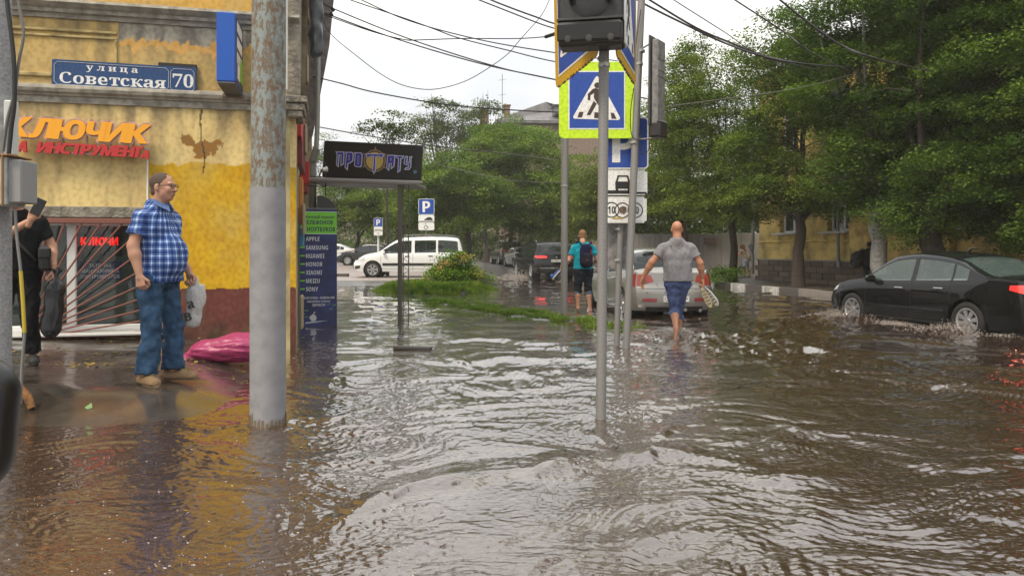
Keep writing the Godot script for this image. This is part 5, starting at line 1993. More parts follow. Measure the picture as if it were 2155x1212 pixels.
func side_patch(t: Node3D, called: String, m: Material, q: Array, off := 0.006, both := true) -> void:
	for sg in ([-1.0, 1.0] if both else [-1.0]):
		var b := B.new()
		quad_patch(b, q, func(p): return side_p(p.x, p.y, sg, off), 24, 3)
		obj(called, b, m, t)

func V(x: float, y: float) -> Vector2:
	return Vector2(x, y)

func plate(t: Node3D, y: float, txt: String, rear := true) -> void:
	var b := B.new()
	var p := cap_p(0.0, y, rear, 0.02)
	var o := Node3D.new()
	o.name = "number_plate"
	t.add_child(o, true)
	o.position = p
	if not rear: o.rotation.y = PI
	b.box(Vector3.ZERO, Vector3(0.53, 0.118, 0.012), Basis(), 0.004)
	obj("plate", b, M.sign_white, o)
	b = B.new()
	for q in [[0, 0.052, 0.50, 0.005], [0, -0.052, 0.50, 0.005], [0.252, 0, 0.005, 0.109], [-0.252, 0, 0.005, 0.109], [0.12, 0, 0.005, 0.1]]: b.box(Vector3(q[0], q[1], 0.007), Vector3(q[2], q[3], 0.002))
	letters(b, txt, sans_bold, 0.33, 0.075, 0.002, offs(-0.07, 0.0, 0.006))
	letters(b, "40", sans_bold, 0.085, 0.055, 0.002, offs(0.185, 0.012, 0.006))
	obj("plate_lettering", b, M.black, o)

func paint_mat(r: float, g: float, b: float, metal := 0.0, coat := 1.0) -> StandardMaterial3D:
	var m := mat(r, g, b, 0.32, metal, 0.4 if r > 0.03 else 0.15)
	if r < 0.03: m.roughness = 0.6
	m.clearcoat_enabled = true
	m.clearcoat = coat
	m.clearcoat_roughness = 0.04
	return m

func sedan() -> Dictionary:
	return {"wb": 2.65, "s0": -2.40, "s1": 2.22, "w": 0.885, "wr": 0.318, "sill": 0.21, "tumble": 0.30, "bulge": 0.10,
		"top": [[-2.40, 1.02], [-2.2, 1.055], [-1.80, 1.075], [-1.0, 1.36], [-0.65, 1.42], [-0.15, 1.452], [0.30, 1.41], [1.12, 0.985], [1.7, 0.90], [2.05, 0.78], [2.22, 0.66]],
		"belt": [[-2.40, 0.965], [-1.8, 1.0], [-1.0, 0.965], [0.0, 0.93], [1.05, 0.885], [1.7, 0.80], [2.22, 0.60]],
		"wid": [[-2.40, 0.74], [-2.25, 0.82], [-1.9, 0.87], [-1.2, 0.89], [0.8, 0.89], [1.5, 0.875], [1.9, 0.83], [2.1, 0.73], [2.22, 0.60]],
		"rp": [[0.2, 0.05], [0.35, 0.0], [0.62, 0.0], [0.75, 0.04], [1.05, 0.10]], "fp": [[0.2, 0.10], [0.35, 0.02], [0.5, 0.0], [0.62, 0.05], [0.75, 0.16], [1.2, 0.3]],
		"wins": [[-1.30, -1.02], [-0.98, -0.22], [-0.12, 0.88]], "ws": [0.36, 1.10], "bl": [-1.76, -0.98],
		"gaps": [[-1.0, 0.62], [-0.17, 0.3], [0.95, 0.3]], "handles": [-0.78, 0.1]}

func make_cars() -> void:
	var amber := lamp_mat(0.25, 0.012, 0.01)
	var lit := lamp_mat(0.4, 0.008, 0.006, 0.55)
	var clear := lamp_mat(0.42, 0.43, 0.44)
	var trim := mat(0.02, 0.02, 0.021, 0.6)
	# black sedan driving through the flood
	var black := paint_mat(0.005, 0.0055, 0.0065, 0.0, 0.7)
	var c := sedan()
	c.glass = M.sky_tint_glass
	c.rim = 0.215; c.spokes = 8
	c.handle_mat = M.chrome
	var h := Vector3(-0.27, 0, -0.963)
	var mid := Vector3(7.25, 0, -12.3).lerp(Vector3(6.55, 0, -14.8), 0.5) + Vector3(0.963, 0, -0.27) * 0.98
	var t := car("black_sedan", "black saloon car driving through the flood with splashing wheels and lit tail lamps", c, black, mid + Vector3(0, -0.16, 0), 0.273)
	corner_lamp(t, "tail_lamp", lit, true, [V(0.55, 0.80), V(0.98, 0.80), V(0.98, 0.945), V(0.5, 0.945)], [V(-2.39, 0.80), V(-2.08, 0.86), V(-2.08, 0.93), V(-2.39, 0.945)])
	corner_lamp(t, "headlamp", clear, false, [V(0.55, 0.58), V(0.98, 0.58), V(0.98, 0.66), V(0.55, 0.63)], [V(2.2, 0.58), V(1.78, 0.69), V(1.74, 0.775), V(2.2, 0.66)])
	corner_lamp(t, "bumper_reflector", amber, true, [V(0.6, 0.40), V(0.9, 0.40), V(0.9, 0.45), V(0.6, 0.45)], [])
	cap_patch(t, "grille", trim, false, [V(-0.6, 0.36), V(0.6, 0.36), V(0.6, 0.5), V(-0.6, 0.5)])
	cap_patch(t, "rear_valance", trim, true, [V(-0.9, 0.24), V(0.9, 0.24), V(0.85, 0.36), V(-0.85, 0.36)])
	plate(t, 0.62, "К482ТУ")
	side_patch(t, "window_trim", M.chrome, [V(-1.30, 0.985), V(0.90, 0.898), V(0.90, 0.912), V(-1.30, 1.0)], 0.004)
	side_patch(t, "sill_strip", trim, [V(-0.85, 0.235), V(0.85, 0.235), V(0.85, 0.27), V(-0.85, 0.27)], 0.01)
	side_patch(t, "rub_strip", paint_mat(0.02, 0.023, 0.026), [V(-0.88, 0.455), V(0.92, 0.455), V(0.92, 0.475), V(-0.88, 0.475)], 0.008)
	var b := B.new()
	b.tube([Vector3(0, 1.45, 0.55), Vector3(0.0, 1.50, 0.62), Vector3(0.0, 1.50, 0.75)], [0.03, 0.02, 0.005], 6)
	obj("roof_aerial", b, M.black, t)
	# silver hatchback
	var silver := paint_mat(0.25, 0.245, 0.235, 0.4)
	c = {"wb": 2.65, "s0": -1.99, "s1": 2.2, "w": 0.885, "wr": 0.315, "sill": 0.22, "tumble": 0.33, "bulge": 0.13, "wide_rear": 1, "glass": M.tint, "rim": 0.2, "spokes": 6,
		"top": [[-1.99, 0.985], [-1.93, 1.03], [-1.62, 1.36], [-1.45, 1.42], [-1.1, 1.455], [-0.3, 1.485], [0.35, 1.43], [1.2, 0.99], [1.75, 0.91], [2.05, 0.80], [2.2, 0.68]],
		"belt": [[-1.99, 0.955], [-1.7, 1.0], [-1.0, 0.975], [0.0, 0.935], [1.1, 0.895], [1.7, 0.82], [2.2, 0.62]],
		"wid": [[-1.99, 0.77], [-1.85, 0.85], [-1.6, 0.885], [-1.2, 0.89], [0.8, 0.89], [1.5, 0.875], [1.9, 0.83], [2.08, 0.73], [2.2, 0.6]],
		"rp": [[0.2, 0.10], [0.32, 0.02], [0.45, 0.0], [0.62, 0.0], [0.70, 0.05], [0.95, 0.09]], "fp": [[0.2, 0.10], [0.35, 0.02], [0.5, 0.0], [0.62, 0.05], [0.75, 0.16], [1.2, 0.3]],
		"wins": [[-1.45, -1.05], [-1.0, -0.2], [-0.1, 0.92]], "ws": [0.4, 1.16], "bl": [-1.88, -1.50],
		"gaps": [[-0.98, 0.6], [-0.15, 0.3], [0.95, 0.3]], "handles": [-0.78, 0.1]}
	mid = Vector3(2.345, 0, -15.6).lerp(Vector3(2.0, 0, -18.3), 0.5) + Vector3(0.992, 0, -0.127) * 0.75
	t = car("silver_hatchback", "silver hatchback standing in the flood with its tail towards us", c, silver, mid + Vector3(0, -0.11, 0), 0.15)
	corner_lamp(t, "tail_lamp", lamp_mat(0.24, 0.006, 0.006), true, [V(0.56, 0.80), V(0.99, 0.70), V(0.99, 0.935), V(0.66, 0.925)], [V(-1.98, 0.68), V(-1.66, 0.885), V(-1.64, 0.965), V(-1.98, 0.945)])
	corner_lamp(t, "bumper_reflector", lamp_mat(0.2, 0.008, 0.012), true, [V(0.52, 0.40), V(0.88, 0.41), V(0.86, 0.47), V(0.50, 0.47)], [])
	corner_lamp(t, "headlamp", clear, false, [V(0.55, 0.6), V(0.98, 0.6), V(0.98, 0.68), V(0.55, 0.66)], [V(2.18, 0.6), V(1.76, 0.72), V(1.72, 0.8), V(2.18, 0.68)])
	cap_patch(t, "bumper_gap", M.black, true, [V(-0.985, 0.652), V(0.985, 0.652), V(0.985, 0.660), V(-0.985, 0.660)], 0.003)
	for q in [[0.50, 0.52], [0.44, 0.46]]: pass
	for sg in [-1.0, 1.0]: cap_patch(t, "tailgate_gap", M.black, true, [V(sg * 0.44, 0.66), V(sg * 0.45, 0.66), V(sg * 0.50, 0.775), V(sg * 0.49, 0.775)], 0.003)
	cap_patch(t, "plate_recess", silver, true, [V(-0.42, 0.385), V(0.42, 0.385), V(0.36, 0.53), V(-0.36, 0.53)], 0.004)
	cap_patch(t, "rear_valance", trim, true, [V(-0.8, 0.225), V(0.8, 0.225), V(0.8, 0.30), V(-0.8, 0.30)], 0.004)
	plate(t, 0.455, "О736УТ")
	for q in [-0.75, -0.3, 0.3, 0.75]: cap_patch(t, "parking_sensor", trim, true, [V(q - 0.012, 0.57), V(q + 0.012, 0.57), V(q + 0.012, 0.595), V(q - 0.012, 0.595)], 0.004)
	b = B.new()
	b.tube([cap_p(0.28, 0.25, true, 0.0) + Vector3(0, 0, -0.1), cap_p(0.28, 0.24, true, 0.04)], 0.035, 12)
	b.tube([cap_p(0.75, 0.23, true, -0.25), cap_p(0.75, 0.22, true, 0.03)], 0.035, 12)
	obj("exhaust", b, M.steel, t)
	b = B.new()
	b.bar(Vector3(-0.02, 1.075, 1.95), Vector3(0.3, 1.12, 1.90), 0.012, 0.02)
	obj("rear_wiper", b, M.black, t)
	b = B.new()
	b.box(Vector3(0, 1.405, 1.60), Vector3(1.0, 0.03, 0.16), Basis(Vector3.RIGHT, 0.2), 0.012)
	obj("roof_spoiler", b, silver, t)
	# black off-road car with lit lamps
	var suv := {"wb": 2.9, "s0": -2.35, "s1": 2.4, "w": 0.965, "wr": 0.375, "sill": 0.30, "tumble": 0.27, "bulge": 0.12, "glass": M.tint, "rim": 0.25, "spokes": 5,
		"top": [[-2.35, 1.12], [-2.3, 1.18], [-2.05, 1.56], [-1.9, 1.63], [-1.4, 1.69], [-0.3, 1.73], [0.5, 1.66], [1.4, 1.14], [2.0, 1.06], [2.3, 0.95], [2.4, 0.84]],
		"belt": [[-2.35, 1.09], [-2.0, 1.13], [-1.0, 1.10], [0.0, 1.07], [1.3, 1.03], [2.0, 0.95], [2.4, 0.76]],
		"wid": [[-2.35, 0.85], [-2.2, 0.92], [-1.9, 0.96], [0.8, 0.965], [1.7, 0.95], [2.1, 0.89], [2.3, 0.80], [2.4, 0.7]],
		"rp": [[0.28, 0.08], [0.45, 0.0], [0.72, 0.0], [0.80, 0.05], [1.1, 0.10]], "fp": [[0.3, 0.1], [0.5, 0.0], [0.7, 0.02], [0.95, 0.12], [1.4, 0.3]],
		"wins": [[-1.95, -1.25], [-1.18, -0.2], [-0.1, 1.1]], "ws": [0.55, 1.36], "bl": [-2.27, -1.98],
		"gaps": [[-1.2, 0.75], [-0.15, 0.4], [1.1, 0.4]], "handles": [-0.95, 0.1]}
	mid = Vector3(0.92, 0, -34.0) + Vector3(-0.22, 0, -0.975) * 1.45 + Vector3(0.975, 0, -0.22) * 0.86
	t = car("black_offroad_car", "black off-road car with glowing tail lamps splashing up the street", suv, black, mid + Vector3(0, -0.02, 0), 0.222)
	corner_lamp(t, "tail_lamp", lit, true, [V(0.52, 0.96), V(0.99, 0.945), V(0.99, 1.06), V(0.55, 1.05)], [V(-2.34, 0.945), V(-2.1, 1.0), V(-2.1, 1.06), V(-2.34, 1.06)])
	cap_patch(t, "bumper_strip", M.chrome, true, [V(-0.9, 0.50), V(0.9, 0.50), V(0.9, 0.54), V(-0.9, 0.54)])
	cap_patch(t, "rear_valance", trim, true, [V(-0.95, 0.31), V(0.95, 0.31), V(0.95, 0.47), V(-0.95, 0.47)])
	plate(t, 0.83, "А155ЕР")
	side_patch(t, "sill_strip", M.chrome, [V(-0.9, 0.345), V(0.95, 0.345), V(0.95, 0.375), V(-0.9, 0.375)], 0.012)
	b = B.new()
	for sg in [-1.0, 1.0]: b.tube(spline([Vector3(sg * 0.68, 1.66, 1.5), Vector3(sg * 0.68, 1.73, 1.2), Vector3(sg * 0.68, 1.76, 0.2), Vector3(sg * 0.68, 1.68, -0.5)], 4), 0.02, 6)
	obj("roof_rails", b, M.chrome, t)
	b = B.new()
	b.lathe([Vector2(0.0, 0.012), Vector2(0.055, 0.008), Vector2(0.06, 0.0)], 16, Transform3D(Basis(Vector3.RIGHT, PI / 2), cap_p(0, 0.98, true, 0.01)))
	obj("round_badge", b, M.chrome, t)
	# farther cars up the street
	var s2 := suv.duplicate(true)
	s2.top = [[-2.35, 1.15], [-2.32, 1.25], [-2.15, 1.70], [-2.0, 1.78], [-1.4, 1.84], [-0.3, 1.86], [0.5, 1.80], [1.3, 1.2], [2.0, 1.1], [2.3, 1.0], [2.4, 0.88]]
	s2.sill = 0.38; s2.wr = 0.40; s2.tumble = 0.2; s2.glass = M.dark_glass
	t = car("grey_offroad_car", "tall dark grey off-road car farthest up the street", s2, paint_mat(0.045, 0.04, 0.038, 0.3), Vector3(-1.0, 0, -57.0) + Vector3(-0.22, 0, -0.975) * 1.45 + Vector3(0.9, 0, -0.2) + Vector3(0, 0.16, 0), 0.222)
	corner_lamp(t, "tail_lamp", lamp_mat(0.45, 0.03, 0.02), true, [V(0.78, 0.98), V(0.99, 0.98), V(0.99, 1.14), V(0.78, 1.14)], [V(-2.34, 0.98), V(-2.2, 1.0), V(-2.2, 1.13), V(-2.34, 1.14)])
	c = sedan()
	c.glass = M.dark_glass
	for q in c.top: q[1] *= 0.93
	t = car("white_coupe", "small white car between the two dark off-road cars", c, paint_mat(0.62, 0.62, 0.62), Vector3(0.12, 0, -50.0) + Vector3(-0.22, 0, -0.975) * 1.3 + Vector3(0.8, 0, -0.2) + Vector3(0, 0.11, 0), 0.23)
	corner_lamp(t, "tail_lamp", lamp_mat(0.4, 0.03, 0.02), true, [V(0.55, 0.78), V(0.98, 0.78), V(0.98, 0.9), V(0.55, 0.9)], [V(-2.39, 0.78), V(-2.2, 0.82), V(-2.2, 0.88), V(-2.39, 0.9)])
	# white estate van in the parking bay
	c = {"wb": 2.905, "s0": -2.24, "s1": 2.24, "w": 0.87, "wr": 0.325, "sill": 0.25, "tumble": 0.16, "bulge": 0.09, "glass": M.tint, "rim": 0.215, "spokes": 6, "rim_mat": mat(0.36, 0.36, 0.37, 0.4, 0.4), "mirror_s": 0.98,
		"top": [[-2.24, 1.02], [-2.23, 1.25], [-2.17, 1.55], [-2.05, 1.63], [-1.2, 1.69], [0.1, 1.66], [0.45, 1.58], [1.32, 1.06], [1.75, 0.97], [2.05, 0.86], [2.24, 0.70]],
		"belt": [[-2.24, 0.98], [-1.5, 1.02], [0.0, 1.0], [1.2, 0.965], [1.8, 0.86], [2.24, 0.64]],
		"wid": [[-2.24, 0.78], [-2.1, 0.845], [-1.8, 0.87], [0.8, 0.87], [1.6, 0.855], [1.95, 0.81], [2.12, 0.72], [2.24, 0.62]],
		"rp": [[0.25, 0.03], [0.5, 0.0], [0.8, 0.01], [1.0, 0.03], [1.6, 0.12]], "fp": [[0.2, 0.08], [0.4, 0.0], [0.55, 0.0], [0.7, 0.08], [1.2, 0.3]],
		"wins": [[-2.05, -1.20], [-1.12, -0.25], [-0.12, 1.05]], "ws": [0.5, 1.28], "bl": [-2.2, -2.17],
		"gaps": [[-1.16, 0.7], [-0.18, 0.3], [1.12, 0.3]], "handles": [-0.9, 0.05], "handle_mat": trim}
	var white := paint_mat(0.70, 0.72, 0.71)
	t = car("white_van", "white estate van with dark rear windows parked behind the bush", c, white, Vector3(-4.25, 0.165, -31.8), PI / 2 + 0.03)
	corner_lamp(t, "headlamp", clear, false, [V(0.5, 0.60), V(0.98, 0.60), V(0.98, 0.72), V(0.5, 0.70)], [V(2.22, 0.60), V(1.80, 0.70), V(1.76, 0.83), V(2.22, 0.71)])
	corner_lamp(t, "tail_lamp", lit, true, [V(0.85, 0.80), V(0.99, 0.80), V(0.99, 1.0), V(0.85, 1.0)], [V(-2.23, 0.80), V(-2.12, 0.82), V(-2.12, 1.0), V(-2.23, 1.0)])
	corner_lamp(t, "fog_lamp_recess", trim, false, [V(0.6, 0.33), V(0.98, 0.33), V(0.98, 0.48), V(0.6, 0.46)], [V(2.2, 0.34), V(1.98, 0.38), V(1.96, 0.5), V(2.2, 0.48)])
	side_patch(t, "rub_strip", trim, [V(-1.0, 0.49), V(1.05, 0.49), V(1.05, 0.59), V(-1.0, 0.59)], 0.012)
	b = B.new()
	for sg in [-1.0, 1.0]:
		b.tube(spline([Vector3(sg * 0.62, 1.66, 2.0), Vector3(sg * 0.62, 1.72, 1.8), Vector3(sg * 0.62, 1.755, 0.8), Vector3(sg * 0.62, 1.73, -0.2), Vector3(sg * 0.62, 1.64, -0.4)], 4), 0.016, 6)
		b.box(Vector3(sg * 0.62, 1.715, 0.75), Vector3(0.04, 0.08, 0.1), Basis(), 0.01)
	obj("roof_rails", b, mat(0.14, 0.14, 0.14, 0.5), t)
	# parked saloons behind the van
	var parked := [["parked_black_sedan", "black saloon parked nose-left behind the banner, its front wheel showing", paint_mat(0.010, 0.011, 0.013), 781.0, 50.0, 1.45], ["parked_dark_sedan", "dark saloon parked close behind the white van's bonnet", paint_mat(0.02, 0.018, 0.03), 842.0, 42.5, 1.6], ["parked_white_sedan", "white saloon parked farthest left beside the banner stand", paint_mat(0.6, 0.6, 0.6), 694.0, 57.0, 1.5], ["parked_silver_car", "pale car roof far behind the parked black saloon", paint_mat(0.5, 0.48, 0.42), 800.0, 72.0, 1.3]]
	for q in parked:
		c = sedan()
		c.glass = M.dark_glass
		c.spokes = 7
		var p := at_ground(q[3], q[4], 0.0)
		p.y = ground_y(p.x, q[4])
		t = car(q[0], q[1], c, q[2], p, q[5])
		corner_lamp(t, "headlamp", clear, false, [V(0.55, 0.58), V(0.98, 0.58), V(0.98, 0.66), V(0.55, 0.63)], [V(2.2, 0.58), V(1.78, 0.69), V(1.74, 0.775), V(2.2, 0.66)])
		corner_lamp(t, "tail_lamp", amber, true, [V(0.55, 0.80), V(0.98, 0.80), V(0.98, 0.945), V(0.5, 0.945)], [V(-2.39, 0.80), V(-2.08, 0.86), V(-2.08, 0.93), V(-2.39, 0.945)])


# ---------- people ----------
# own axes: facing -z, right hand +x, feet on y = 0
func seg(f: Field, a: Vector3, b: Vector3, ra: float, rb: float, k := 0.03, sq := Vector3.ONE) -> void:
	f.cap(a, b, ra, rb, k, sq)

func hand(b: B, wrist: Vector3, dir: Vector3, palm: Vector3, thumb: Vector3, s: float, curl: float, cell: float) -> void:
	# dir: wrist to knuckles; palm: the way the palm faces; thumb: the side the thumb leaves from
	dir = dir.normalized()
	palm = (palm - dir * palm.dot(dir)).normalized()
	thumb = (thumb - dir * thumb.dot(dir) - palm * thumb.dot(palm)).normalized()
	var f := Field.new(wrist - Vector3.ONE * 0.21 * s, wrist + Vector3.ONE * 0.21 * s, cell)
	f.cap(wrist - dir * 0.05 * s, wrist + dir * 0.02 * s, 0.028 * s, 0.027 * s, 0.015)
	var len := [0.038, 0.045, 0.041, 0.032]
	for i in 4:
		var o := wrist + dir * (0.088 - absf(i - 1.3) * 0.004) * s + thumb * (0.030 - i * 0.0205) * s
		f.cap(wrist + dir * 0.015 * s + thumb * (0.015 - i * 0.011) * s, o, 0.0155 * s, 0.0125 * s, 0.012)
		var a := curl * 0.8
		var p := o
		for j in 3:
			var d := dir * cos(a) + palm * sin(a)
			var q: Vector3 = p + d * len[i] * s * [1.0, 0.72, 0.58][j]
			f.cap(p, q, (0.0102 - j * 0.0008) * s, (0.0094 - j * 0.001) * s, 0.003)
			p = q
			a += curl * [1.1, 0.8, 0.6][j]
	var t0 := wrist + dir * 0.028 * s + thumb * 0.026 * s + palm * 0.006 * s
	var t1 := t0 + (dir * 0.6 + thumb * 0.62 + palm * 0.35 * minf(curl, 1.0)).normalized() * 0.042 * s
	var t2 := t1 + (dir * 0.9 - thumb * 0.25 * curl + palm * 0.45 * curl + thumb * 0.15).normalized() * 0.034 * s
	f.cap(wrist + dir * 0.01 * s, t0, 0.017 * s, 0.0145 * s, 0.012)
	f.cap(t0, t1, 0.0135 * s, 0.0115 * s, 0.006)
	f.cap(t1, t2, 0.0115 * s, 0.0095 * s, 0.003)
	f.net(b)

func head(b: B, at_: Vector3, bs: Basis, s: float, cell: float, jaw := 1.0) -> void:
	var f := Field.new(at_ - Vector3.ONE * 0.19 * s, at_ + Vector3.ONE * 0.19 * s, cell)
	var P := func(x: float, y: float, z: float) -> Vector3: return at_ + bs * (Vector3(x, y, z) * s)
	f.ell(P.call(0, 0.03, 0.012), Vector3(0.075, 0.088, 0.098) * s, 0.02, bs)
	f.ell(P.call(0, -0.045, -0.022), Vector3(0.060 * jaw, 0.072, 0.072) * s, 0.03, bs)
	f.ell(P.call(0, -0.095, -0.050), Vector3(0.034 * jaw, 0.026, 0.030) * s, 0.025, bs)
	f.ell(P.call(0, 0.022, -0.078), Vector3(0.058, 0.014, 0.014) * s, 0.014, bs)
	f.cap(P.call(0, 0.012, -0.088), P.call(0, -0.032, -0.112), 0.008 * s, 0.0145 * s, 0.012)
	for sg in [-1.0, 1.0]:
		f.ell(P.call(sg * 0.014, -0.034, -0.098), Vector3(0.009, 0.008, 0.009) * s, 0.007, bs)
		f.ell(P.call(sg * 0.078, -0.012, 0.012), Vector3(0.010, 0.031, 0.021) * s, 0.008, bs * Basis(Vector3.UP, sg * 0.35))
		f.ell(P.call(sg * 0.034, -0.028, -0.070), Vector3(0.028, 0.024, 0.024) * s, 0.02, bs)
		f.ell(P.call(sg * 0.031, 0.004, -0.080), Vector3(0.0135, 0.010, 0.011) * s, 0.004, bs)
	f.ell(P.call(0, -0.060, -0.092), Vector3(0.025, 0.0065, 0.009) * s, 0.006, bs)
	f.ell(P.call(0, -0.071, -0.090), Vector3(0.022, 0.0075, 0.009) * s, 0.006, bs)
	f.cap(P.call(0, -0.05, 0.02), P.call(0, -0.16, 0.035), 0.056 * s, 0.062 * s, 0.03)
	f.net(b)

func hair(t: Node, at_: Vector3, bs: Basis, s: float, m: Material, grow := 0.008, line := 0.0) -> void:
	var f := Field.new(at_ - Vector3.ONE * 0.2 * s, at_ + Vector3.ONE * 0.2 * s, 0.010 * s)
	var c := at_ + bs * (Vector3(0, 0.032, 0.016) * s)
	var n := (bs * Vector3(0, -0.62, -0.78)).normalized()
	f.ell(c, Vector3(0.077 + grow, 0.088 + grow, 0.098 + grow) * s, 0.01, bs, at_ + bs * (Vector3(0, 0.03, -0.068 + line) * s), n)
	f.ell(at_ + bs * (Vector3(0, -0.045, 0.055) * s), Vector3(0.062 + grow * 0.7, 0.055, 0.045) * s, 0.02, bs, at_ + bs * (Vector3(0, -0.07, 0) * s), bs * Vector3(0, -1, 0))
	f.rough(N1, 0.002, Vector3.ONE * 60.0)
	var b := B.new()
	f.net(b)
	obj("hair", b, m, t)

func shoe(t: Node, called: String, heel: Vector3, toe: Vector3, s: float, m: Material, sole: Material, h := 0.085) -> void:
	var d := (toe - heel).normalized()
	var lo := heel.min(toe) - Vector3(0.12, 0.03, 0.12)
	var hi := heel.max(toe) + Vector3(0.12, 0.2, 0.12)
	var f := Field.new(lo, hi, 0.011)
	f.cap(heel + Vector3(0, h * 0.55, 0), toe - d * 0.045 + Vector3(0, 0.030, 0), 0.044 * s, 0.040 * s, 0.03)
	f.cap(heel + d * 0.03 + Vector3(0, 0.035, 0), heel.lerp(toe, 0.5) + Vector3(0, h * 0.62, 0), 0.04 * s, 0.042 * s, 0.03)
	f.cap(heel + Vector3(0, 0.032, 0), toe - d * 0.04 + Vector3(0, 0.026, 0), 0.038 * s, 0.046 * s, 0.03)
	f.cut(heel + Vector3(0, 0.018, 0), Vector3(0, -1, 0))
	var b := B.new()
	f.net(b)
	var o := obj(called, b, m, t)
	var sd := d.cross(Vector3.UP).normalized()
	b = B.new()
	var pg := PackedVector2Array()
	var L := heel.distance_to(toe)
	for k in 20:
		var a := TAU * k / 20
		var z := cos(a)
		var wd := lerpf(0.036, 0.046, clampf(z * 0.5 + 0.5, 0, 1)) * s
		pg.append(Vector2(sin(a) * wd, L / 2 + z * (L / 2 + 0.03)))
	b.prism(pg, 0.022, Transform3D(Basis(sd, Vector3(d.x, d.y, d.z), sd.cross(d)), heel - Vector3(0, 0.0, 0)))
	obj("sole", b, sole, o)

# J: joints; g: girth of the trunk; o: what is worn
func person(t: Node3D, J: Dictionary, o: Dictionary) -> void:
	var s: float = o.get("s", 1.0)
	var cell: float = o.get("cell", 0.014)
	var g: float = o.get("g", 1.0)
	var lo := Vector3.ONE * 9
	var hi := -lo
	for k in J:
		lo = lo.min(J[k]); hi = hi.max(J[k])
	lo -= Vector3(0.24, 0.1, 0.24); hi += Vector3(0.24, 0.1, 0.24)
	var b := B.new()
	var f := Field.new(lo, hi, cell)
	seg(f, J.chest, J.neck, 0.075 * s, 0.06 * s)
	seg(f, J.neck, J.head + Vector3(0, -0.07, 0) * s, 0.060 * s * o.get("neck", 1.0), 0.056 * s)
	for q in ["L", "R"]:
		var sh: Vector3 = J["sh" + q]
		var el: Vector3 = J["el" + q]
		var wr: Vector3 = J["wr" + q]
		seg(f, J.neck + Vector3(0, -0.03, 0), sh + Vector3(0, -0.02, 0), 0.055 * s, 0.05 * s)
		seg(f, sh + Vector3(0, -0.02, 0), el, 0.050 * s * o.get("arm", 1.0), 0.041 * s * o.get("arm", 1.0))
		seg(f, el, el.lerp(wr, 0.3), 0.041 * s * o.get("arm", 1.0), 0.043 * s * o.get("arm", 1.0))
		seg(f, el.lerp(wr, 0.3), wr, 0.043 * s * o.get("arm", 1.0), 0.028 * s)
		var kn: Vector3 = J["kn" + q]
		var an: Vector3 = J["an" + q]
		seg(f, J["hip" + q], kn, 0.08 * s, 0.052 * s)
		var calf := kn.lerp(an, 0.32) + Vector3(0, 0, 0.018 * s)
		seg(f, kn, calf, 0.052 * s, 0.056 * s)
		seg(f, calf, an, 0.056 * s, 0.035 * s)
		if not o.get("shoes"):
			var to: Vector3 = J["to" + q]
			seg(f, an + Vector3(0, -0.03, 0.02), to, 0.034 * s, 0.024 * s, 0.03)
	f.net(b)
	if cell < 0.016: head(b, J.head, J.get("hb", Basis()) if J.get("hb") is Basis else o.get("hb", Basis()), s, o.get("hcell", 0.0075), o.get("jaw", 1.0))
	else: head(b, J.head, o.get("hb", Basis()), s, 0.013)
	for q in ["L", "R"]:
		var hd: Dictionary = o["hand" + q]
		hand(b, J["wr" + q], hd.dir, hd.palm, hd.thumb, s, hd.curl, o.get("hcell", 0.0075) if cell < 0.016 else 0.011)
	obj("body", b, o.skin, t)
	# shirt
	var hw: float = 0.115 * s * g
	f = Field.new(Vector3(lo.x, maxf(lo.y, o.hem - 0.08), lo.z), Vector3(hi.x, minf(hi.y, J.neck.y + 0.16), hi.z), cell)
	seg(f, (J.chest as Vector3) + Vector3(0, -0.05, 0), (J.neck as Vector3) + Vector3(0, -0.02, 0), 0.125 * s, 0.082 * s, 0.05)
	var up := (J.neck as Vector3) - (J.pel as Vector3)
	var rt: Vector3 = ((J.shR as Vector3) - (J.shL as Vector3)).normalized()
	var w: Vector3 = (J.pel as Vector3) + up * 0.30
	var bel: float = o.get("belly", 0.0)
	seg(f, w, (J.pel as Vector3) - up.normalized() * 0.12, 0.125 * s * g, 0.145 * s * g, 0.06)
	for sg in [-1.0, 1.0]:
		seg(f, (J.chest as Vector3) + rt * sg * hw * 0.85 + Vector3(0, -0.04, 0), w + rt * sg * hw * 0.62, 0.118 * s * g, 0.112 * s * g, 0.06)
		seg(f, w + rt * sg * hw * 0.62, (J.pel as Vector3) + rt * sg * hw * 0.72 - up.normalized() * 0.12, 0.114 * s * g, (0.138 + bel * 0.1) * s * g, 0.06)
		var sh: Vector3 = J["shR"] if sg > 0 else J["shL"]
		var el: Vector3 = J["elR"] if sg > 0 else J["elL"]
		seg(f, J.neck + Vector3(0, -0.025, 0), sh + Vector3(0, -0.03, 0), 0.076 * s, 0.056 * s, 0.05)
		var e: Vector3 = sh.lerp(el, o.get("sleeve", 0.55))
		f.cap(sh + Vector3(0, -0.03, 0), sh.lerp(el, 0.95), 0.060 * s * o.get("arm", 1.0), 0.062 * s * o.get("arm", 1.0) + o.get("loose", 0.0), 0.055, Vector3.ONE, e, (el - sh).normalized())
	if bel > 0.0: f.ell(w + Vector3(0, -0.06, -0.09 * s), Vector3(0.16, 0.20, 0.13 + bel) * s, 0.06)
	f.rough(N1, o.get("fold", 0.011), o.get("foldsc", Vector3(7, 3.5, 7)))
	f.rough(N1, 0.004, Vector3(17, 11, 17))
	f.cut(Vector3(0, o.hem, 0), Vector3(0, -1, 0.02).normalized())
	f.cut((J.neck as Vector3) + Vector3(0, o.get("collar", 0.03), 0), Vector3(0, 1, -0.22).normalized())
	b = B.new()
	f.net(b)
	if o.has("wrap_uv"):
		for i in b.v.size(): b.t[i] = Vector2(atan2(b.v[i].x, -b.v[i].z) * 0.19, b.v[i].y)
	obj(o.get("shirt_name", "shirt"), b, o.shirt, t)
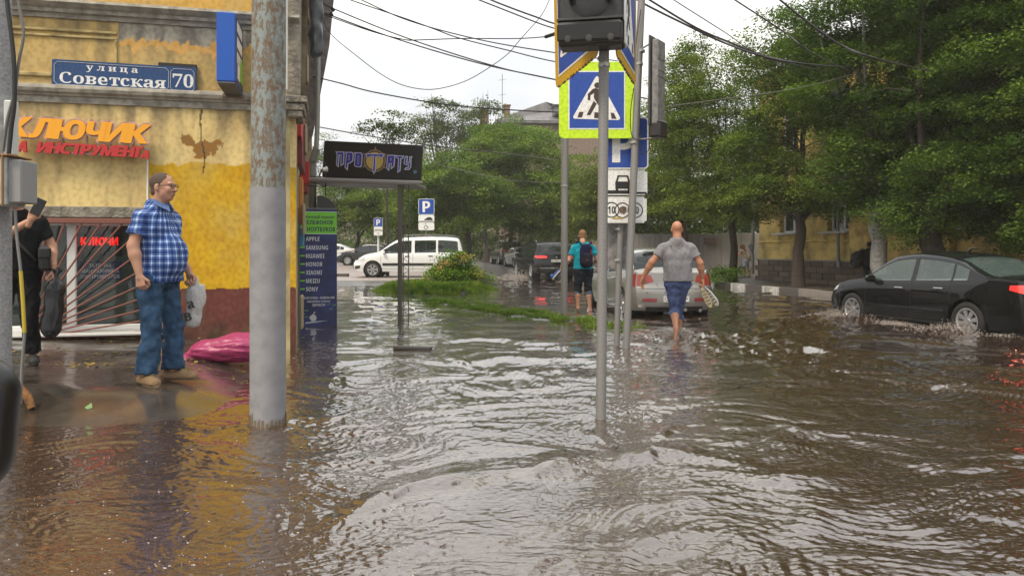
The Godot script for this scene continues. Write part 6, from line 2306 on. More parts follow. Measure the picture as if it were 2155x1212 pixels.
	# trousers
	lo = Vector3(9, lo.y, 9); hi = Vector3(-9, o.hem + 0.16, -9)
	for k in ["hipL", "hipR", "knL", "knR", "anL", "anR"]:
		lo.x = minf(lo.x, J[k].x - 0.2); lo.z = minf(lo.z, J[k].z - 0.2); hi.x = maxf(hi.x, J[k].x + 0.2); hi.z = maxf(hi.z, J[k].z + 0.2)
	f = Field.new(lo, hi, cell)
	seg(f, J.hipL, J.hipR, 0.118 * s * g, 0.118 * s * g, 0.05)
	seg(f, J.pel, (J.pel as Vector3) + Vector3(0, 0.06, 0), 0.12 * s * g, 0.115 * s * g, 0.05)
	for q in ["L", "R"]:
		var kn: Vector3 = J["kn" + q]
		var an: Vector3 = J["an" + q]
		var tw: float = o.get("leg", 1.0)
		seg(f, (J["hip" + q] as Vector3) + Vector3(0, -0.03, 0.02), kn, 0.110 * s * tw, 0.078 * s * tw, 0.035)
		var e: Vector3 = kn.lerp(an, o.pants_end)
		f.cap(kn, kn.lerp(an, 1.0), 0.078 * s * tw, o.get("cuff_r", 0.07) * s, 0.03, Vector3.ONE, e, (an - kn).normalized())
	f.rough(N1, 0.012, Vector3(9, 7, 9))
	f.rough(N1, 0.005, Vector3(19, 13, 19))
	f.cut(Vector3(0, o.hem + 0.1, 0), Vector3(0, 1, 0))
	b = B.new()
	f.net(b)
	var pn := obj(o.get("pants_name", "trousers"), b, o.pants, t)
	if o.has("cuff"):
		for q in ["L", "R"]:
			var kn: Vector3 = J["kn" + q]
			var an: Vector3 = J["an" + q]
			f = Field.new(kn.min(an) - Vector3.ONE * 0.15, kn.max(an) + Vector3.ONE * 0.15, cell)
			f.cap(kn.lerp(an, o.pants_end - 0.22), kn.lerp(an, o.pants_end + 0.3), 0.080 * s, 0.078 * s, 0.01, Vector3.ONE, kn.lerp(an, o.pants_end + 0.02), (an - kn).normalized())
			f.cut(kn.lerp(an, o.pants_end - 0.18), (kn - an).normalized())
			f.rough(N1, 0.006, Vector3(14, 20, 14))
			b = B.new()
			f.net(b)
			obj("rolled_cuff", b, o.cuff, pn)
	if o.get("shoes"):
		for q in ["L", "R"]: shoe(t, "shoe", (J["an" + q] as Vector3) + Vector3(0, -0.095, 0) - ((J["to" + q] as Vector3) - (J["an" + q] as Vector3)) * Vector3(1, 0, 1) * 0.3, J["to" + q], s, o.shoes, o.get("sole", M.rubber))

func cloth(r: float, g: float, b: float, sheen := 0.25) -> StandardMaterial3D:
	var m := grain(mat(r, g, b, 0.9, 0.0, 0.25), "cloth", 1.5, "bump", 0.06)
	m.rim_enabled = true
	m.rim = sheen
	return m

func plaid() -> StandardMaterial3D:
	var n := 128
	var im := Image.create_empty(n, n, false, Image.FORMAT_RGB8)
	for y in n:
		for x in n:
			var s := [0.0, 0.0]
			for k in 2:
				var q: int = [x, y][k] % 64
				if q < 10: s[k] = 1.0
				elif q > 28 and q < 46: s[k] = -0.7
				elif q == 18 or q == 19: s[k] = 0.4
			var c := Color(0.26, 0.38, 0.62)
			var v: float = s[0] + s[1]
			if v > 0.0: c = c.lerp(Color(0.86, 0.90, 0.97), v * 0.5)
			else: c = c.lerp(Color(0.09, 0.13, 0.30), -v * 0.55)
			if (x + y) % 3 == 0: c = c.darkened(0.08)
			im.set_pixel(x, y, c)
	var m := mat(1, 1, 1, 0.9, 0.0, 0.25)
	m.albedo_texture = ImageTexture.create_from_image(im)
	m.uv1_scale = Vector3.ONE * 8.0
	m.rim_enabled = true
	m.rim = 0.2
	return m

func denim(r: float, g: float, b: float) -> StandardMaterial3D:
	return grain(mat(r, g, b, 0.9, 0.0, 0.25), "blotch", 2.2, "bump", 0.25)

func HD(dir: Vector3, palm: Vector3, thumb: Vector3, curl: float) -> Dictionary:
	return {"dir": dir, "palm": palm, "thumb": thumb, "curl": curl}

func sneaker(t: Node, called: String, xf: Transform3D, upper: Material, sole: Material) -> void:
	# sole in the xy plane, the toe towards +y, the upper towards -z
	var b := B.new()
	var pg := PackedVector2Array()
	for k in 22:
		var a := TAU * k / 22
		pg.append(Vector2(sin(a) * lerpf(0.036, 0.050, cos(a) * 0.5 + 0.5) * (1.0 - 0.12 * exp(-pow(cos(a) / 0.3, 2.0))), cos(a) * 0.148))
	b.prism(pg, 0.028, xf)
	var o := obj(called, b, sole, t)
	b = B.new()
	for k in 5: b.box(xf * Vector3(0, -0.09 + k * 0.045, 0.0295), Vector3(0.055, 0.018, 0.004), xf.basis)
	obj("tread", b, mat(0.16, 0.14, 0.11, 0.9), o)
	var f := Field.new(Vector3(-0.08, -0.18, -0.14), Vector3(0.08, 0.18, 0.02), 0.012)
	f.cap(Vector3(0, -0.10, -0.03), Vector3(0, 0.10, -0.018), 0.04, 0.036, 0.02)
	f.cap(Vector3(0, -0.105, -0.03), Vector3(0, -0.09, -0.085), 0.036, 0.034, 0.02)
	f.cut(Vector3(0, 0, -0.002), Vector3(0, 0, 1))
	var u := B.new()
	f.net(u)
	b = B.new()
	b.add([u.v, u.n, null, null, null, null, null, null, null, null, null, null, u.ix], xf)
	obj("upper", b, upper, o)

func make_people() -> void:
	man_in_plaid()
	man_with_phone()
	man_wading()
	man_with_backpack()
	walkers()

func man_in_plaid() -> void:
	var base := Vector3(-3.13, 0, -6.78)
	base.y = pave_y(base.x, 6.78)
	var yaw := -PI / 2 - 0.2   # facing right, a little towards the eye
	var t := thing("person", "big man in a blue checked shirt and jeans standing on the wet pavement", "person", base, yaw)
	var J := {"pel": Vector3(0, 1.00, 0.02), "chest": Vector3(0, 1.40, 0.03), "neck": Vector3(0, 1.585, 0.035), "head": Vector3(0, 1.745, -0.015),
		"shL": Vector3(-0.205, 1.48, 0.03), "shR": Vector3(0.205, 1.48, 0.05), "elL": Vector3(-0.265, 1.22, 0.06), "elR": Vector3(0.275, 1.215, 0.075), "wrL": Vector3(-0.27, 0.97, -0.09), "wrR": Vector3(0.29, 0.965, 0.0),
		"hipL": Vector3(-0.105, 0.93, 0.02), "hipR": Vector3(0.105, 0.93, 0.02), "knL": Vector3(-0.125, 0.50, -0.03), "knR": Vector3(0.125, 0.50, 0.0), "anL": Vector3(-0.135, 0.095, -0.02), "anR": Vector3(0.145, 0.095, 0.05),
		"toL": Vector3(-0.185, 0.0, -0.22), "toR": Vector3(0.235, 0.0, -0.13)}
	var hb := Basis(Vector3.UP, 0.12)
	person(t, J, {"s": 1.06, "g": 0.97, "belly": 0.012, "arm": 1.05, "cell": 0.0135, "hcell": 0.0062, "hb": hb, "jaw": 1.12, "neck": 1.12, "skin": M.skin, "shirt": plaid(), "wrap_uv": 1, "pants": denim(0.048, 0.10, 0.185), "hem": 0.90, "sleeve": 0.62, "loose": 0.012, "leg": 0.98, "pants_end": 0.97, "cuff_r": 0.092, "fold": 0.012,
		"shoes": grain(mat(0.27, 0.17, 0.085, 0.85), "fine", 8.0, "bump", 0.4), "sole": mat(0.15, 0.10, 0.06, 0.8), "handR": HD(Vector3(0.05, -1, -0.2), Vector3(-1, 0, 0), Vector3(0, -0.1, -1), 1.15), "handL": HD(Vector3(0, -1, -0.3), Vector3(1, 0, 0), Vector3(0, 0, -1), 1.2)})
	hair(t, J.head, hb, 1.06, grain(mat(0.10, 0.066, 0.050, 0.9), "fine", 12.0), 0.0012, 0.034)
	var b := B.new()
	# shirt collar, placket, pocket
	var shirt: MeshInstance3D = t.get_node("shirt")
	for sg in [-1.0, 1.0]:
		b.quad(Vector3(sg * 0.015, 1.565, -0.085), Vector3(sg * 0.085, 1.625, -0.01), Vector3(sg * 0.105, 1.575, -0.03), Vector3(sg * 0.05, 1.52, -0.125), Vector3(sg * 0.5, 0.4, -1))
		b.quad(Vector3(sg * 0.085, 1.625, -0.01), Vector3(sg * 0.06, 1.64, 0.085), Vector3(sg * 0.075, 1.585, 0.105), Vector3(sg * 0.105, 1.575, -0.03), Vector3(sg, 0.3, 0.3))
	obj("collar", b, shirt.material_override, shirt)
	var hp: Vector3 = J.head
	b = B.new()
	var gp := func(x: float, y: float, z: float) -> Vector3: return hp + hb * (Vector3(x, y, z) * 1.06)
	for sg in [-1.0, 1.0]:
		var lens := []
		for k in 13: lens.append(gp.call(sg * 0.034 + cos(k * TAU / 12) * 0.026, 0.002 + sin(k * TAU / 12) * 0.016, -0.106 + absf(cos(k * TAU / 12) * 0.004)))
		b.tube(lens, 0.0028, 5, false)
		b.tube([gp.call(sg * 0.060, 0.006, -0.103), gp.call(sg * 0.077, 0.006, -0.06), gp.call(sg * 0.082, 0.004, 0.0), gp.call(sg * 0.08, -0.008, 0.02)], 0.0034, 5)
	b.tube([gp.call(-0.010, 0.008, -0.108), gp.call(0.010, 0.008, -0.108)], 0.003, 5)
	obj("glasses", b, M.black, t)
	b = B.new()
	for sg in [-1.0, 1.0]: b.lathe([Vector2(0, 0.008), Vector2(0.006, 0.005), Vector2(0.008, 0.0)], 10, Transform3D(hb * Basis(Vector3.RIGHT, -PI / 2), gp.call(sg * 0.031, 0.004, -0.090)))
	obj("eyes", b, mat(0.05, 0.04, 0.035, 0.2), t)
	b = B.new()
	b.tube([gp.call(-0.02, -0.066, -0.098), gp.call(0.0, -0.068, -0.102), gp.call(0.02, -0.066, -0.098)], 0.0028, 5)
	obj("lips", b, mat(0.28, 0.11, 0.085, 0.5), t)
	var bp := t.transform * Vector3(-0.27, 0.90, -0.15)
	var w := thing("white_bag", "white plastic bag with dark print hanging from the checked-shirt man's hand", "bag", bp, 0.25)
	var f := Field.new(Vector3(-0.16, -0.5, -0.12), Vector3(0.16, 0.08, 0.12), 0.011)
	f.cap(Vector3(0, 0.02, 0), Vector3(0.02, -0.14, 0), 0.018, 0.075, 0.03, Vector3(1, 1, 2.2))
	f.cap(Vector3(0.01, -0.12, 0), Vector3(-0.02, -0.36, 0), 0.085, 0.078, 0.03, Vector3(1, 1, 2.4))
	f.rough(N1, 0.012, Vector3(14, 6, 14))
	b = B.new()
	f.net(b)
	obj("bag", b, grain(mat(0.55, 0.54, 0.53, 0.35), "fine", 4.0), w)
	b = B.new()
	letters(b, "а", serif_bold, 0.06, 0.07, 0.004, Transform3D(Basis(Vector3(0, 0, 1), 0.3), Vector3(-0.03, -0.22, 0.046)))
	letters(b, "В", sans_bold, 0.06, 0.075, 0.004, Transform3D(Basis(Vector3(0, 0, 1), 0.2), Vector3(-0.055, -0.33, 0.042)))
	obj("print", b, M.black, w)

func man_with_phone() -> void:
	var base := Vector3(-4.90, 0, -7.5)
	base.y = pave_y(base.x, 7.5)
	var t := thing("person", "man in black at the left edge holding up a phone behind the post", "person", base, PI + 0.35)
	var J := {"pel": Vector3(0, 0.96, 0.02), "chest": Vector3(0, 1.34, 0.02), "neck": Vector3(0, 1.50, 0.01), "head": Vector3(0, 1.655, -0.03),
		"shL": Vector3(-0.205, 1.43, 0.02), "shR": Vector3(0.205, 1.43, 0.02), "elL": Vector3(-0.30, 1.16, 0.05), "elR": Vector3(0.10, 1.22, -0.24), "wrL": Vector3(-0.335, 0.93, -0.06), "wrR": Vector3(-0.20, 1.405, -0.36),
		"hipL": Vector3(-0.1, 0.90, 0.02), "hipR": Vector3(0.1, 0.90, 0.02), "knL": Vector3(-0.12, 0.49, -0.02), "knR": Vector3(0.12, 0.49, 0.0), "anL": Vector3(-0.14, 0.09, 0.02), "anR": Vector3(0.15, 0.09, 0.03),
		"toL": Vector3(-0.19, 0.0, -0.15), "toR": Vector3(0.21, 0.0, -0.15)}
	var blk := cloth(0.011, 0.012, 0.014, 0.1)
	person(t, J, {"s": 1.0, "cell": 0.0145, "hcell": 0.0075, "hb": Basis(Vector3.RIGHT, -0.15), "skin": M.skin, "shirt": blk, "pants": cloth(0.010, 0.010, 0.012, 0.1), "hem": 0.93, "sleeve": 0.68, "pants_end": 0.95, "cuff_r": 0.075, "shoes": mat(0.015, 0.015, 0.016, 0.7),
		"handL": HD(Vector3(0, -1, -0.1), Vector3(1, 0, 0), Vector3(0, 0, -1), 1.2), "handR": HD(Vector3(-0.35, 0.8, -0.15), Vector3(0, 0.1, 1), Vector3(-0.3, 0.6, 0), 0.75)})
	hair(t, J.head, Basis(Vector3.RIGHT, -0.15), 1.0, mat(0.03, 0.02, 0.015, 0.9), 0.006)
	var b := B.new()
	letters(b, "Ь", sans_bold, 0.045, 0.045, 0.004, Transform3D(Basis(Vector3.UP, PI), Vector3(-0.04, 1.33, -0.122)))
	obj("shirt_print", b, M.sign_white, t)
	b = B.new()
	b.tube(spline([Vector3(0.15, 1.49, 0.03), Vector3(0.06, 1.36, -0.135), Vector3(-0.08, 1.16, -0.14), Vector3(-0.19, 1.02, -0.08)], 4), 0.014, 6, true, 0.4)
	obj("bag_strap", b, M.black, t)
	var hand_at := t.transform * Vector3(-0.27, 1.535, -0.385)
	var ph := thing("phone", "dark phone held up in the hand of the man in black", "phone", hand_at, PI + 0.35)
	ph.rotation.z = 0.45
	b = B.new()
	b.box(Vector3.ZERO, Vector3(0.09, 0.165, 0.012), Basis(), 0.005)
	obj("case", b, mat(0.014, 0.014, 0.016, 0.3), ph)
	b = B.new()
	b.box(Vector3(0, 0, 0.007), Vector3(0.08, 0.15, 0.002))
	obj("screen", b, mat(0.006, 0.006, 0.007, 0.1), ph)
	var sb := thing("shoulder_bag", "small black shoulder bag on the hip of the man in black", "bag", t.transform * Vector3(-0.255, 1.04, -0.06), PI + 0.6)
	b = B.new()
	b.box(Vector3.ZERO, Vector3(0.10, 0.25, 0.2), Basis(), 0.03)
	obj("pouch", b, mat(0.013, 0.013, 0.014, 0.6), sb)
	b = B.new()
	b.box(Vector3(0, 0.055, -0.005), Vector3(0.108, 0.12, 0.208), Basis(), 0.02)
	obj("flap", b, mat(0.018, 0.018, 0.02, 0.5), sb)
	var kb := thing("black_bag", "shiny black plastic bag hanging from the hand of the man in black", "bag", t.transform * Vector3(-0.345, 0.855, -0.075), 0.3)
	var f := Field.new(Vector3(-0.22, -0.68, -0.2), Vector3(0.22, 0.1, 0.2), 0.013)
	f.cap(Vector3(0, 0.04, 0), Vector3(0.01, -0.12, 0), 0.03, 0.085, 0.03, Vector3(1, 1, 1.6))
	f.cap(Vector3(0.01, -0.12, 0), Vector3(-0.03, -0.5, 0), 0.085, 0.10, 0.03, Vector3(1, 1, 1.7))
	for k in 5: f.cap(Vector3(0, 0.0, 0), Vector3(-0.06 + k * 0.03, 0.07 + 0.01 * (k % 2), 0.02 * (k % 3 - 1)), 0.012, 0.02, 0.01)
	f.rough(N1, 0.008, Vector3(13, 4, 13))
	b = B.new()
	f.net(b)
	obj("bag", b, mat(0.012, 0.013, 0.016, 0.22), kb)

func man_wading() -> void:
	var t := thing("person", "bald man in a grey T-shirt and rolled jeans wading away through the water", "person", Vector3(2.57, -0.13, -11.8), -0.08)
	var J := {"pel": Vector3(0.01, 1.00, 0), "chest": Vector3(0.0, 1.39, -0.02), "neck": Vector3(0, 1.60, -0.02), "head": Vector3(0.0, 1.765, -0.045),
		"shL": Vector3(-0.215, 1.495, -0.01), "shR": Vector3(0.215, 1.495, -0.01), "elL": Vector3(-0.40, 1.25, 0.05), "elR": Vector3(0.345, 1.24, 0.03), "wrL": Vector3(-0.52, 1.02, -0.02), "wrR": Vector3(0.395, 0.985, -0.05),
		"hipL": Vector3(-0.08, 0.93, 0), "hipR": Vector3(0.08, 0.93, 0), "knL": Vector3(-0.055, 0.52, 0.05), "knR": Vector3(0.02, 0.50, -0.06), "anL": Vector3(-0.07, 0.27, 0.36), "anR": Vector3(0.03, 0.09, -0.03),
		"toL": Vector3(-0.09, 0.10, 0.42), "toR": Vector3(0.04, 0.02, -0.2)}
	person(t, J, {"s": 1.07, "g": 1.05, "arm": 1.14, "cell": 0.014, "hcell": 0.0085, "hb": Basis(Vector3.RIGHT, -0.12), "neck": 1.15, "skin": M.skin_tan, "shirt": cloth(0.235, 0.23, 0.245, 0.3), "pants": denim(0.085, 0.115, 0.24), "hem": 0.96, "sleeve": 0.60, "loose": 0.006, "leg": 0.86, "pants_end": 0.34, "cuff_r": 0.072, "cuff": denim(0.10, 0.14, 0.28),
		"handL": HD(Vector3(-0.25, -1, -0.1), Vector3(0.6, 0, 0.8), Vector3(0.4, -0.2, -0.9), 0.35), "handR": HD(Vector3(0.1, -1, 0.05), Vector3(-1, 0, 0), Vector3(0, 0, -1), 1.25)})
	var b := B.new()
	for q in [[-0.11, 1.50], [0.0, 1.52]]: b.prism(circle(0.018, 10), 0.002, Transform3D(Basis(), Vector3(q[0], q[1], 0.115)))
	var sh: MeshInstance3D = t.get_node("shirt")
	obj("damp_spots", b, cloth(0.16, 0.155, 0.165, 0.0), sh)
	var p := t.transform * Vector3(0.42, 0.85, -0.02)
	var s := thing("sneakers", "pair of beige soled sneakers carried in the bald man's right hand", "shoes", p, -0.1)
	s.scale = Vector3.ONE * 1.15
	var up := mat(0.03, 0.032, 0.05, 0.8)
	sneaker(s, "sneaker", Transform3D(Basis(Vector3(0, 0, 1), 0.42) * Basis(Vector3(1, 0, 0), PI - 0.15) * Basis(Vector3.UP, PI + 0.25), Vector3(0.02, -0.12, 0.05)), up, mat(0.40, 0.33, 0.21, 0.8))
	sneaker(s, "sneaker", Transform3D(Basis(Vector3(0, 0, 1), 0.62) * Basis(Vector3(1, 0, 0), PI - 0.15) * Basis(Vector3.UP, PI + 0.5), Vector3(0.10, -0.11, -0.03)), up, mat(0.5, 0.47, 0.42, 0.8))

func man_with_backpack() -> void:
	var t := thing("person", "barefoot man in a turquoise T-shirt wearing a dark backpack on the verge", "person", Vector3(1.52, 0.0, -16.2), 0.1)
	var J := {"pel": Vector3(0, 0.93, 0), "chest": Vector3(0, 1.28, -0.02), "neck": Vector3(0.0, 1.46, -0.03), "head": Vector3(0.0, 1.615, -0.07),
		"shL": Vector3(-0.205, 1.38, -0.02), "shR": Vector3(0.205, 1.38, -0.02), "elL": Vector3(-0.30, 1.09, -0.02), "elR": Vector3(0.30, 1.10, 0.02), "wrL": Vector3(-0.44, 0.94, -0.18), "wrR": Vector3(0.25, 1.02, -0.22),
		"hipL": Vector3(-0.095, 0.87, 0), "hipR": Vector3(0.095, 0.87, 0), "knL": Vector3(-0.12, 0.47, -0.02), "knR": Vector3(0.10, 0.46, 0.0), "anL": Vector3(-0.11, 0.10, 0.0), "anR": Vector3(0.13, 0.05, 0.1),
		"toL": Vector3(-0.12, 0.03, -0.17), "toR": Vector3(0.15, 0.0, -0.07)}
	var hb := Basis(Vector3.UP, -0.15) * Basis(Vector3.RIGHT, -0.3)
	person(t, J, {"s": 1.0, "g": 1.02, "cell": 0.0152, "hcell": 0.009, "hb": hb, "skin": M.skin, "shirt": cloth(0.008, 0.27, 0.36, 0.3), "pants": denim(0.022, 0.028, 0.042), "hem": 0.90, "sleeve": 0.62, "loose": 0.008, "leg": 1.0, "pants_end": 0.25, "cuff_r": 0.08, "cuff": denim(0.12, 0.15, 0.21),
		"handL": HD(Vector3(-0.2, -0.8, -0.5), Vector3(1, 0, 0), Vector3(0, 0.2, -1), 1.1), "handR": HD(Vector3(-0.3, 0.2, -1), Vector3(-0.5, -0.5, 0), Vector3(0, 1, 0), 0.8)})
	hair(t, J.head, hb, 1.0, mat(0.20, 0.105, 0.045, 0.9), 0.007)
	var bk := thing("backpack", "navy blue backpack with black pockets on the turquoise T-shirt man's back", "backpack", t.transform * Vector3(0.03, 1.20, 0.14), 0.1)
	var f := Field.new(Vector3(-0.25, -0.33, -0.12), Vector3(0.25, 0.33, 0.22), 0.014)
	f.cap(Vector3(-0.03, 0.13, 0.02), Vector3(-0.03, -0.15, 0.03), 0.10, 0.115, 0.05, Vector3(1, 1, 1.25))
	f.cap(Vector3(0.03, 0.13, 0.02), Vector3(0.03, -0.15, 0.03), 0.10, 0.115, 0.05, Vector3(1, 1, 1.25))
	f.rough(N1, 0.008, Vector3(9, 9, 9))
	var b := B.new()
	f.net(b)
	obj("pack", b, cloth(0.012, 0.014, 0.045, 0.1), bk)
	f = Field.new(Vector3(-0.25, -0.33, 0), Vector3(0.25, 0.15, 0.25), 0.014)
	f.cap(Vector3(-0.02, -0.03, 0.09), Vector3(-0.02, -0.15, 0.09), 0.075, 0.085, 0.05, Vector3(1, 1, 1.5))
	f.cap(Vector3(0.03, -0.03, 0.09), Vector3(0.03, -0.15, 0.09), 0.075, 0.085, 0.05, Vector3(1, 1, 1.5))
	b = B.new()
	f.net(b)
	obj("front_pocket", b, cloth(0.02, 0.018, 0.03, 0.1), bk)
	for sg in [-1.0, 1.0]:
		b = B.new()
		b.tube(spline([Vector3(sg * 0.05, 0.16, 0.0), Vector3(sg * 0.12, 0.28, -0.07), Vector3(sg * 0.15, 0.25, -0.22), Vector3(sg * 0.17, 0.05, -0.29)], 4), 0.026, 6, true, 0.35)
		obj("strap", b, cloth(0.012, 0.014, 0.045, 0.1), bk)
	b = B.new()
	b.box(Vector3(0.09, 0.07, 0.115), Vector3(0.012, 0.10, 0.006), Basis(), 0.002)
	b.box(Vector3(-0.0, -0.1, 0.168), Vector3(0.05, 0.01, 0.006), Basis(), 0.002)
	obj("red_tab", b, mat(0.42, 0.06, 0.03, 0.6), bk)
	var s := thing("shoes", "blue and black shoes dangling from the turquoise T-shirt man's left hand", "shoes", t.transform * Vector3(-0.50, 0.80, -0.26), 0.1)
	sneaker(s, "shoe", Transform3D(Basis(Vector3(0, 0, 1), -0.75) * Basis(Vector3.UP, 0.9), Vector3(-0.03, -0.02, 0)), mat(0.02, 0.07, 0.24, 0.8), mat(0.4, 0.4, 0.4, 0.7))
	sneaker(s, "shoe", Transform3D(Basis(Vector3(0, 0, 1), -0.6) * Basis(Vector3.UP, 0.7), Vector3(0.06, -0.03, 0.06)), mat(0.015, 0.015, 0.02, 0.8), mat(0.05, 0.05, 0.05, 0.7))

func walkers() -> void:
	var p := at_ground(1570, 33.2, 0.085)
	var t := thing("person", "long-haired woman in pale shorts bending forward beside the grey metal fence", "person", p, 0.7)
	var J := {"pel": Vector3(0, 0.80, 0.06), "chest": Vector3(0, 1.10, -0.05), "neck": Vector3(0, 1.23, -0.11), "head": Vector3(0, 1.33, -0.20),
		"shL": Vector3(-0.165, 1.17, -0.09), "shR": Vector3(0.165, 1.17, -0.09), "elL": Vector3(-0.2, 0.98, -0.22), "elR": Vector3(0.2, 0.96, -0.2), "wrL": Vector3(-0.1, 1.05, -0.36), "wrR": Vector3(0.12, 1.0, -0.36),
		"hipL": Vector3(-0.085, 0.76, 0.04), "hipR": Vector3(0.085, 0.76, 0.04), "knL": Vector3(-0.10, 0.43, -0.03), "knR": Vector3(0.14, 0.43, 0.02), "anL": Vector3(-0.14, 0.08, 0.03), "anR": Vector3(0.22, 0.08, 0.06),
		"toL": Vector3(-0.16, 0.0, -0.13), "toR": Vector3(0.25, 0.0, -0.1)}
	person(t, J, {"s": 0.9, "g": 0.86, "arm": 0.8, "cell": 0.018, "hb": Basis(Vector3.RIGHT, -0.4), "skin": M.skin, "shirt": cloth(0.30, 0.25, 0.20), "shirt_name": "top", "pants": cloth(0.34, 0.38, 0.52), "pants_name": "shorts", "hem": 0.80, "sleeve": 0.4, "pants_end": -0.55, "leg": 0.85, "shoes": mat(0.16, 0.12, 0.10, 0.8),
		"handL": HD(Vector3(0.3, 0.7, -0.6), Vector3(1, 0, 0.3), Vector3(0, 1, 0), 0.8), "handR": HD(Vector3(-0.3, 0.7, -0.6), Vector3(-1, 0, 0.3), Vector3(0, 1, 0), 0.8)})
	var f := Field.new(Vector3(-0.25, 0.75, -0.4), Vector3(0.25, 1.55, 0.2), 0.02)
	f.ell(Vector3(0, 1.365, -0.18), Vector3(0.09, 0.10, 0.11), 0.03)
	f.cap(Vector3(-0.02, 1.35, -0.12), Vector3(-0.05, 0.98, 0.03), 0.085, 0.06, 0.05)
	f.rough(N1, 0.02, Vector3(14, 5, 14))
	f.cut(Vector3(0, 1.33, -0.25), Vector3(0, -0.3, -1).normalized())
	var b := B.new()
	f.net(b)
	obj("hair", b, mat(0.10, 0.045, 0.024, 0.8), t)
	var bag := thing("shoulder_bag", "olive shoulder bag carried by the long-haired woman", "bag", t.transform * Vector3(0.30, 0.86, 0.02), 0.7)
	f = Field.new(Vector3(-0.2, -0.3, -0.3), Vector3(0.2, 0.3, 0.3), 0.02)
	f.cap(Vector3(0, -0.02, -0.1), Vector3(0, -0.04, 0.1), 0.12, 0.13, 0.04, Vector3(1.6, 1, 1))
	b = B.new()
	f.net(b)
	obj("bag", b, cloth(0.17, 0.14, 0.06), bag)
	b = B.new()
	b.tube(spline([Vector3(0, 0.05, -0.14), Vector3(-0.08, 0.32, -0.1), Vector3(0, 0.05, 0.14)], 5), 0.014, 5)
	obj("strap", b, mat(0.08, 0.06, 0.03, 0.8), bag)
	p = at_ground(1832, 24.2, 0.085)
	t = thing("person", "stooping person in dark clothes by the pale tree trunk with a big bag", "person", p, -0.35)
	J = {"pel": Vector3(0, 0.80, 0.05), "chest": Vector3(0, 1.12, -0.06), "neck": Vector3(0, 1.25, -0.12), "head": Vector3(0, 1.355, -0.17),
		"shL": Vector3(-0.18, 1.17, -0.08), "shR": Vector3(0.18, 1.17, -0.08), "elL": Vector3(-0.27, 0.95, 0.0), "elR": Vector3(0.24, 0.96, -0.1), "wrL": Vector3(-0.31, 0.78, -0.06), "wrR": Vector3(0.2, 0.85, -0.25),
		"hipL": Vector3(-0.09, 0.75, 0.03), "hipR": Vector3(0.09, 0.75, 0.03), "knL": Vector3(-0.11, 0.42, -0.05), "knR": Vector3(0.10, 0.42, 0.0), "anL": Vector3(-0.12, 0.08, 0.05), "anR": Vector3(0.12, 0.08, 0.1),
		"toL": Vector3(-0.13, 0.0, -0.12), "toR": Vector3(0.13, 0.0, -0.07)}
	person(t, J, {"s": 0.93, "g": 1.05, "cell": 0.018, "hb": Basis(Vector3.RIGHT, -0.3), "skin": M.skin, "shirt": cloth(0.012, 0.014, 0.018, 0.1), "shirt_name": "jacket", "pants": cloth(0.03, 0.03, 0.036, 0.1), "hem": 0.62, "sleeve": 0.93, "pants_end": 0.3, "cuff_r": 0.075, "shoes": mat(0.05, 0.045, 0.04, 0.8),
		"handL": HD(Vector3(0, -1, 0), Vector3(1, 0, 0), Vector3(0, 0, -1), 1.2), "handR": HD(Vector3(-0.2, -0.6, -0.6), Vector3(-1, 0, 0), Vector3(0, 1, -1), 0.8)})
	hair(t, J.head, Basis(Vector3.RIGHT, -0.3), 0.95, mat(0.02, 0.014, 0.012, 0.9), 0.012)
	bag = thing("dark_sack", "bulky dark bag slung at the side of the stooping dark-clothed person", "bag", t.transform * Vector3(-0.36, 0.98, 0.0), -0.35)
	f = Field.new(Vector3(-0.35, -0.45, -0.35), Vector3(0.35, 0.4, 0.35), 0.025)
	f.ell(Vector3(0, -0.08, 0), Vector3(0.22, 0.27, 0.24), 0.05)
	f.cap(Vector3(0, 0.1, 0), Vector3(0.16, 0.24, 0), 0.1, 0.05, 0.06)
	f.rough(N1, 0.03, Vector3(6, 6, 6))
	b = B.new()
	f.net(b)
	obj("sack", b, mat(0.012, 0.014, 0.016, 0.5), bag)


# ---------- poles and signs ----------
func rust_tex() -> ImageTexture:
	var n := 256
	var ns := FastNoiseLite.new()
	ns.seed = 77; ns.frequency = 0.02; ns.fractal_octaves = 5; ns.fractal_gain = 0.65
	var im := ns.get_seamless_image(n, n)
	ns.seed = 91; ns.frequency = 0.008
	var im2 := ns.get_seamless_image(n, n)
	im.convert(Image.FORMAT_RGB8)
	for y in n:
		for x in n:
			var k := im.get_pixel(x, y).r
			var q := im2.get_pixel(x, y).r
			var c := Color(0.52, 0.55, 0.54).lerp(Color(0.45, 0.50, 0.51), q)
			var r := smoothstep(0.50, 0.60, k * 0.75 + q * 0.35)
			c = c.lerp(Color(0.44, 0.34, 0.24).lerp(Color(0.36, 0.26, 0.18), k), r * 0.75)
			im.set_pixel(x, y, c)
	return ImageTexture.create_from_image(im)

const CROSS := Vector2(325, 510)
func cross_poly(q: Array, u: float) -> PackedVector2Array:
	var o := PackedVector2Array()
	for i in range(0, q.size(), 2): o.append(Vector2(q[i] - CROSS.x, CROSS.y - q[i + 1]) * u)
	return o

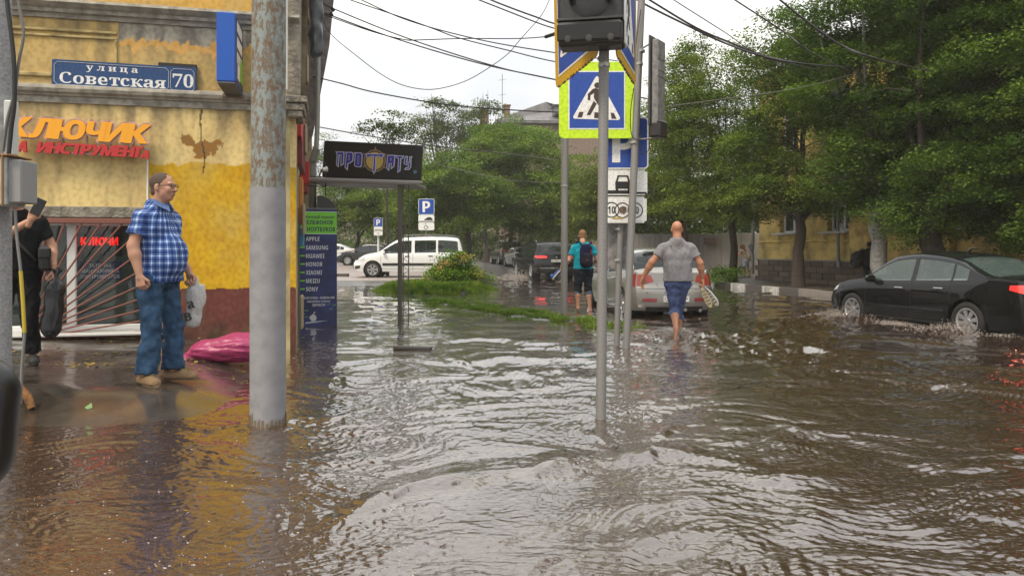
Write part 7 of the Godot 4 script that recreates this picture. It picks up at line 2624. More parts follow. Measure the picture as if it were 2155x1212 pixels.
# the pedestrian crossing's face; u = metres per unit of a sheet on which the blue square is 284 units wide
func crossing_face(t: Node3D, u: float, z: float, base := Transform3D()) -> void:
	var b := B.new()
	b.prism(cross_poly([180, 362, 470, 362, 470, 660, 180, 660], u), 0.003, base * offs(0, 0, z))
	obj("white_edge", b, M.sign_white, t)
	b = B.new()
	b.prism(cross_poly([186, 368, 464, 368, 464, 653, 186, 653], u), 0.003, base * offs(0, 0, z + 0.0025))
	obj("blue_field", b, M.sign_blue, t)
	b = B.new()
	b.prism(cross_poly([318, 395, 326, 388, 334, 395, 444, 600, 441, 610, 432, 613, 213, 606, 204, 600, 206, 592], u), 0.003, base * offs(0, 0, z + 0.005))
	obj("white_triangle", b, M.sign_white, t)
	b = B.new()
	var fx := base * offs(0, 0, z + 0.0075)
	b.prism(circle(15 * u, 16, Vector2(327 - CROSS.x, CROSS.y - 436) * u), 0.0025, fx)
	b.prism(cross_poly([304, 455, 318, 450, 338, 456, 345, 470, 345, 500, 336, 512, 352, 545, 340, 551, 322, 520, 310, 500, 311, 475, 293, 487, 292, 512, 279, 512, 279, 480], u), 0.0025, fx)
	b.prism(cross_poly([309, 515, 325, 530, 292, 588, 274, 588, 276, 580], u), 0.0025, fx)
	b.prism(cross_poly([236, 571, 258, 571, 249, 600, 226, 599], u), 0.0025, fx)
	b.prism(cross_poly([313, 573, 334, 574, 337, 604, 311, 603], u), 0.0025, fx)
	b.prism(cross_poly([396, 575, 412, 577, 426, 607, 400, 606], u), 0.0025, fx)
	obj("walking_figure", b, mat(0.045, 0.025, 0.022, 0.6), t)

func post(called: String, label: String, a: Vector3, e: Vector3, r: float, m: Material) -> Node3D:
	var t := thing(called, label, "post", Vector3(a.x, 0, a.z))
	var b := B.new()
	var o := Vector3(a.x, 0, a.z)
	var d := (e - a).normalized()
	b.tube([a - d * 0.4 - o, a - o, a.lerp(e, 0.5) - o, e - o], r, 16)
	obj("pole", b, m, t)
	return t

func clamp_band(t: Node3D, p: Vector3, r: float) -> void:
	var b := B.new()
	b.lathe([Vector2(r, -0.015), Vector2(r + 0.006, -0.015), Vector2(r + 0.006, 0.015), Vector2(r, 0.015)], 16, Transform3D(Basis(), p))
	b.box(p + Vector3(0, 0, r + 0.015), Vector3(0.02, 0.03, 0.03), Basis(), 0.003)
	obj("clamp", b, M.chrome if false else mat(0.42, 0.41, 0.40, 0.4, 0.5), t)

func make_poles() -> void:
	# thick lamp post
	var a := at_ground(563, 5.81, 0.0)
	var t := thing("lamp_post", "thick lamp post, plastered grey below and rusty blue above, standing in the water", "lamp post", a)
	var m := mat(1, 1, 1, 0.7)
	m.albedo_texture = rust_tex()
	m.uv1_triplanar = true
	m.uv1_scale = Vector3(4.2, 1.7, 4.2)
	m.heightmap_enabled = true
	m.heightmap_texture = T.bump
	m.heightmap_scale = 0.3
	var b := B.new()
	b.tube([Vector3(0, 1.5, 0), Vector3(0.01, 3.5, 0), Vector3(0.015, 7.5, 0)], [0.1285, 0.126, 0.115], 40)
	obj("upper_shaft", b, m, t)
	b = B.new()
	var low := grain(mat(0.245, 0.245, 0.26, 0.75), "cloth", 0.8, "bump", 0.22)
	var path := []
	var rad := []
	for i in 9:
		path.append(Vector3(0, -0.4 + i * 0.274, 0))
		rad.append(0.1335 + R(-0.0008, 0.0008))
	b.tube(path, rad, 40)
	obj("plastered_base", b, low, t)
	b = B.new()
	for k in 26:
		var an := TAU * k / 26
		var hh := R(0.03, 0.11)
		b.quad(Vector3(cos(an), 0, sin(an)) * 0.1362 + Vector3(0, -0.03, 0), Vector3(cos(an + 0.2), 0, sin(an + 0.2)) * 0.1362 + Vector3(0, -0.03, 0), Vector3(cos(an + 0.16), 0, sin(an + 0.16)) * 0.1362 + Vector3(0, hh * R(0.4, 1), 0), Vector3(cos(an + 0.03), 0, sin(an + 0.03)) * 0.1362 + Vector3(0, hh, 0), Vector3(cos(an), 0, sin(an)))
	obj("dirt_line", b, mat(0.16, 0.115, 0.07, 0.9), t)
	# post at the left edge with the control box
	a = at_ground(-6, 6.0, 0.0)
	t = thing("control_post", "grey steel post at the left edge with a control box and black cables", "post", a)
	b = B.new()
	b.tube([Vector3(0, -0.2, 0), Vector3(0, 6.5, 0)], 0.095, 20)
	obj("pole", b, grain(mat(0.31, 0.31, 0.32, 0.6), "fine", 2.0, "bump", 0.5), t)
	b = B.new()
	b.tube([Vector3(0.03, 2.05, 0.02), Vector3(0.03, 2.52, 0.02)], 0.115, 20)
	obj("sleeve", b, grain(mat(0.36, 0.37, 0.37, 0.5), "blotch", 2.0), t)
	var c := at(-4, 383, 5.85) - a
	b = B.new()
	b.box(c, Vector3(0.25, 0.375, 0.3), Basis(Vector3.UP, 0.12), 0.012)
	var bx := obj("control_box", b, grain(mat(0.40, 0.42, 0.40, 0.5), "blotch", 1.5, "bump", 0.1), t)
	b = B.new()
	b.box(c + Vector3(0.165, 0, -0.03), Vector3(0.10, 0.33, 0.25), Basis(Vector3.UP, 0.12), 0.01)
	obj("side_box", b, mat(0.24, 0.24, 0.24, 0.6), bx)
	b = B.new()
	b.box(c + Vector3(0.123, 0, 0.143), Vector3(0.012, 0.385, 0.02), Basis(Vector3.UP, 0.12), 0.003)
	b.box(c + Vector3(0.02, 0.193, 0.0), Vector3(0.29, 0.012, 0.32), Basis(Vector3.UP, 0.12), 0.003)
	obj("rusty_edge", b, mat(0.26, 0.13, 0.045, 0.8), bx)
	b = B.new()
	b.box(at(22, 270, 5.8) - a, Vector3(0.075, 0.42, 0.08), Basis(Vector3.UP, 0.12), 0.01)
	obj("white_conduit", b, mat(0.5, 0.52, 0.5, 0.5), t)
	var cb := [[[[8, -40], [18, 40], [27, 120], [29, 210], [22, 270], [17, 325]], 0.016, 0.012, "thick black cable running down into the control box at the left edge", 5.72], [[[34, -40], [38, 10], [48, 70], [38, 130], [30, 190], [14, 250], [4, 318]], 0.011, 0.13, "thinner grey cable bowing out above the control box at the left edge", 5.75], [[[30, 440], [34, 500], [42, 570], [47, 640], [50, 700], [44, 780], [42, 850]], 0.011, 0.16, "frayed cable with a yellow stretch hanging below the control box", 5.8]]
	for q in cb:
		var pts := []
		for e in q[0]: pts.append(at(e[0], e[1], q[4]))
		var w := thing("cable", q[3], "cable", pts[-1])
		var loc := []
		for e in pts: loc.append(e - pts[-1])
		b = B.new()
		b.tube(spline(loc, 6), q[1], 7)
		obj("sheath", b, mat(q[2], q[2], q[2] * 0.97, 0.6), w)
		if q[0][0][1] == 440:
			b = B.new()
			b.tube(spline([loc[2], loc[3], loc[4]], 6), 0.014, 7)
			obj("yellow_core", b, mat(0.42, 0.32, 0.03, 0.6), w)
	var db := at(38, 810, 6.05)
	t = thing("rotten_stick", "broken rusty brown stick lying at the foot of the left post", "debris", at(66, 862, 6.0))
	b = B.new()
	var dq := db - t.position
	b.tube([Vector3(0, 0.01, 0), dq * 0.5 + Vector3(0.02, 0, 0), dq], [0.028, 0.035, 0.022], 7)
	obj("stick", b, grain(mat(0.24, 0.11, 0.035, 0.9), "blotch", 4.0, "bump", 1.0), t)
	# traffic light post in the middle
	a = at_ground(1265, 6.0, 0.0)
	var top := at(1273, -80, 6.0)
	t = post("traffic_light_post", "galvanised post in the middle carrying the traffic light and two yellow edged signs", a, top, 0.0405, M.galv)
	for y in [2.78, 2.92]: clamp_band(t, Vector3(0.025, y, 0), 0.0405)
	b = B.new()
	b.bar(Vector3(0.02, 2.9, 0.02), Vector3(-0.22, 2.97, 0.1), 0.035, 0.012)
	b.bar(Vector3(0.03, 2.86, -0.02), Vector3(0.0, 2.86, -0.12), 0.03, 0.03)
	obj("bracket_arm", b, mat(0.33, 0.32, 0.31, 0.5, 0.4), t)
	traffic_light()
	for sg in [-1.0, 1.0]:
		var A := at(1259, 116, 5.95) if sg < 0 else at(1297, 116, 5.95)
		var E := at(1171, 187, 6.9) if sg < 0 else at(1337, 181, 6.85)
		var x: Vector3 = (E - A) * sg
		var w: float = x.length()
		x = x.normalized()
		var z: Vector3 = x.cross(Vector3.UP).normalized()
		var bs := Basis(x, z.cross(x), z)
		t = thing("angled_crossing_sign", "yellow bordered crossing sign turned to the left street, its lower edge under the traffic light" if sg < 0 else "yellow bordered crossing sign turned to the right street, its chipped edge beside the leaning pole", "road sign", (A + E) / 2)
		t.basis = bs
		b = B.new()
		b.prism(rect(w, w, 0.06), 0.012, offs(0, w / 2, -0.006))
		obj("panel", b, grain(mat(0.62, 0.36, 0.012, 0.45), "fine", 3.0), t)
		crossing_face(t, w * 0.79 / 284.0, 0.007, offs(0, w / 2, 0))
		b = B.new()
		b.bar(Vector3(-sg * w * 0.42, w * 0.3, -0.03), Vector3(-sg * w * 0.55, w * 0.3, -0.02), 0.03, 0.03)
		b.box(Vector3(0, w * 0.3, -0.02), Vector3(w * 0.9, 0.03, 0.02))
		obj("mounting_bar", b, M.galv, t)
		var chip := mat(0.13, 0.09, 0.06, 0.8)
		for k in 12:
			b = B.new()
			b.box(Vector3(-w * 0.4 + k * w * 0.07 + R(-0.02, 0.02), 0.004, 0.0), Vector3(R(0.02, 0.05), R(0.008, 0.02), 0.0155), Basis(Vector3(0, 0, 1), R(-0.2, 0.2)))
			obj("paint_chip", b, chip, t)
	# leaning pole with the signal head seen from behind
	a = at_ground(1318, 10.08, 0.0)
	top = at(1356, -130, 10.08)
	t = post("leaning_signal_pole", "galvanised leaning pole beside the parking signs carrying a signal head seen edge-on", a, top, 0.05, M.galv)
	for q in [[1334, 300], [1345, 135], [1349, 108]]: clamp_band(t, at(q[0], q[1], 10.08) - Vector3(a.x, 0, a.z), 0.05)
	var o := Vector3(a.x, 0, a.z)
	b = B.new()
	b.tube([at(1348, 104, 10.05) - o, at(1372, 90, 10.0) - o, at(1388, 92, 9.95) - o], 0.012, 6)
	b.tube([at(1336, 294, 10.05) - o, at(1375, 291, 9.97) - o], 0.014, 6)
	obj("bracket_arm", b, mat(0.16, 0.15, 0.15, 0.5, 0.3), t)
	b = B.new()
	b.tube(spline([at(1334, 185, 10.0) - o, at(1327, 240, 10.0) - o, at(1330, 285, 10.0) - o, at(1345, 292, 10.0) - o, at(1357, 270, 10.0) - o], 5), 0.006, 5)
	b.tube(spline([at(1345, 295, 10.0) - o, at(1352, 322, 10.0) - o, at(1364, 318, 10.0) - o, at(1367, 298, 10.0) - o], 5), 0.005, 5)
	b.tube(spline([at(1349, 20, 10.0) - o, at(1338, 100, 10.0) - o, at(1334, 140, 10.0) - o], 5), 0.006, 5)
	obj("signal_wire", b, M.black, t)
	signal_head()
	# parking post
	a = at_ground(1298, 10.32, 0.0)
	top = at(1313, 246, 10.32)
	t = post("parking_sign_post", "galvanised post with a blue parking sign, two white plates and a grey back panel", a, top, 0.042, M.galv)
	o = Vector3(a.x, 0, a.z)
	for q in [[1301, 482], [1300, 547], [1309, 352]]: clamp_band(t, at(q[0], q[1], 10.32) - o, 0.042)
	b = B.new()
	b.box(at(1303, 518, 10.40) - o, Vector3(0.30, 0.62, 0.03), Basis(Vector3(0, 0, 1), -0.02), 0.006)
	obj("grey_panel", b, grain(mat(0.24, 0.235, 0.235, 0.6), "streak", 1.5), t)
	var s := 10.22 / FPX
	t = thing("parking_sign", "large blue parking sign half hidden by the crossing sign and the leaning pole", "road sign", at(1312.5, 301, 10.22), 0.0)
	sign_plate(t, 105 * s, 109 * s, M.sign_blue)
	b = B.new()
	letters(b, "P", sans_bold, 52 * s, 78 * s, 0.002, offs(2 * s, -2 * s, 0.009))
	obj("lettering", b, M.sign_white, t)
	t = thing("parking_plate", "white plate with a car standing on the kerb, under the large parking sign", "road sign", at(1311, 384, 10.22), 0.0)
	sign_plate(t, 103 * s, 53 * s, M.sign_white)
	b = B.new()
	var fx := offs(0, 0, 0.009)
	b.prism(rect(72 * s, 7 * s), 0.002, offs(-14 * s, -20 * s, 0.009))
	b.prism(rect(40 * s, 4 * s), 0.002, offs(30 * s, -22 * s, 0.009))
	var cp := func(q: Array) -> PackedVector2Array:
		var r := PackedVector2Array()
		for i in range(0, q.size(), 2): r.append(Vector2(q[i], q[i + 1]) * s)
		return r
	b.prism(cp.call([-16, -13, 16, -13, 16, 2, -16, 2]), 0.002, fx)
	for q in [[-15, 2, -11, 2, -8, 13, -11, 15], [15, 2, 11, 2, 8, 13, 11, 15], [-11, 12, 11, 12, 11, 15, -11, 15]]: b.prism(cp.call(q), 0.002, fx)
	b.prism(cp.call([-15, -18, -10, -18, -10, -13, -15, -13]), 0.002, fx)
	b.prism(cp.call([15, -18, 10, -18, 10, -13, 15, -13]), 0.002, fx)
	obj("car_symbol", b, M.black, t)
	t = thing("paid_parking_plate", "white plate with three scuffed number circles, lowest on the parking post", "road sign", at(1310, 441.5, 10.22), 0.0)
	sign_plate(t, 102 * s, 55 * s, M.sign_white)
	b = B.new()
	for q in [[-23, 0, "10"], [0, -1, ""], [27, -1, "20"]]:
		ring(b, 14.5 * s, 16.5 * s, 0.002, offs(q[0] * s, q[1] * s, 0.009))
		if q[2]: letters(b, q[2], sans_bold, 15 * s, 15 * s, 0.002, offs(q[0] * s, q[1] * s, 0.009))
	obj("number_circles", b, M.black, t)
	b = B.new()
	b.prism(cp.call([-7, -6, 2, -9, 8, -3, 7, 6, 0, 8, -8, 4]), 0.002, offs(1 * s, 0, 0.0115))
	obj("scraped_sticker", b, grain(mat(0.16, 0.11, 0.09, 0.8), "blotch", 6.0), t)
	b = B.new()
	b.prism(cp.call([-22, -19, 0, -19, 2, -17, -20, -16]), 0.002, offs(0, 0, 0.0115))
	obj("yellow_scrawl", b, mat(0.5, 0.36, 0.02, 0.6), t)
	# the big crossing sign, fixed between the parking post and the leaning pole
	s = 10.08 / FPX
	t = thing("crossing_sign", "lime bordered pedestrian crossing sign behind the traffic light post", "road sign", at(1256, 210.5, 10.08), 0.0)
	b = B.new()
	b.prism(rect(159 * s, 161 * s, 0.07), 0.014, offs(0, 0, -0.010))
	obj("panel", b, grain(mat(0.52, 0.76, 0.014, 0.4), "cloth", 2.0), t)
	crossing_face(t, s / 2.424, 0.005)
	b = B.new()
	for y in [-0.3, 0.3]: b.box(Vector3(0.2, y, -0.045), Vector3(0.62, 0.04, 0.05), Basis(), 0.006)
	obj("mounting_bar", b, M.galv, t)
	# far crossing post on the verge
	a = at_ground(1187, 15.1, 0.0)
	t = post("verge_post", "galvanised post rising from the grass verge left of the traffic light post", a, at(1190, 160, 15.1), 0.068, M.galv)
	clamp_band(t, at(1188, 391, 15.1) - Vector3(a.x, 0, a.z), 0.068)
	# disabled parking signs by the bay
	a = at_ground(896, 33.2, ground_y(-3.7, 33.2))
	t = post("bay_sign_post", "thin post of the disabled parking sign behind the white van", a, at(897, 416, 33.2), 0.035, M.galv)
	s = 33.1 / FPX
	for q in [[435, 33.5, 0, "blue parking sign of the parking bay above the white van's roof"], [460.5, 16.5, 1, "white plate with a car symbol under the bay's blue parking sign"], [476.5, 16, 2, "white wheelchair plate lowest on the post behind the white van"]]:
		t = thing("bay_sign", q[3], "road sign", at(897, q[0], 33.1))
		sign_plate(t, 33.5 * s, q[1] * s, M.sign_blue if q[2] == 0 else M.sign_white)
		b = B.new()
		fx = offs(0, 0, 0.009)
		if q[2] == 0: letters(b, "P", sans_bold, 16 * s, 23 * s, 0.003, fx)
		elif q[2] == 1:
			b.prism(rect(32 * s, 1.6 * s), 0.002, offs(0, -5.5 * s, 0.009))
			b.prism(PackedVector2Array([Vector2(-4, -3) * s, Vector2(13, -3) * s, Vector2(13, 0) * s, Vector2(9, 3.5) * s, Vector2(3, 3.5) * s, Vector2(-1, 0.5) * s, Vector2(-4, -0.5) * s]), 0.002, fx)
		else:
			ring(b, 3.2 * s, 4.2 * s, 0.002, offs(-1 * s, -2 * s, 0.009), 16)
			b.bar(Vector3(-1.5, 4.5, 0) * s + Vector3(0, 0, 0.01), Vector3(-0.5, 0, 0) * s + Vector3(0, 0, 0.01), 0.002, 1.2 * s, Vector3(0, 0, 1))
			b.bar(Vector3(-0.5, 0, 0) * s + Vector3(0, 0, 0.01), Vector3(3.5, 0, 0) * s + Vector3(0, 0, 0.01), 0.002, 1.0 * s, Vector3(0, 0, 1))
			b.bar(Vector3(3.5, 0, 0) * s + Vector3(0, 0, 0.01), Vector3(5.5, -4.5, 0) * s + Vector3(0, 0, 0.01), 0.002, 1.0 * s, Vector3(0, 0, 1))
			b.prism(circle(1.1 * s, 10, Vector2(-1.8, 5.6) * s), 0.002, fx)
		obj("symbol", b, M.sign_white if q[2] == 0 else M.black, t)
	a = at_ground(796, 45, ground_y(-7.9, 45))
	t = post("far_bay_post", "white post of the farther small parking sign among the parked cars", a, at(796, 470, 45), 0.07, mat(0.6, 0.6, 0.6, 0.5))
	s = 44.8 / FPX
	for q in [[468, 18.5, 0, "small far blue parking sign above the parked cars' roofs"], [481.5, 8.5, 1, "small white car plate under the far parking sign"], [491, 9, 2, "small white lower plate under the far parking sign"]]:
		t = thing("far_bay_sign", q[3], "road sign", at(795.5, q[0], 44.8))
		sign_plate(t, 18.5 * s, q[1] * s, M.sign_blue if q[2] == 0 else M.sign_white)
		b = B.new()
		if q[2] == 0: letters(b, "P", sans_bold, 8 * s, 12 * s, 0.003, offs(0, 0, 0.009))
		else: b.prism(rect((14 if q[2] == 1 else 4) * s, 1.2 * s), 0.002, offs(0, -2 * s if q[2] == 1 else 0.0, 0.009))
		obj("symbol", b, M.sign_white if q[2] == 0 else M.black, t)

func sign_plate(t: Node3D, w: float, h: float, face: Material) -> void:
	var b := B.new()
	b.prism(rect(w, h, minf(w, h) * 0.08), 0.012, offs(0, 0, -0.008))
	obj("panel", b, M.sign_white if face == M.sign_blue else mat(0.06, 0.06, 0.06, 0.5), t)
	b = B.new()
	b.prism(rect(w * 0.945, h - w * 0.055, minf(w, h) * 0.06), 0.003, offs(0, 0, 0.003))
	obj("face", b, face, t)
	if face != M.sign_blue:
		b = B.new()
		var k := w * 0.012
		for q in [[0, h / 2 - k, w * 0.9, k * 2], [0, -h / 2 + k, w * 0.9, k * 2], [w / 2 - k, 0, k * 2, h * 0.86], [-w / 2 + k, 0, k * 2, h * 0.86]]: b.box(Vector3(q[0], q[1], 0.0035), Vector3(q[2], q[3], 0.006))
		obj("white_rim", b, M.sign_white, t)

func traffic_light() -> void:
	var p := at(1243, 95, 5.78)
	var t := thing("traffic_light", "dark unlit traffic light head cut off by the picture's top edge", "traffic light", p, -0.20)
	var dark := grain(mat(0.022, 0.023, 0.025, 0.45), "fine", 3.0)
	var w := 0.50
	var b := B.new()
	b.box(Vector3(0, 0.62, -0.1), Vector3(w, 1.24, 0.2), Basis(), 0.02)
	obj("housing", b, dark, t)
	b = B.new()
	b.box(Vector3(w / 2 + 0.006, 0.62, -0.1), Vector3(0.012, 1.23, 0.18), Basis(), 0.004)
	obj("pale_side_plate", b, mat(0.42, 0.44, 0.44, 0.25, 0.3), t)
	b = B.new()
	b.box(Vector3(0, 0.085, 0.05), Vector3(w - 0.01, 0.15, 0.12), Basis(Vector3.RIGHT, 0.12), 0.02)
	obj("lower_lip", b, mat(0.016, 0.016, 0.017, 0.35), t)
	b = B.new()
	b.box(Vector3(0, 0.185, 0.03), Vector3(w, 0.02, 0.09), Basis(), 0.004)
	obj("ledge", b, mat(0.03, 0.032, 0.034, 0.4), t)
	for y in [0.36, 0.74, 1.1]:
		b = B.new()
		b.lathe([Vector2(0.0, 0.035), Vector2(0.08, 0.03), Vector2(0.13, 0.012), Vector2(0.15, 0.0)], 28, Transform3D(Basis(Vector3.RIGHT, PI / 2), Vector3(0, y, 0.005)), true)
		var l := obj("lens", b, mat(0.05, 0.05, 0.052, 0.12), t)
		b = B.new()
		for side in [0.155, 0.162]:
			var rows := []
			for z in 2:
				var r := PackedVector3Array()
				for k in 17:
					var an := lerpf(-0.35, PI + 0.35, k / 16.0)
					r.append(Vector3(cos(an) * side, y + sin(an) * side, 0.005 + z * (0.06 + 0.16 * maxf(0.0, sin(an)))))
				rows.append(r)
			b.grid(rows)
		obj("visor", b, mat(0.018, 0.018, 0.019, 0.5), l)
	b = B.new()
	for x in [-0.16, 0.0, 0.16]:
		b = B.new()
		b.lathe([Vector2(0.0, 0.01), Vector2(0.022, 0.008), Vector2(0.026, 0.0)], 12, Transform3D(Basis(Vector3.RIGHT, PI / 2 + 0.2), Vector3(x, 0.025, 0.112)))
		obj("bolt", b, mat(0.06, 0.06, 0.06, 0.4), t)

func signal_head() -> void:
	var p := at(1386, 290, 9.95)
	var t := thing("signal_head", "tall grey signal head seen edge-on right of the leaning pole", "traffic light", p, 0.95)
	var h := 205 * 9.95 / FPX
	var b := B.new()
	b.box(Vector3(0, h / 2 + 0.08, 0), Vector3(0.24, h - 0.16, 0.09), Basis(Vector3(0, 0, 1), -0.02), 0.015)
	obj("housing", b, grain(mat(0.23, 0.225, 0.22, 0.4, 0.2), "streak", 2.0), t)
	b = B.new()
	b.box(Vector3(0.0, h / 2 + 0.10, -0.06), Vector3(0.32, h - 0.1, 0.025), Basis(Vector3(0, 0, 1), -0.02), 0.006)
	obj("back_board", b, mat(0.05, 0.05, 0.052, 0.5), t)
	for q in [[0.62, 0.012], [0.80, 0.012], [0.72, 0.11]]:
		b = B.new()
		b.box(Vector3(-0.0, h * q[0], 0.048), Vector3(0.18 if q[1] > 0.05 else 0.236, q[1], 0.012), Basis(), 0.004)
		obj("rib", b, mat(0.16, 0.155, 0.155, 0.5), t)
	b = B.new()
	b.box(Vector3(0, 0.11, 0.0), Vector3(0.25, 0.22, 0.16), Basis(), 0.02)
	obj("lower_box", b, mat(0.022, 0.018, 0.02, 0.4), t)


# ---------- small things ----------
func make_small() -> void:
	banner()
	# pink sack
	var p := at_ground(470, 8.35, pave_y(-3.2, 8.35))
	var t := thing("pink_sack", "shiny pink plastic sack lying on the wet pavement by the wall", "sack", p, 0.12)
	var f := Field.new(Vector3(-0.55, -0.05, -0.35), Vector3(0.62, 0.5, 0.35), 0.015)
	f.ell(Vector3(0.18, 0.15, 0), Vector3(0.34, 0.165, 0.22), 0.06)
	f.ell(Vector3(-0.12, 0.12, 0.0), Vector3(0.24, 0.13, 0.18), 0.06)
	f.cap(Vector3(-0.25, 0.10, 0), Vector3(-0.38, 0.055, 0.02), 0.07, 0.055, 0.05)
	f.cap(Vector3(-0.30, 0.15, 0), Vector3(-0.22, 0.20, 0), 0.03, 0.05, 0.04)
	var wr := FastNoiseLite.new()
	wr.seed = 5; wr.frequency = 1.0; wr.fractal_type = FastNoiseLite.FRACTAL_RIDGED; wr.fractal_octaves = 2
	f.rough(wr, 0.014, Vector3(2.2, 9, 7))
	f.cut(Vector3(0, 0.0, 0), Vector3(0, -1, 0))
	var b := B.new()
	f.net(b)
	obj("sack", b, grain(mat(0.36, 0.035, 0.13, 0.42), "fine", 3.0), t)
	# a dark board adrift
	t = thing("floating_board", "dark board drifting in the water in front of the porch post", "board", at(868, 735, 10.05))
	t.position.y = 0.02
	t.rotation.y = -0.05
	b = B.new()
	b.box(Vector3.ZERO, Vector3(0.5, 0.05, 0.12), Basis(Vector3(0, 0, 1), -0.03), 0.01)
	obj("board", b, mat(0.03, 0.027, 0.024, 0.6), t)
	# concrete edge by the parking bay
	t = thing("concrete_block", "low dark concrete parking block between the banner and the white van", "kerb block", at(712, 566, 32.0), 0.03)
	t.position.y = 0.2
	b = B.new()
	b.box(Vector3.ZERO, Vector3(0.85, 0.2, 0.3), Basis(), 0.03)
	obj("block", b, grain(mat(0.10, 0.085, 0.075, 0.9), "fine", 2.0), t)
	# wet leaves on the pavement and adrift
	var lm := B.new()
	var pg := PackedVector2Array()
	for k in 12: pg.append(Vector2(cos(TAU * k / 12) * (0.021 + 0.006 * (k % 2)), sin(TAU * k / 12) * 0.032))
	lm.prism(pg, 0.0015, Transform3D(Basis(Vector3.RIGHT, -PI / 2), Vector3.ZERO))
	var mm := mat(1, 1, 1, 0.5)
	mm.vertex_color_use_as_albedo = true
	var xf := []
	var cl := []
	for i in 760:
		var d := 0.0
		var x := 0.0
		if i < 720:
			d = 7.4 + absf(rng.randfn()) * 1.0
			x = R(-6.2, -2.5)
			if N1.get_noise_2d(x * 1.4, d * 2.0) < 0.0: continue
		else:
			if rng.randf() < 0.5: continue
			d = R(3.3, 7.0)
			x = R(-0.66, -0.15) * d
		var y := maxf(pave_y(x, d) + 0.006, water_y(x, d) + 0.004) if d < 9.6 else 0.2
		if d > 10.1 - (x + 2.9) * -0.24: continue
		xf.append(Transform3D(Basis(Vector3.UP, R(0, TAU)) * Basis(Vector3.RIGHT, R(-0.25, 0.25)).scaled(Vector3.ONE * R(0.3, 0.85) * (1.0 if i < 720 else 0.4)), Vector3(x, y, -d)))
		cl.append(Color(0.20, 0.20, 0.03).lerp(Color(0.30, 0.19, 0.05), rng.randf()) if rng.randf() < 0.6 else Color(0.09, 0.075, 0.035))
	tag(multi("fallen_leaves", lm.mesh(), xf, cl, mm), "small yellowish leaves strewn over the wet left pavement", "leaves", "", "stuff")
	t = thing("green_leaf", "single pale green leaf on the wet pavement left of the checked-shirt man", "leaf", at(186, 857, 6.05))
	t.position.y = pave_y(t.position.x, 6.05) + 0.012
	b = B.new()
	b.prism(PackedVector2Array([Vector2(-0.045, -0.01), Vector2(-0.01, -0.03), Vector2(0.04, -0.012), Vector2(0.03, 0.01), Vector2(0.012, 0.045), Vector2(-0.012, 0.02)]), 0.002, Transform3D(Basis(Vector3.RIGHT, -0.6), Vector3.ZERO))
	obj("leaf", b, mat(0.12, 0.22, 0.07, 0.6), t)
	t.scale = Vector3.ONE * 0.75
	spray()
	# the eye's own car: its door mirror at the lower left
	p = at(-102, 893, 1.0)
	t = thing("door_mirror", "black door mirror housing of the nearest car at the left edge", "car mirror", p, 0.25)
	f = Field.new(Vector3(-0.2, -0.14, -0.14), Vector3(0.12, 0.14, 0.14), 0.007)
	f.cap(Vector3(0.022, 0.036, 0), Vector3(0.016, -0.04, 0), 0.056, 0.056, 0.01, Vector3.ONE, Vector3(0, 0, 0.03), Vector3(0, 0, 1))
	f.cap(Vector3(-0.06, 0.036, 0), Vector3(-0.06, -0.04, 0), 0.056, 0.056, 0.05, Vector3.ONE, Vector3(0, 0, 0.03), Vector3(0, 0, 1))
	f.cap(Vector3(-0.06, -0.05, 0), Vector3(-0.19, -0.10, 0.02), 0.03, 0.04, 0.03)
	b = B.new()
	f.net(b)
	obj("housing", b, mat(0.006, 0.006, 0.007, 0.35), t)
	b = B.new()
	b.prism(rect(0.13, 0.13, 0.04), 0.003, offs(-0.03, 0, 0.0305))
	obj("mirror_glass", b, mat(0.5, 0.5, 0.5, 0.02, 1.0), t)

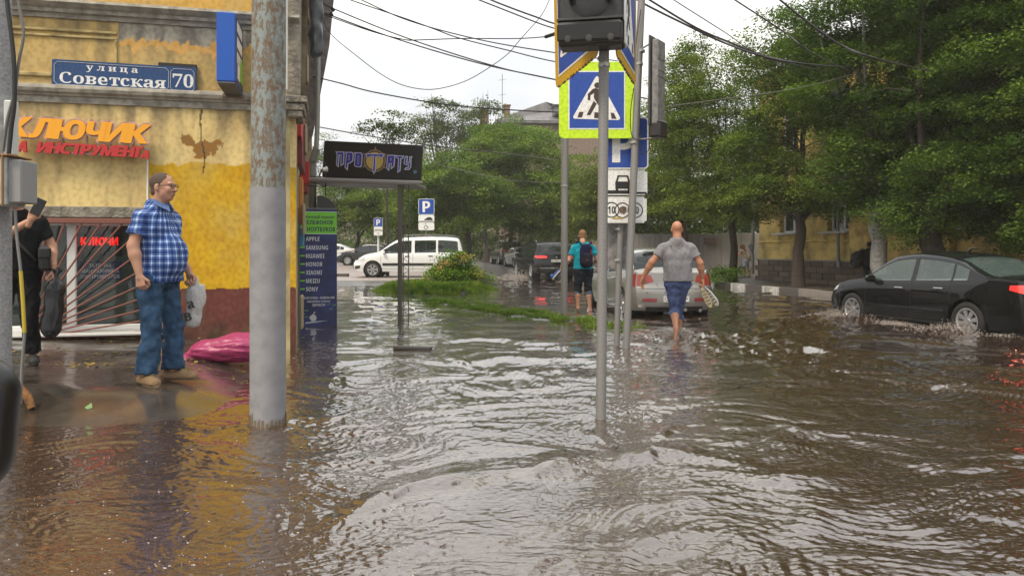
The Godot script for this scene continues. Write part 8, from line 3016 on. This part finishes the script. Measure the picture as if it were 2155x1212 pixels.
func banner() -> void:
	var d := 13.2
	var u := d / FPX / 4.489
	var c := at(670, 562, d)
	var t := thing("phone_repair_banner", "tall blue and green phone repair banner standing in the water", "banner", Vector3(c.x, 0, c.z), 0.30)
	var b := B.new()
	var w := 332 * u / cos(0.2)
	var kx := w / 332.0
	var yc := c.y
	var Y := func(cy: float) -> float: return yc - (cy - 592.0) * u
	b.box(Vector3(0, (Y.call(45) - 0.25) / 2, -0.02), Vector3(w, Y.call(45) + 0.25, 0.03), Basis(), 0.005)
	obj("panel", b, grain(mat(0.014, 0.025, 0.15, 0.4), "blotch", 0.8), t)
	b = B.new()
	b.box(Vector3(-w / 2 - 0.025, (Y.call(40) - 0.25) / 2, -0.02), Vector3(0.05, Y.call(40) + 0.25, 0.05), Basis(), 0.006)
	b.box(Vector3(0, Y.call(42), -0.021), Vector3(w, 0.03, 0.034), Basis(), 0.004)
	obj("frame", b, mat(0.10, 0.10, 0.11, 0.5), t)
	var X := func(cx: float) -> float: return (cx - 180.0) * kx
	b = B.new()
	b.box(Vector3(0, Y.call(174), -0.003), Vector3(w - 0.01, 204 * u, 0.006))
	obj("green_field", b, mat(0.16, 0.52, 0.025, 0.4), t)
	b = B.new()
	b.box(Vector3(0, Y.call(278), -0.002), Vector3(w - 0.01, 6 * u, 0.006))
	b.box(Vector3(0, Y.call(70), -0.002), Vector3(w - 0.01, 5 * u, 0.006))
	obj("pale_rule", b, mat(0.5, 0.6, 0.55, 0.4), t)
	var navy := mat(0.012, 0.02, 0.07, 0.5)
	var white := mat(0.55, 0.57, 0.62, 0.4)
	for q in [["СРОЧНЫЙ РЕМОНТ", 185, 118, 280, 30], ["ТЕЛЕФОНОВ", 180, 170, 256, 40], ["и НОУТБУКОВ", 182, 234, 292, 42]]:
		b = B.new()
		letters(b, q[0], sans_bold, q[3] * kx, q[4] * u, 0.002, offs(X.call(q[1]), Y.call(q[2]), 0.001))
		obj("lettering", b, navy, t)
	for q in [["APPLE", 188, 326], ["SAMSUNG", 265, 408], ["HUAWEI", 232, 487], ["HONOR", 215, 565], ["XIAOMI", 210, 643], ["MEIZU", 190, 722], ["SONY", 175, 800]]:
		b = B.new()
		letters(b, q[0], sans_bold, (q[1] - 66) * kx, 40 * u, 0.002, offs(X.call((q[1] + 66) / 2.0), Y.call(q[2]), -0.004))
		obj("lettering", b, white, t)
		b = B.new()
		b.box(Vector3(X.call(36), Y.call(q[2] - 2), -0.003), Vector3(40 * kx, 14 * u, 0.004), Basis(), 0.001)
		obj("green_dash", b, mat(0.16, 0.52, 0.025, 0.4), t)
	for q in [["АКСЕССУАРЫ - ЗАМЕНА АКБ", 178, 882, 292, 21], ["НАКЛЕЙКА СТЕКОЛ", 179, 914, 205, 22], ["ЗАПЧАСТИ", 180, 950, 116, 24]]:
		b = B.new()
		letters(b, q[0], sans_bold, q[3] * kx, q[4] * u, 0.002, offs(X.call(q[1]), Y.call(q[2]), -0.004))
		obj("lettering", b, white, t)
	b = B.new()
	for q in [[118, 1068, 22], [144, 1068, 22], [131, 1052, 18], [124, 1085, 18], [139, 1085, 18]]: b.prism(circle(q[2] * u * 0.95, 16, Vector2(X.call(q[0]), Y.call(q[1]))), 0.002 + q[2] * 0.00001 + q[0] * 0.000003, offs(0, 0, -0.004))
	b.prism(PackedVector2Array([Vector2(X.call(132), Y.call(1036)), Vector2(X.call(136), Y.call(1018)), Vector2(X.call(150), Y.call(1008)), Vector2(X.call(146), Y.call(1026))]), 0.002, offs(0, 0, -0.004))
	b.prism(PackedVector2Array([Vector2(X.call(60), Y.call(1112)), Vector2(X.call(150), Y.call(1104)), Vector2(X.call(270), Y.call(1098)), Vector2(X.call(150), Y.call(1116)), Vector2(X.call(62), Y.call(1124))]), 0.002, offs(0, 0, -0.004))
	var ap := obj("apple_mark", b, mat(0.5, 0.5, 0.54, 0.4), t)
	b = B.new()
	b.prism(circle(11 * u, 14, Vector2(X.call(167), Y.call(1062))), 0.004, offs(0, 0, -0.0035))
	obj("bite", b, mat(0.014, 0.025, 0.15, 0.4), ap)
	b = B.new()
	for q in [[40, 1028, 0.3], [70, 1000, 0.0], [72, 1062, 0.1], [290, 990, -0.1], [270, 945, -0.15], [322, 955, -0.3]]: b.box(Vector3(X.call(q[0]), Y.call(q[1]), -0.003), Vector3(34 * kx, 5 * u, 0.004), Basis(Vector3(0, 0, 1), -q[2]))
	obj("green_stroke", b, mat(0.12, 0.4, 0.03, 0.4), t)

func spray() -> void:
	# foam and drops thrown up by wheels and feet
	var sp := SphereMesh.new()
	sp.radius = 1.0; sp.height = 2.0; sp.radial_segments = 6; sp.rings = 3
	var foam := mat(0.38, 0.33, 0.29, 0.3)
	foam.backlight_enabled = true
	foam.backlight = Color(0.6, 0.6, 0.6)
	var src := [["splash", "splash churned up round the black sedan's front wheel", Vector3(6.58, 0, -14.95), Vector3(0.55, 0.16, 0.35), 1700, 0.0055], ["splash", "splash churned up behind the black sedan's rear wheel", Vector3(7.25, 0, -12.35), Vector3(0.5, 0.14, 0.4), 1700, 0.0055], ["splash", "line of foam along the black sedan's side between its wheels", Vector3(6.82, 0, -13.55), Vector3(0.2, 0.06, 0.9), 1000, 0.005],
		["splash", "splash round the wading bald man's feet", Vector3(2.50, 0, -11.55), Vector3(0.28, 0.13, 0.22), 1500, 0.0045], ["splash", "spray thrown up by the black off-road car's wheels", Vector3(0.3, 0, -35.2), Vector3(0.9, 0.3, 1.1), 1500, 0.018], ["splash", "low foam spreading right of the black sedan's rear wheel", Vector3(8.2, 0, -11.6), Vector3(0.9, 0.05, 0.4), 1500, 0.007]]
	for q in src:
		var xf := []
		var n: int = q[4]
		var sz: float = q[5]
		while xf.size() < n:
			var o := Vector3(rng.randfn(), absf(rng.randfn()), rng.randfn()) * 0.55
			var p: Vector3 = q[2] + Vector3(o.x * q[3].x, 0, o.z * q[3].z)
			var base := water_y(p.x, -p.z)
			p.y = base + o.y * q[3].y * exp(-(o.x * o.x + o.z * o.z)) - 0.005
			var r := sz * pow(rng.randf(), 1.8) + 0.003
			xf.append(Transform3D(Basis.from_euler(Vector3(R(0, 1), R(0, TAU), 0)).scaled(Vector3(r * R(0.8, 2.2), r * R(0.5, 0.9), r)), p))
		tag(multi(q[0], sp, xf, [], foam), q[1], "splash", "", "stuff")
	# pale flecks added as painted sky glints on the near ripples
	var xf := []
	for i in 1500:
		var d := 1.0 / R(1.0 / 8.5, 1.0 / 2.9)
		var x := R(-0.68, -0.12) * d
		if N1.get_noise_2d(x * 2.2 + d * 0.8, d * 4.0) < 0.22: continue
		var r := 0.0012 + 0.003 * pow(rng.randf(), 3.0)
		xf.append(Transform3D(Basis(Vector3.UP, R(0, TAU)).scaled(Vector3(r * R(1.0, 2.0), r * 0.4, r)), Vector3(x, water_y(x, d) + 0.001, -d)))
	tag(multi("pale_flecks", sp, xf, [], mat(0.55, 0.52, 0.5, 0.3)), "pale flecks added as painted sky glints on the near brown water at left", "pale_flecks", "", "stuff")

func wire(label: String, px: Array, d0: float, d1: float, r: float, m: Material) -> void:
	var pts := []
	for i in px.size():
		var k: float = (px[i][0] - px[0][0]) / (px[-1][0] - px[0][0])
		pts.append(at(px[i][0], px[i][1], lerpf(d0, d1, k)))
	var t := thing("overhead_cable", label, "cable", pts[0], 0.0, "overhead cables across the street")
	var loc := []
	for p in pts: loc.append(p - pts[0])
	var b := B.new()
	b.tube(spline(loc, 5), r, 6)
	obj("strand", b, m, t)

func make_wires() -> void:
	var m := mat(0.02, 0.016, 0.02, 0.6)
	var g := mat(0.10, 0.09, 0.08, 0.6)
	wire("cable from the building's upper corner, topmost of the three that cross low to the signs", [[680, 6], [706, 20], [856, 80], [1037, 138], [1170, 168], [1400, 215]], 13, 17, 0.011, m)
	wire("cable from the corner just under the topmost one, joining it before the signs", [[680, 26], [782, 64], [905, 104], [1037, 140], [1170, 167.5], [1400, 216]], 13, 17.2, 0.011, m)
	wire("cable that runs level across the sky to a thick insulator at the traffic light", [[680, 30], [782, 66], [850, 83], [880, 84], [972, 81], [1089, 81], [1150, 77]], 13, 12, 0.009, m)
	wire("thick insulated end of the level cable left of the traffic light", [[1148, 77.5], [1168, 71]], 12, 11.8, 0.028, m)
	wire("upper cable from the frame's top, left one of the pair falling to the signs", [[700, -16], [738, 0], [856, 40], [914, 61], [966, 80], [1070, 106], [1170, 130], [1300, 150]], 13, 16, 0.010, m)
	wire("upper cable from the frame's top, right one of the pair falling to the signs", [[722, -18], [761, 0], [862, 44], [1012, 84], [1170, 111], [1300, 128]], 13, 16, 0.010, m)
	wire("short cable entering at the top edge left of the traffic light, lower of two", [[985, -10], [1009, 0], [1065, 22], [1129, 47], [1165, 59], [1240, 80]], 10, 11, 0.009, m)
	wire("twisted cable entering at the top edge left of the traffic light, upper of two", [[1010, -12], [1034, 0], [1085, 20], [1132, 37], [1165, 49], [1240, 70]], 10, 11, 0.011, m)
	wire("slack cable hanging in a deep loop across the pale sky", [[678, 42], [700, 76], [752, 119], [800, 155], [844, 178], [893, 188], [936, 184], [985, 168], [1034, 139], [1070, 112], [1095, 83], [1138, 34], [1156, 0], [1164, -20]], 13, 12, 0.007, m)
	wire("long cable sagging from the drainpipe over the trees to the brick house", [[658, 161], [720, 176], [783, 193], [911, 216], [1015, 227], [1175, 236], [1300, 238]], 15, 26, 0.013, m)
	wire("thin pale cable just above the tattoo parlour's sign", [[664, 266], [752, 282], [813, 292], [950, 312], [1066, 323], [1175, 337]], 15, 30, 0.011, g)
	wire("thin cable against the dark trees, lowest of all", [[890, 330], [946, 352], [1083, 380], [1182, 384]], 24, 30, 0.013, g)
	wire("dark cable right of the leaning pole ending highest among the leaves", [[1330, -25], [1368, 0], [1465, 58], [1534, 88], [1617, 120], [1710, 136], [1790, 141]], 10.5, 18, 0.014, m)
	wire("thick dark cable from behind the leaning pole crossing the tree tops", [[1320, -15], [1358, 9], [1432, 46], [1525, 90], [1636, 127], [1745, 153]], 10.5, 18, 0.014, m)
	wire("thin cable from the top edge slanting steeply over the thin tree", [[1390, -20], [1419, 0], [1525, 67], [1617, 125], [1751, 178]], 10.5, 17, 0.007, m)
	wire("cable from the top edge slanting in front of the tall pale-trunked tree", [[1520, -20], [1548, 0], [1654, 69], [1710, 111], [1790, 150]], 9, 16, 0.009, m)
	wire("thick cable from the top edge at right ending in the largest crown", [[1620, -22], [1643, 0], [1719, 60], [1779, 99], [1853, 125], [1960, 150]], 9, 15, 0.012, m)
	wire("thin cable at right running almost level behind the signal head", [[1300, 236], [1358, 230], [1525, 208], [1682, 185], [1820, 150]], 14, 20, 0.009, g)
	# knot of fittings on the corner's cables
	var t := thing("cable_clamps", "dark cable clamps on the wires beside the building's corner", "cable clamp", at(700, 20, 13.0))
	for q in [[0, 0.0, 0.03], [-3, -0.08, 0.035]]:
		var b := B.new()
		b.box(Vector3(q[0] * 0.008, q[1], 0), Vector3(0.05, 0.07, 0.05), Basis(Vector3(0, 0, 1), 0.5), 0.01)
		obj("clamp", b, m, t)
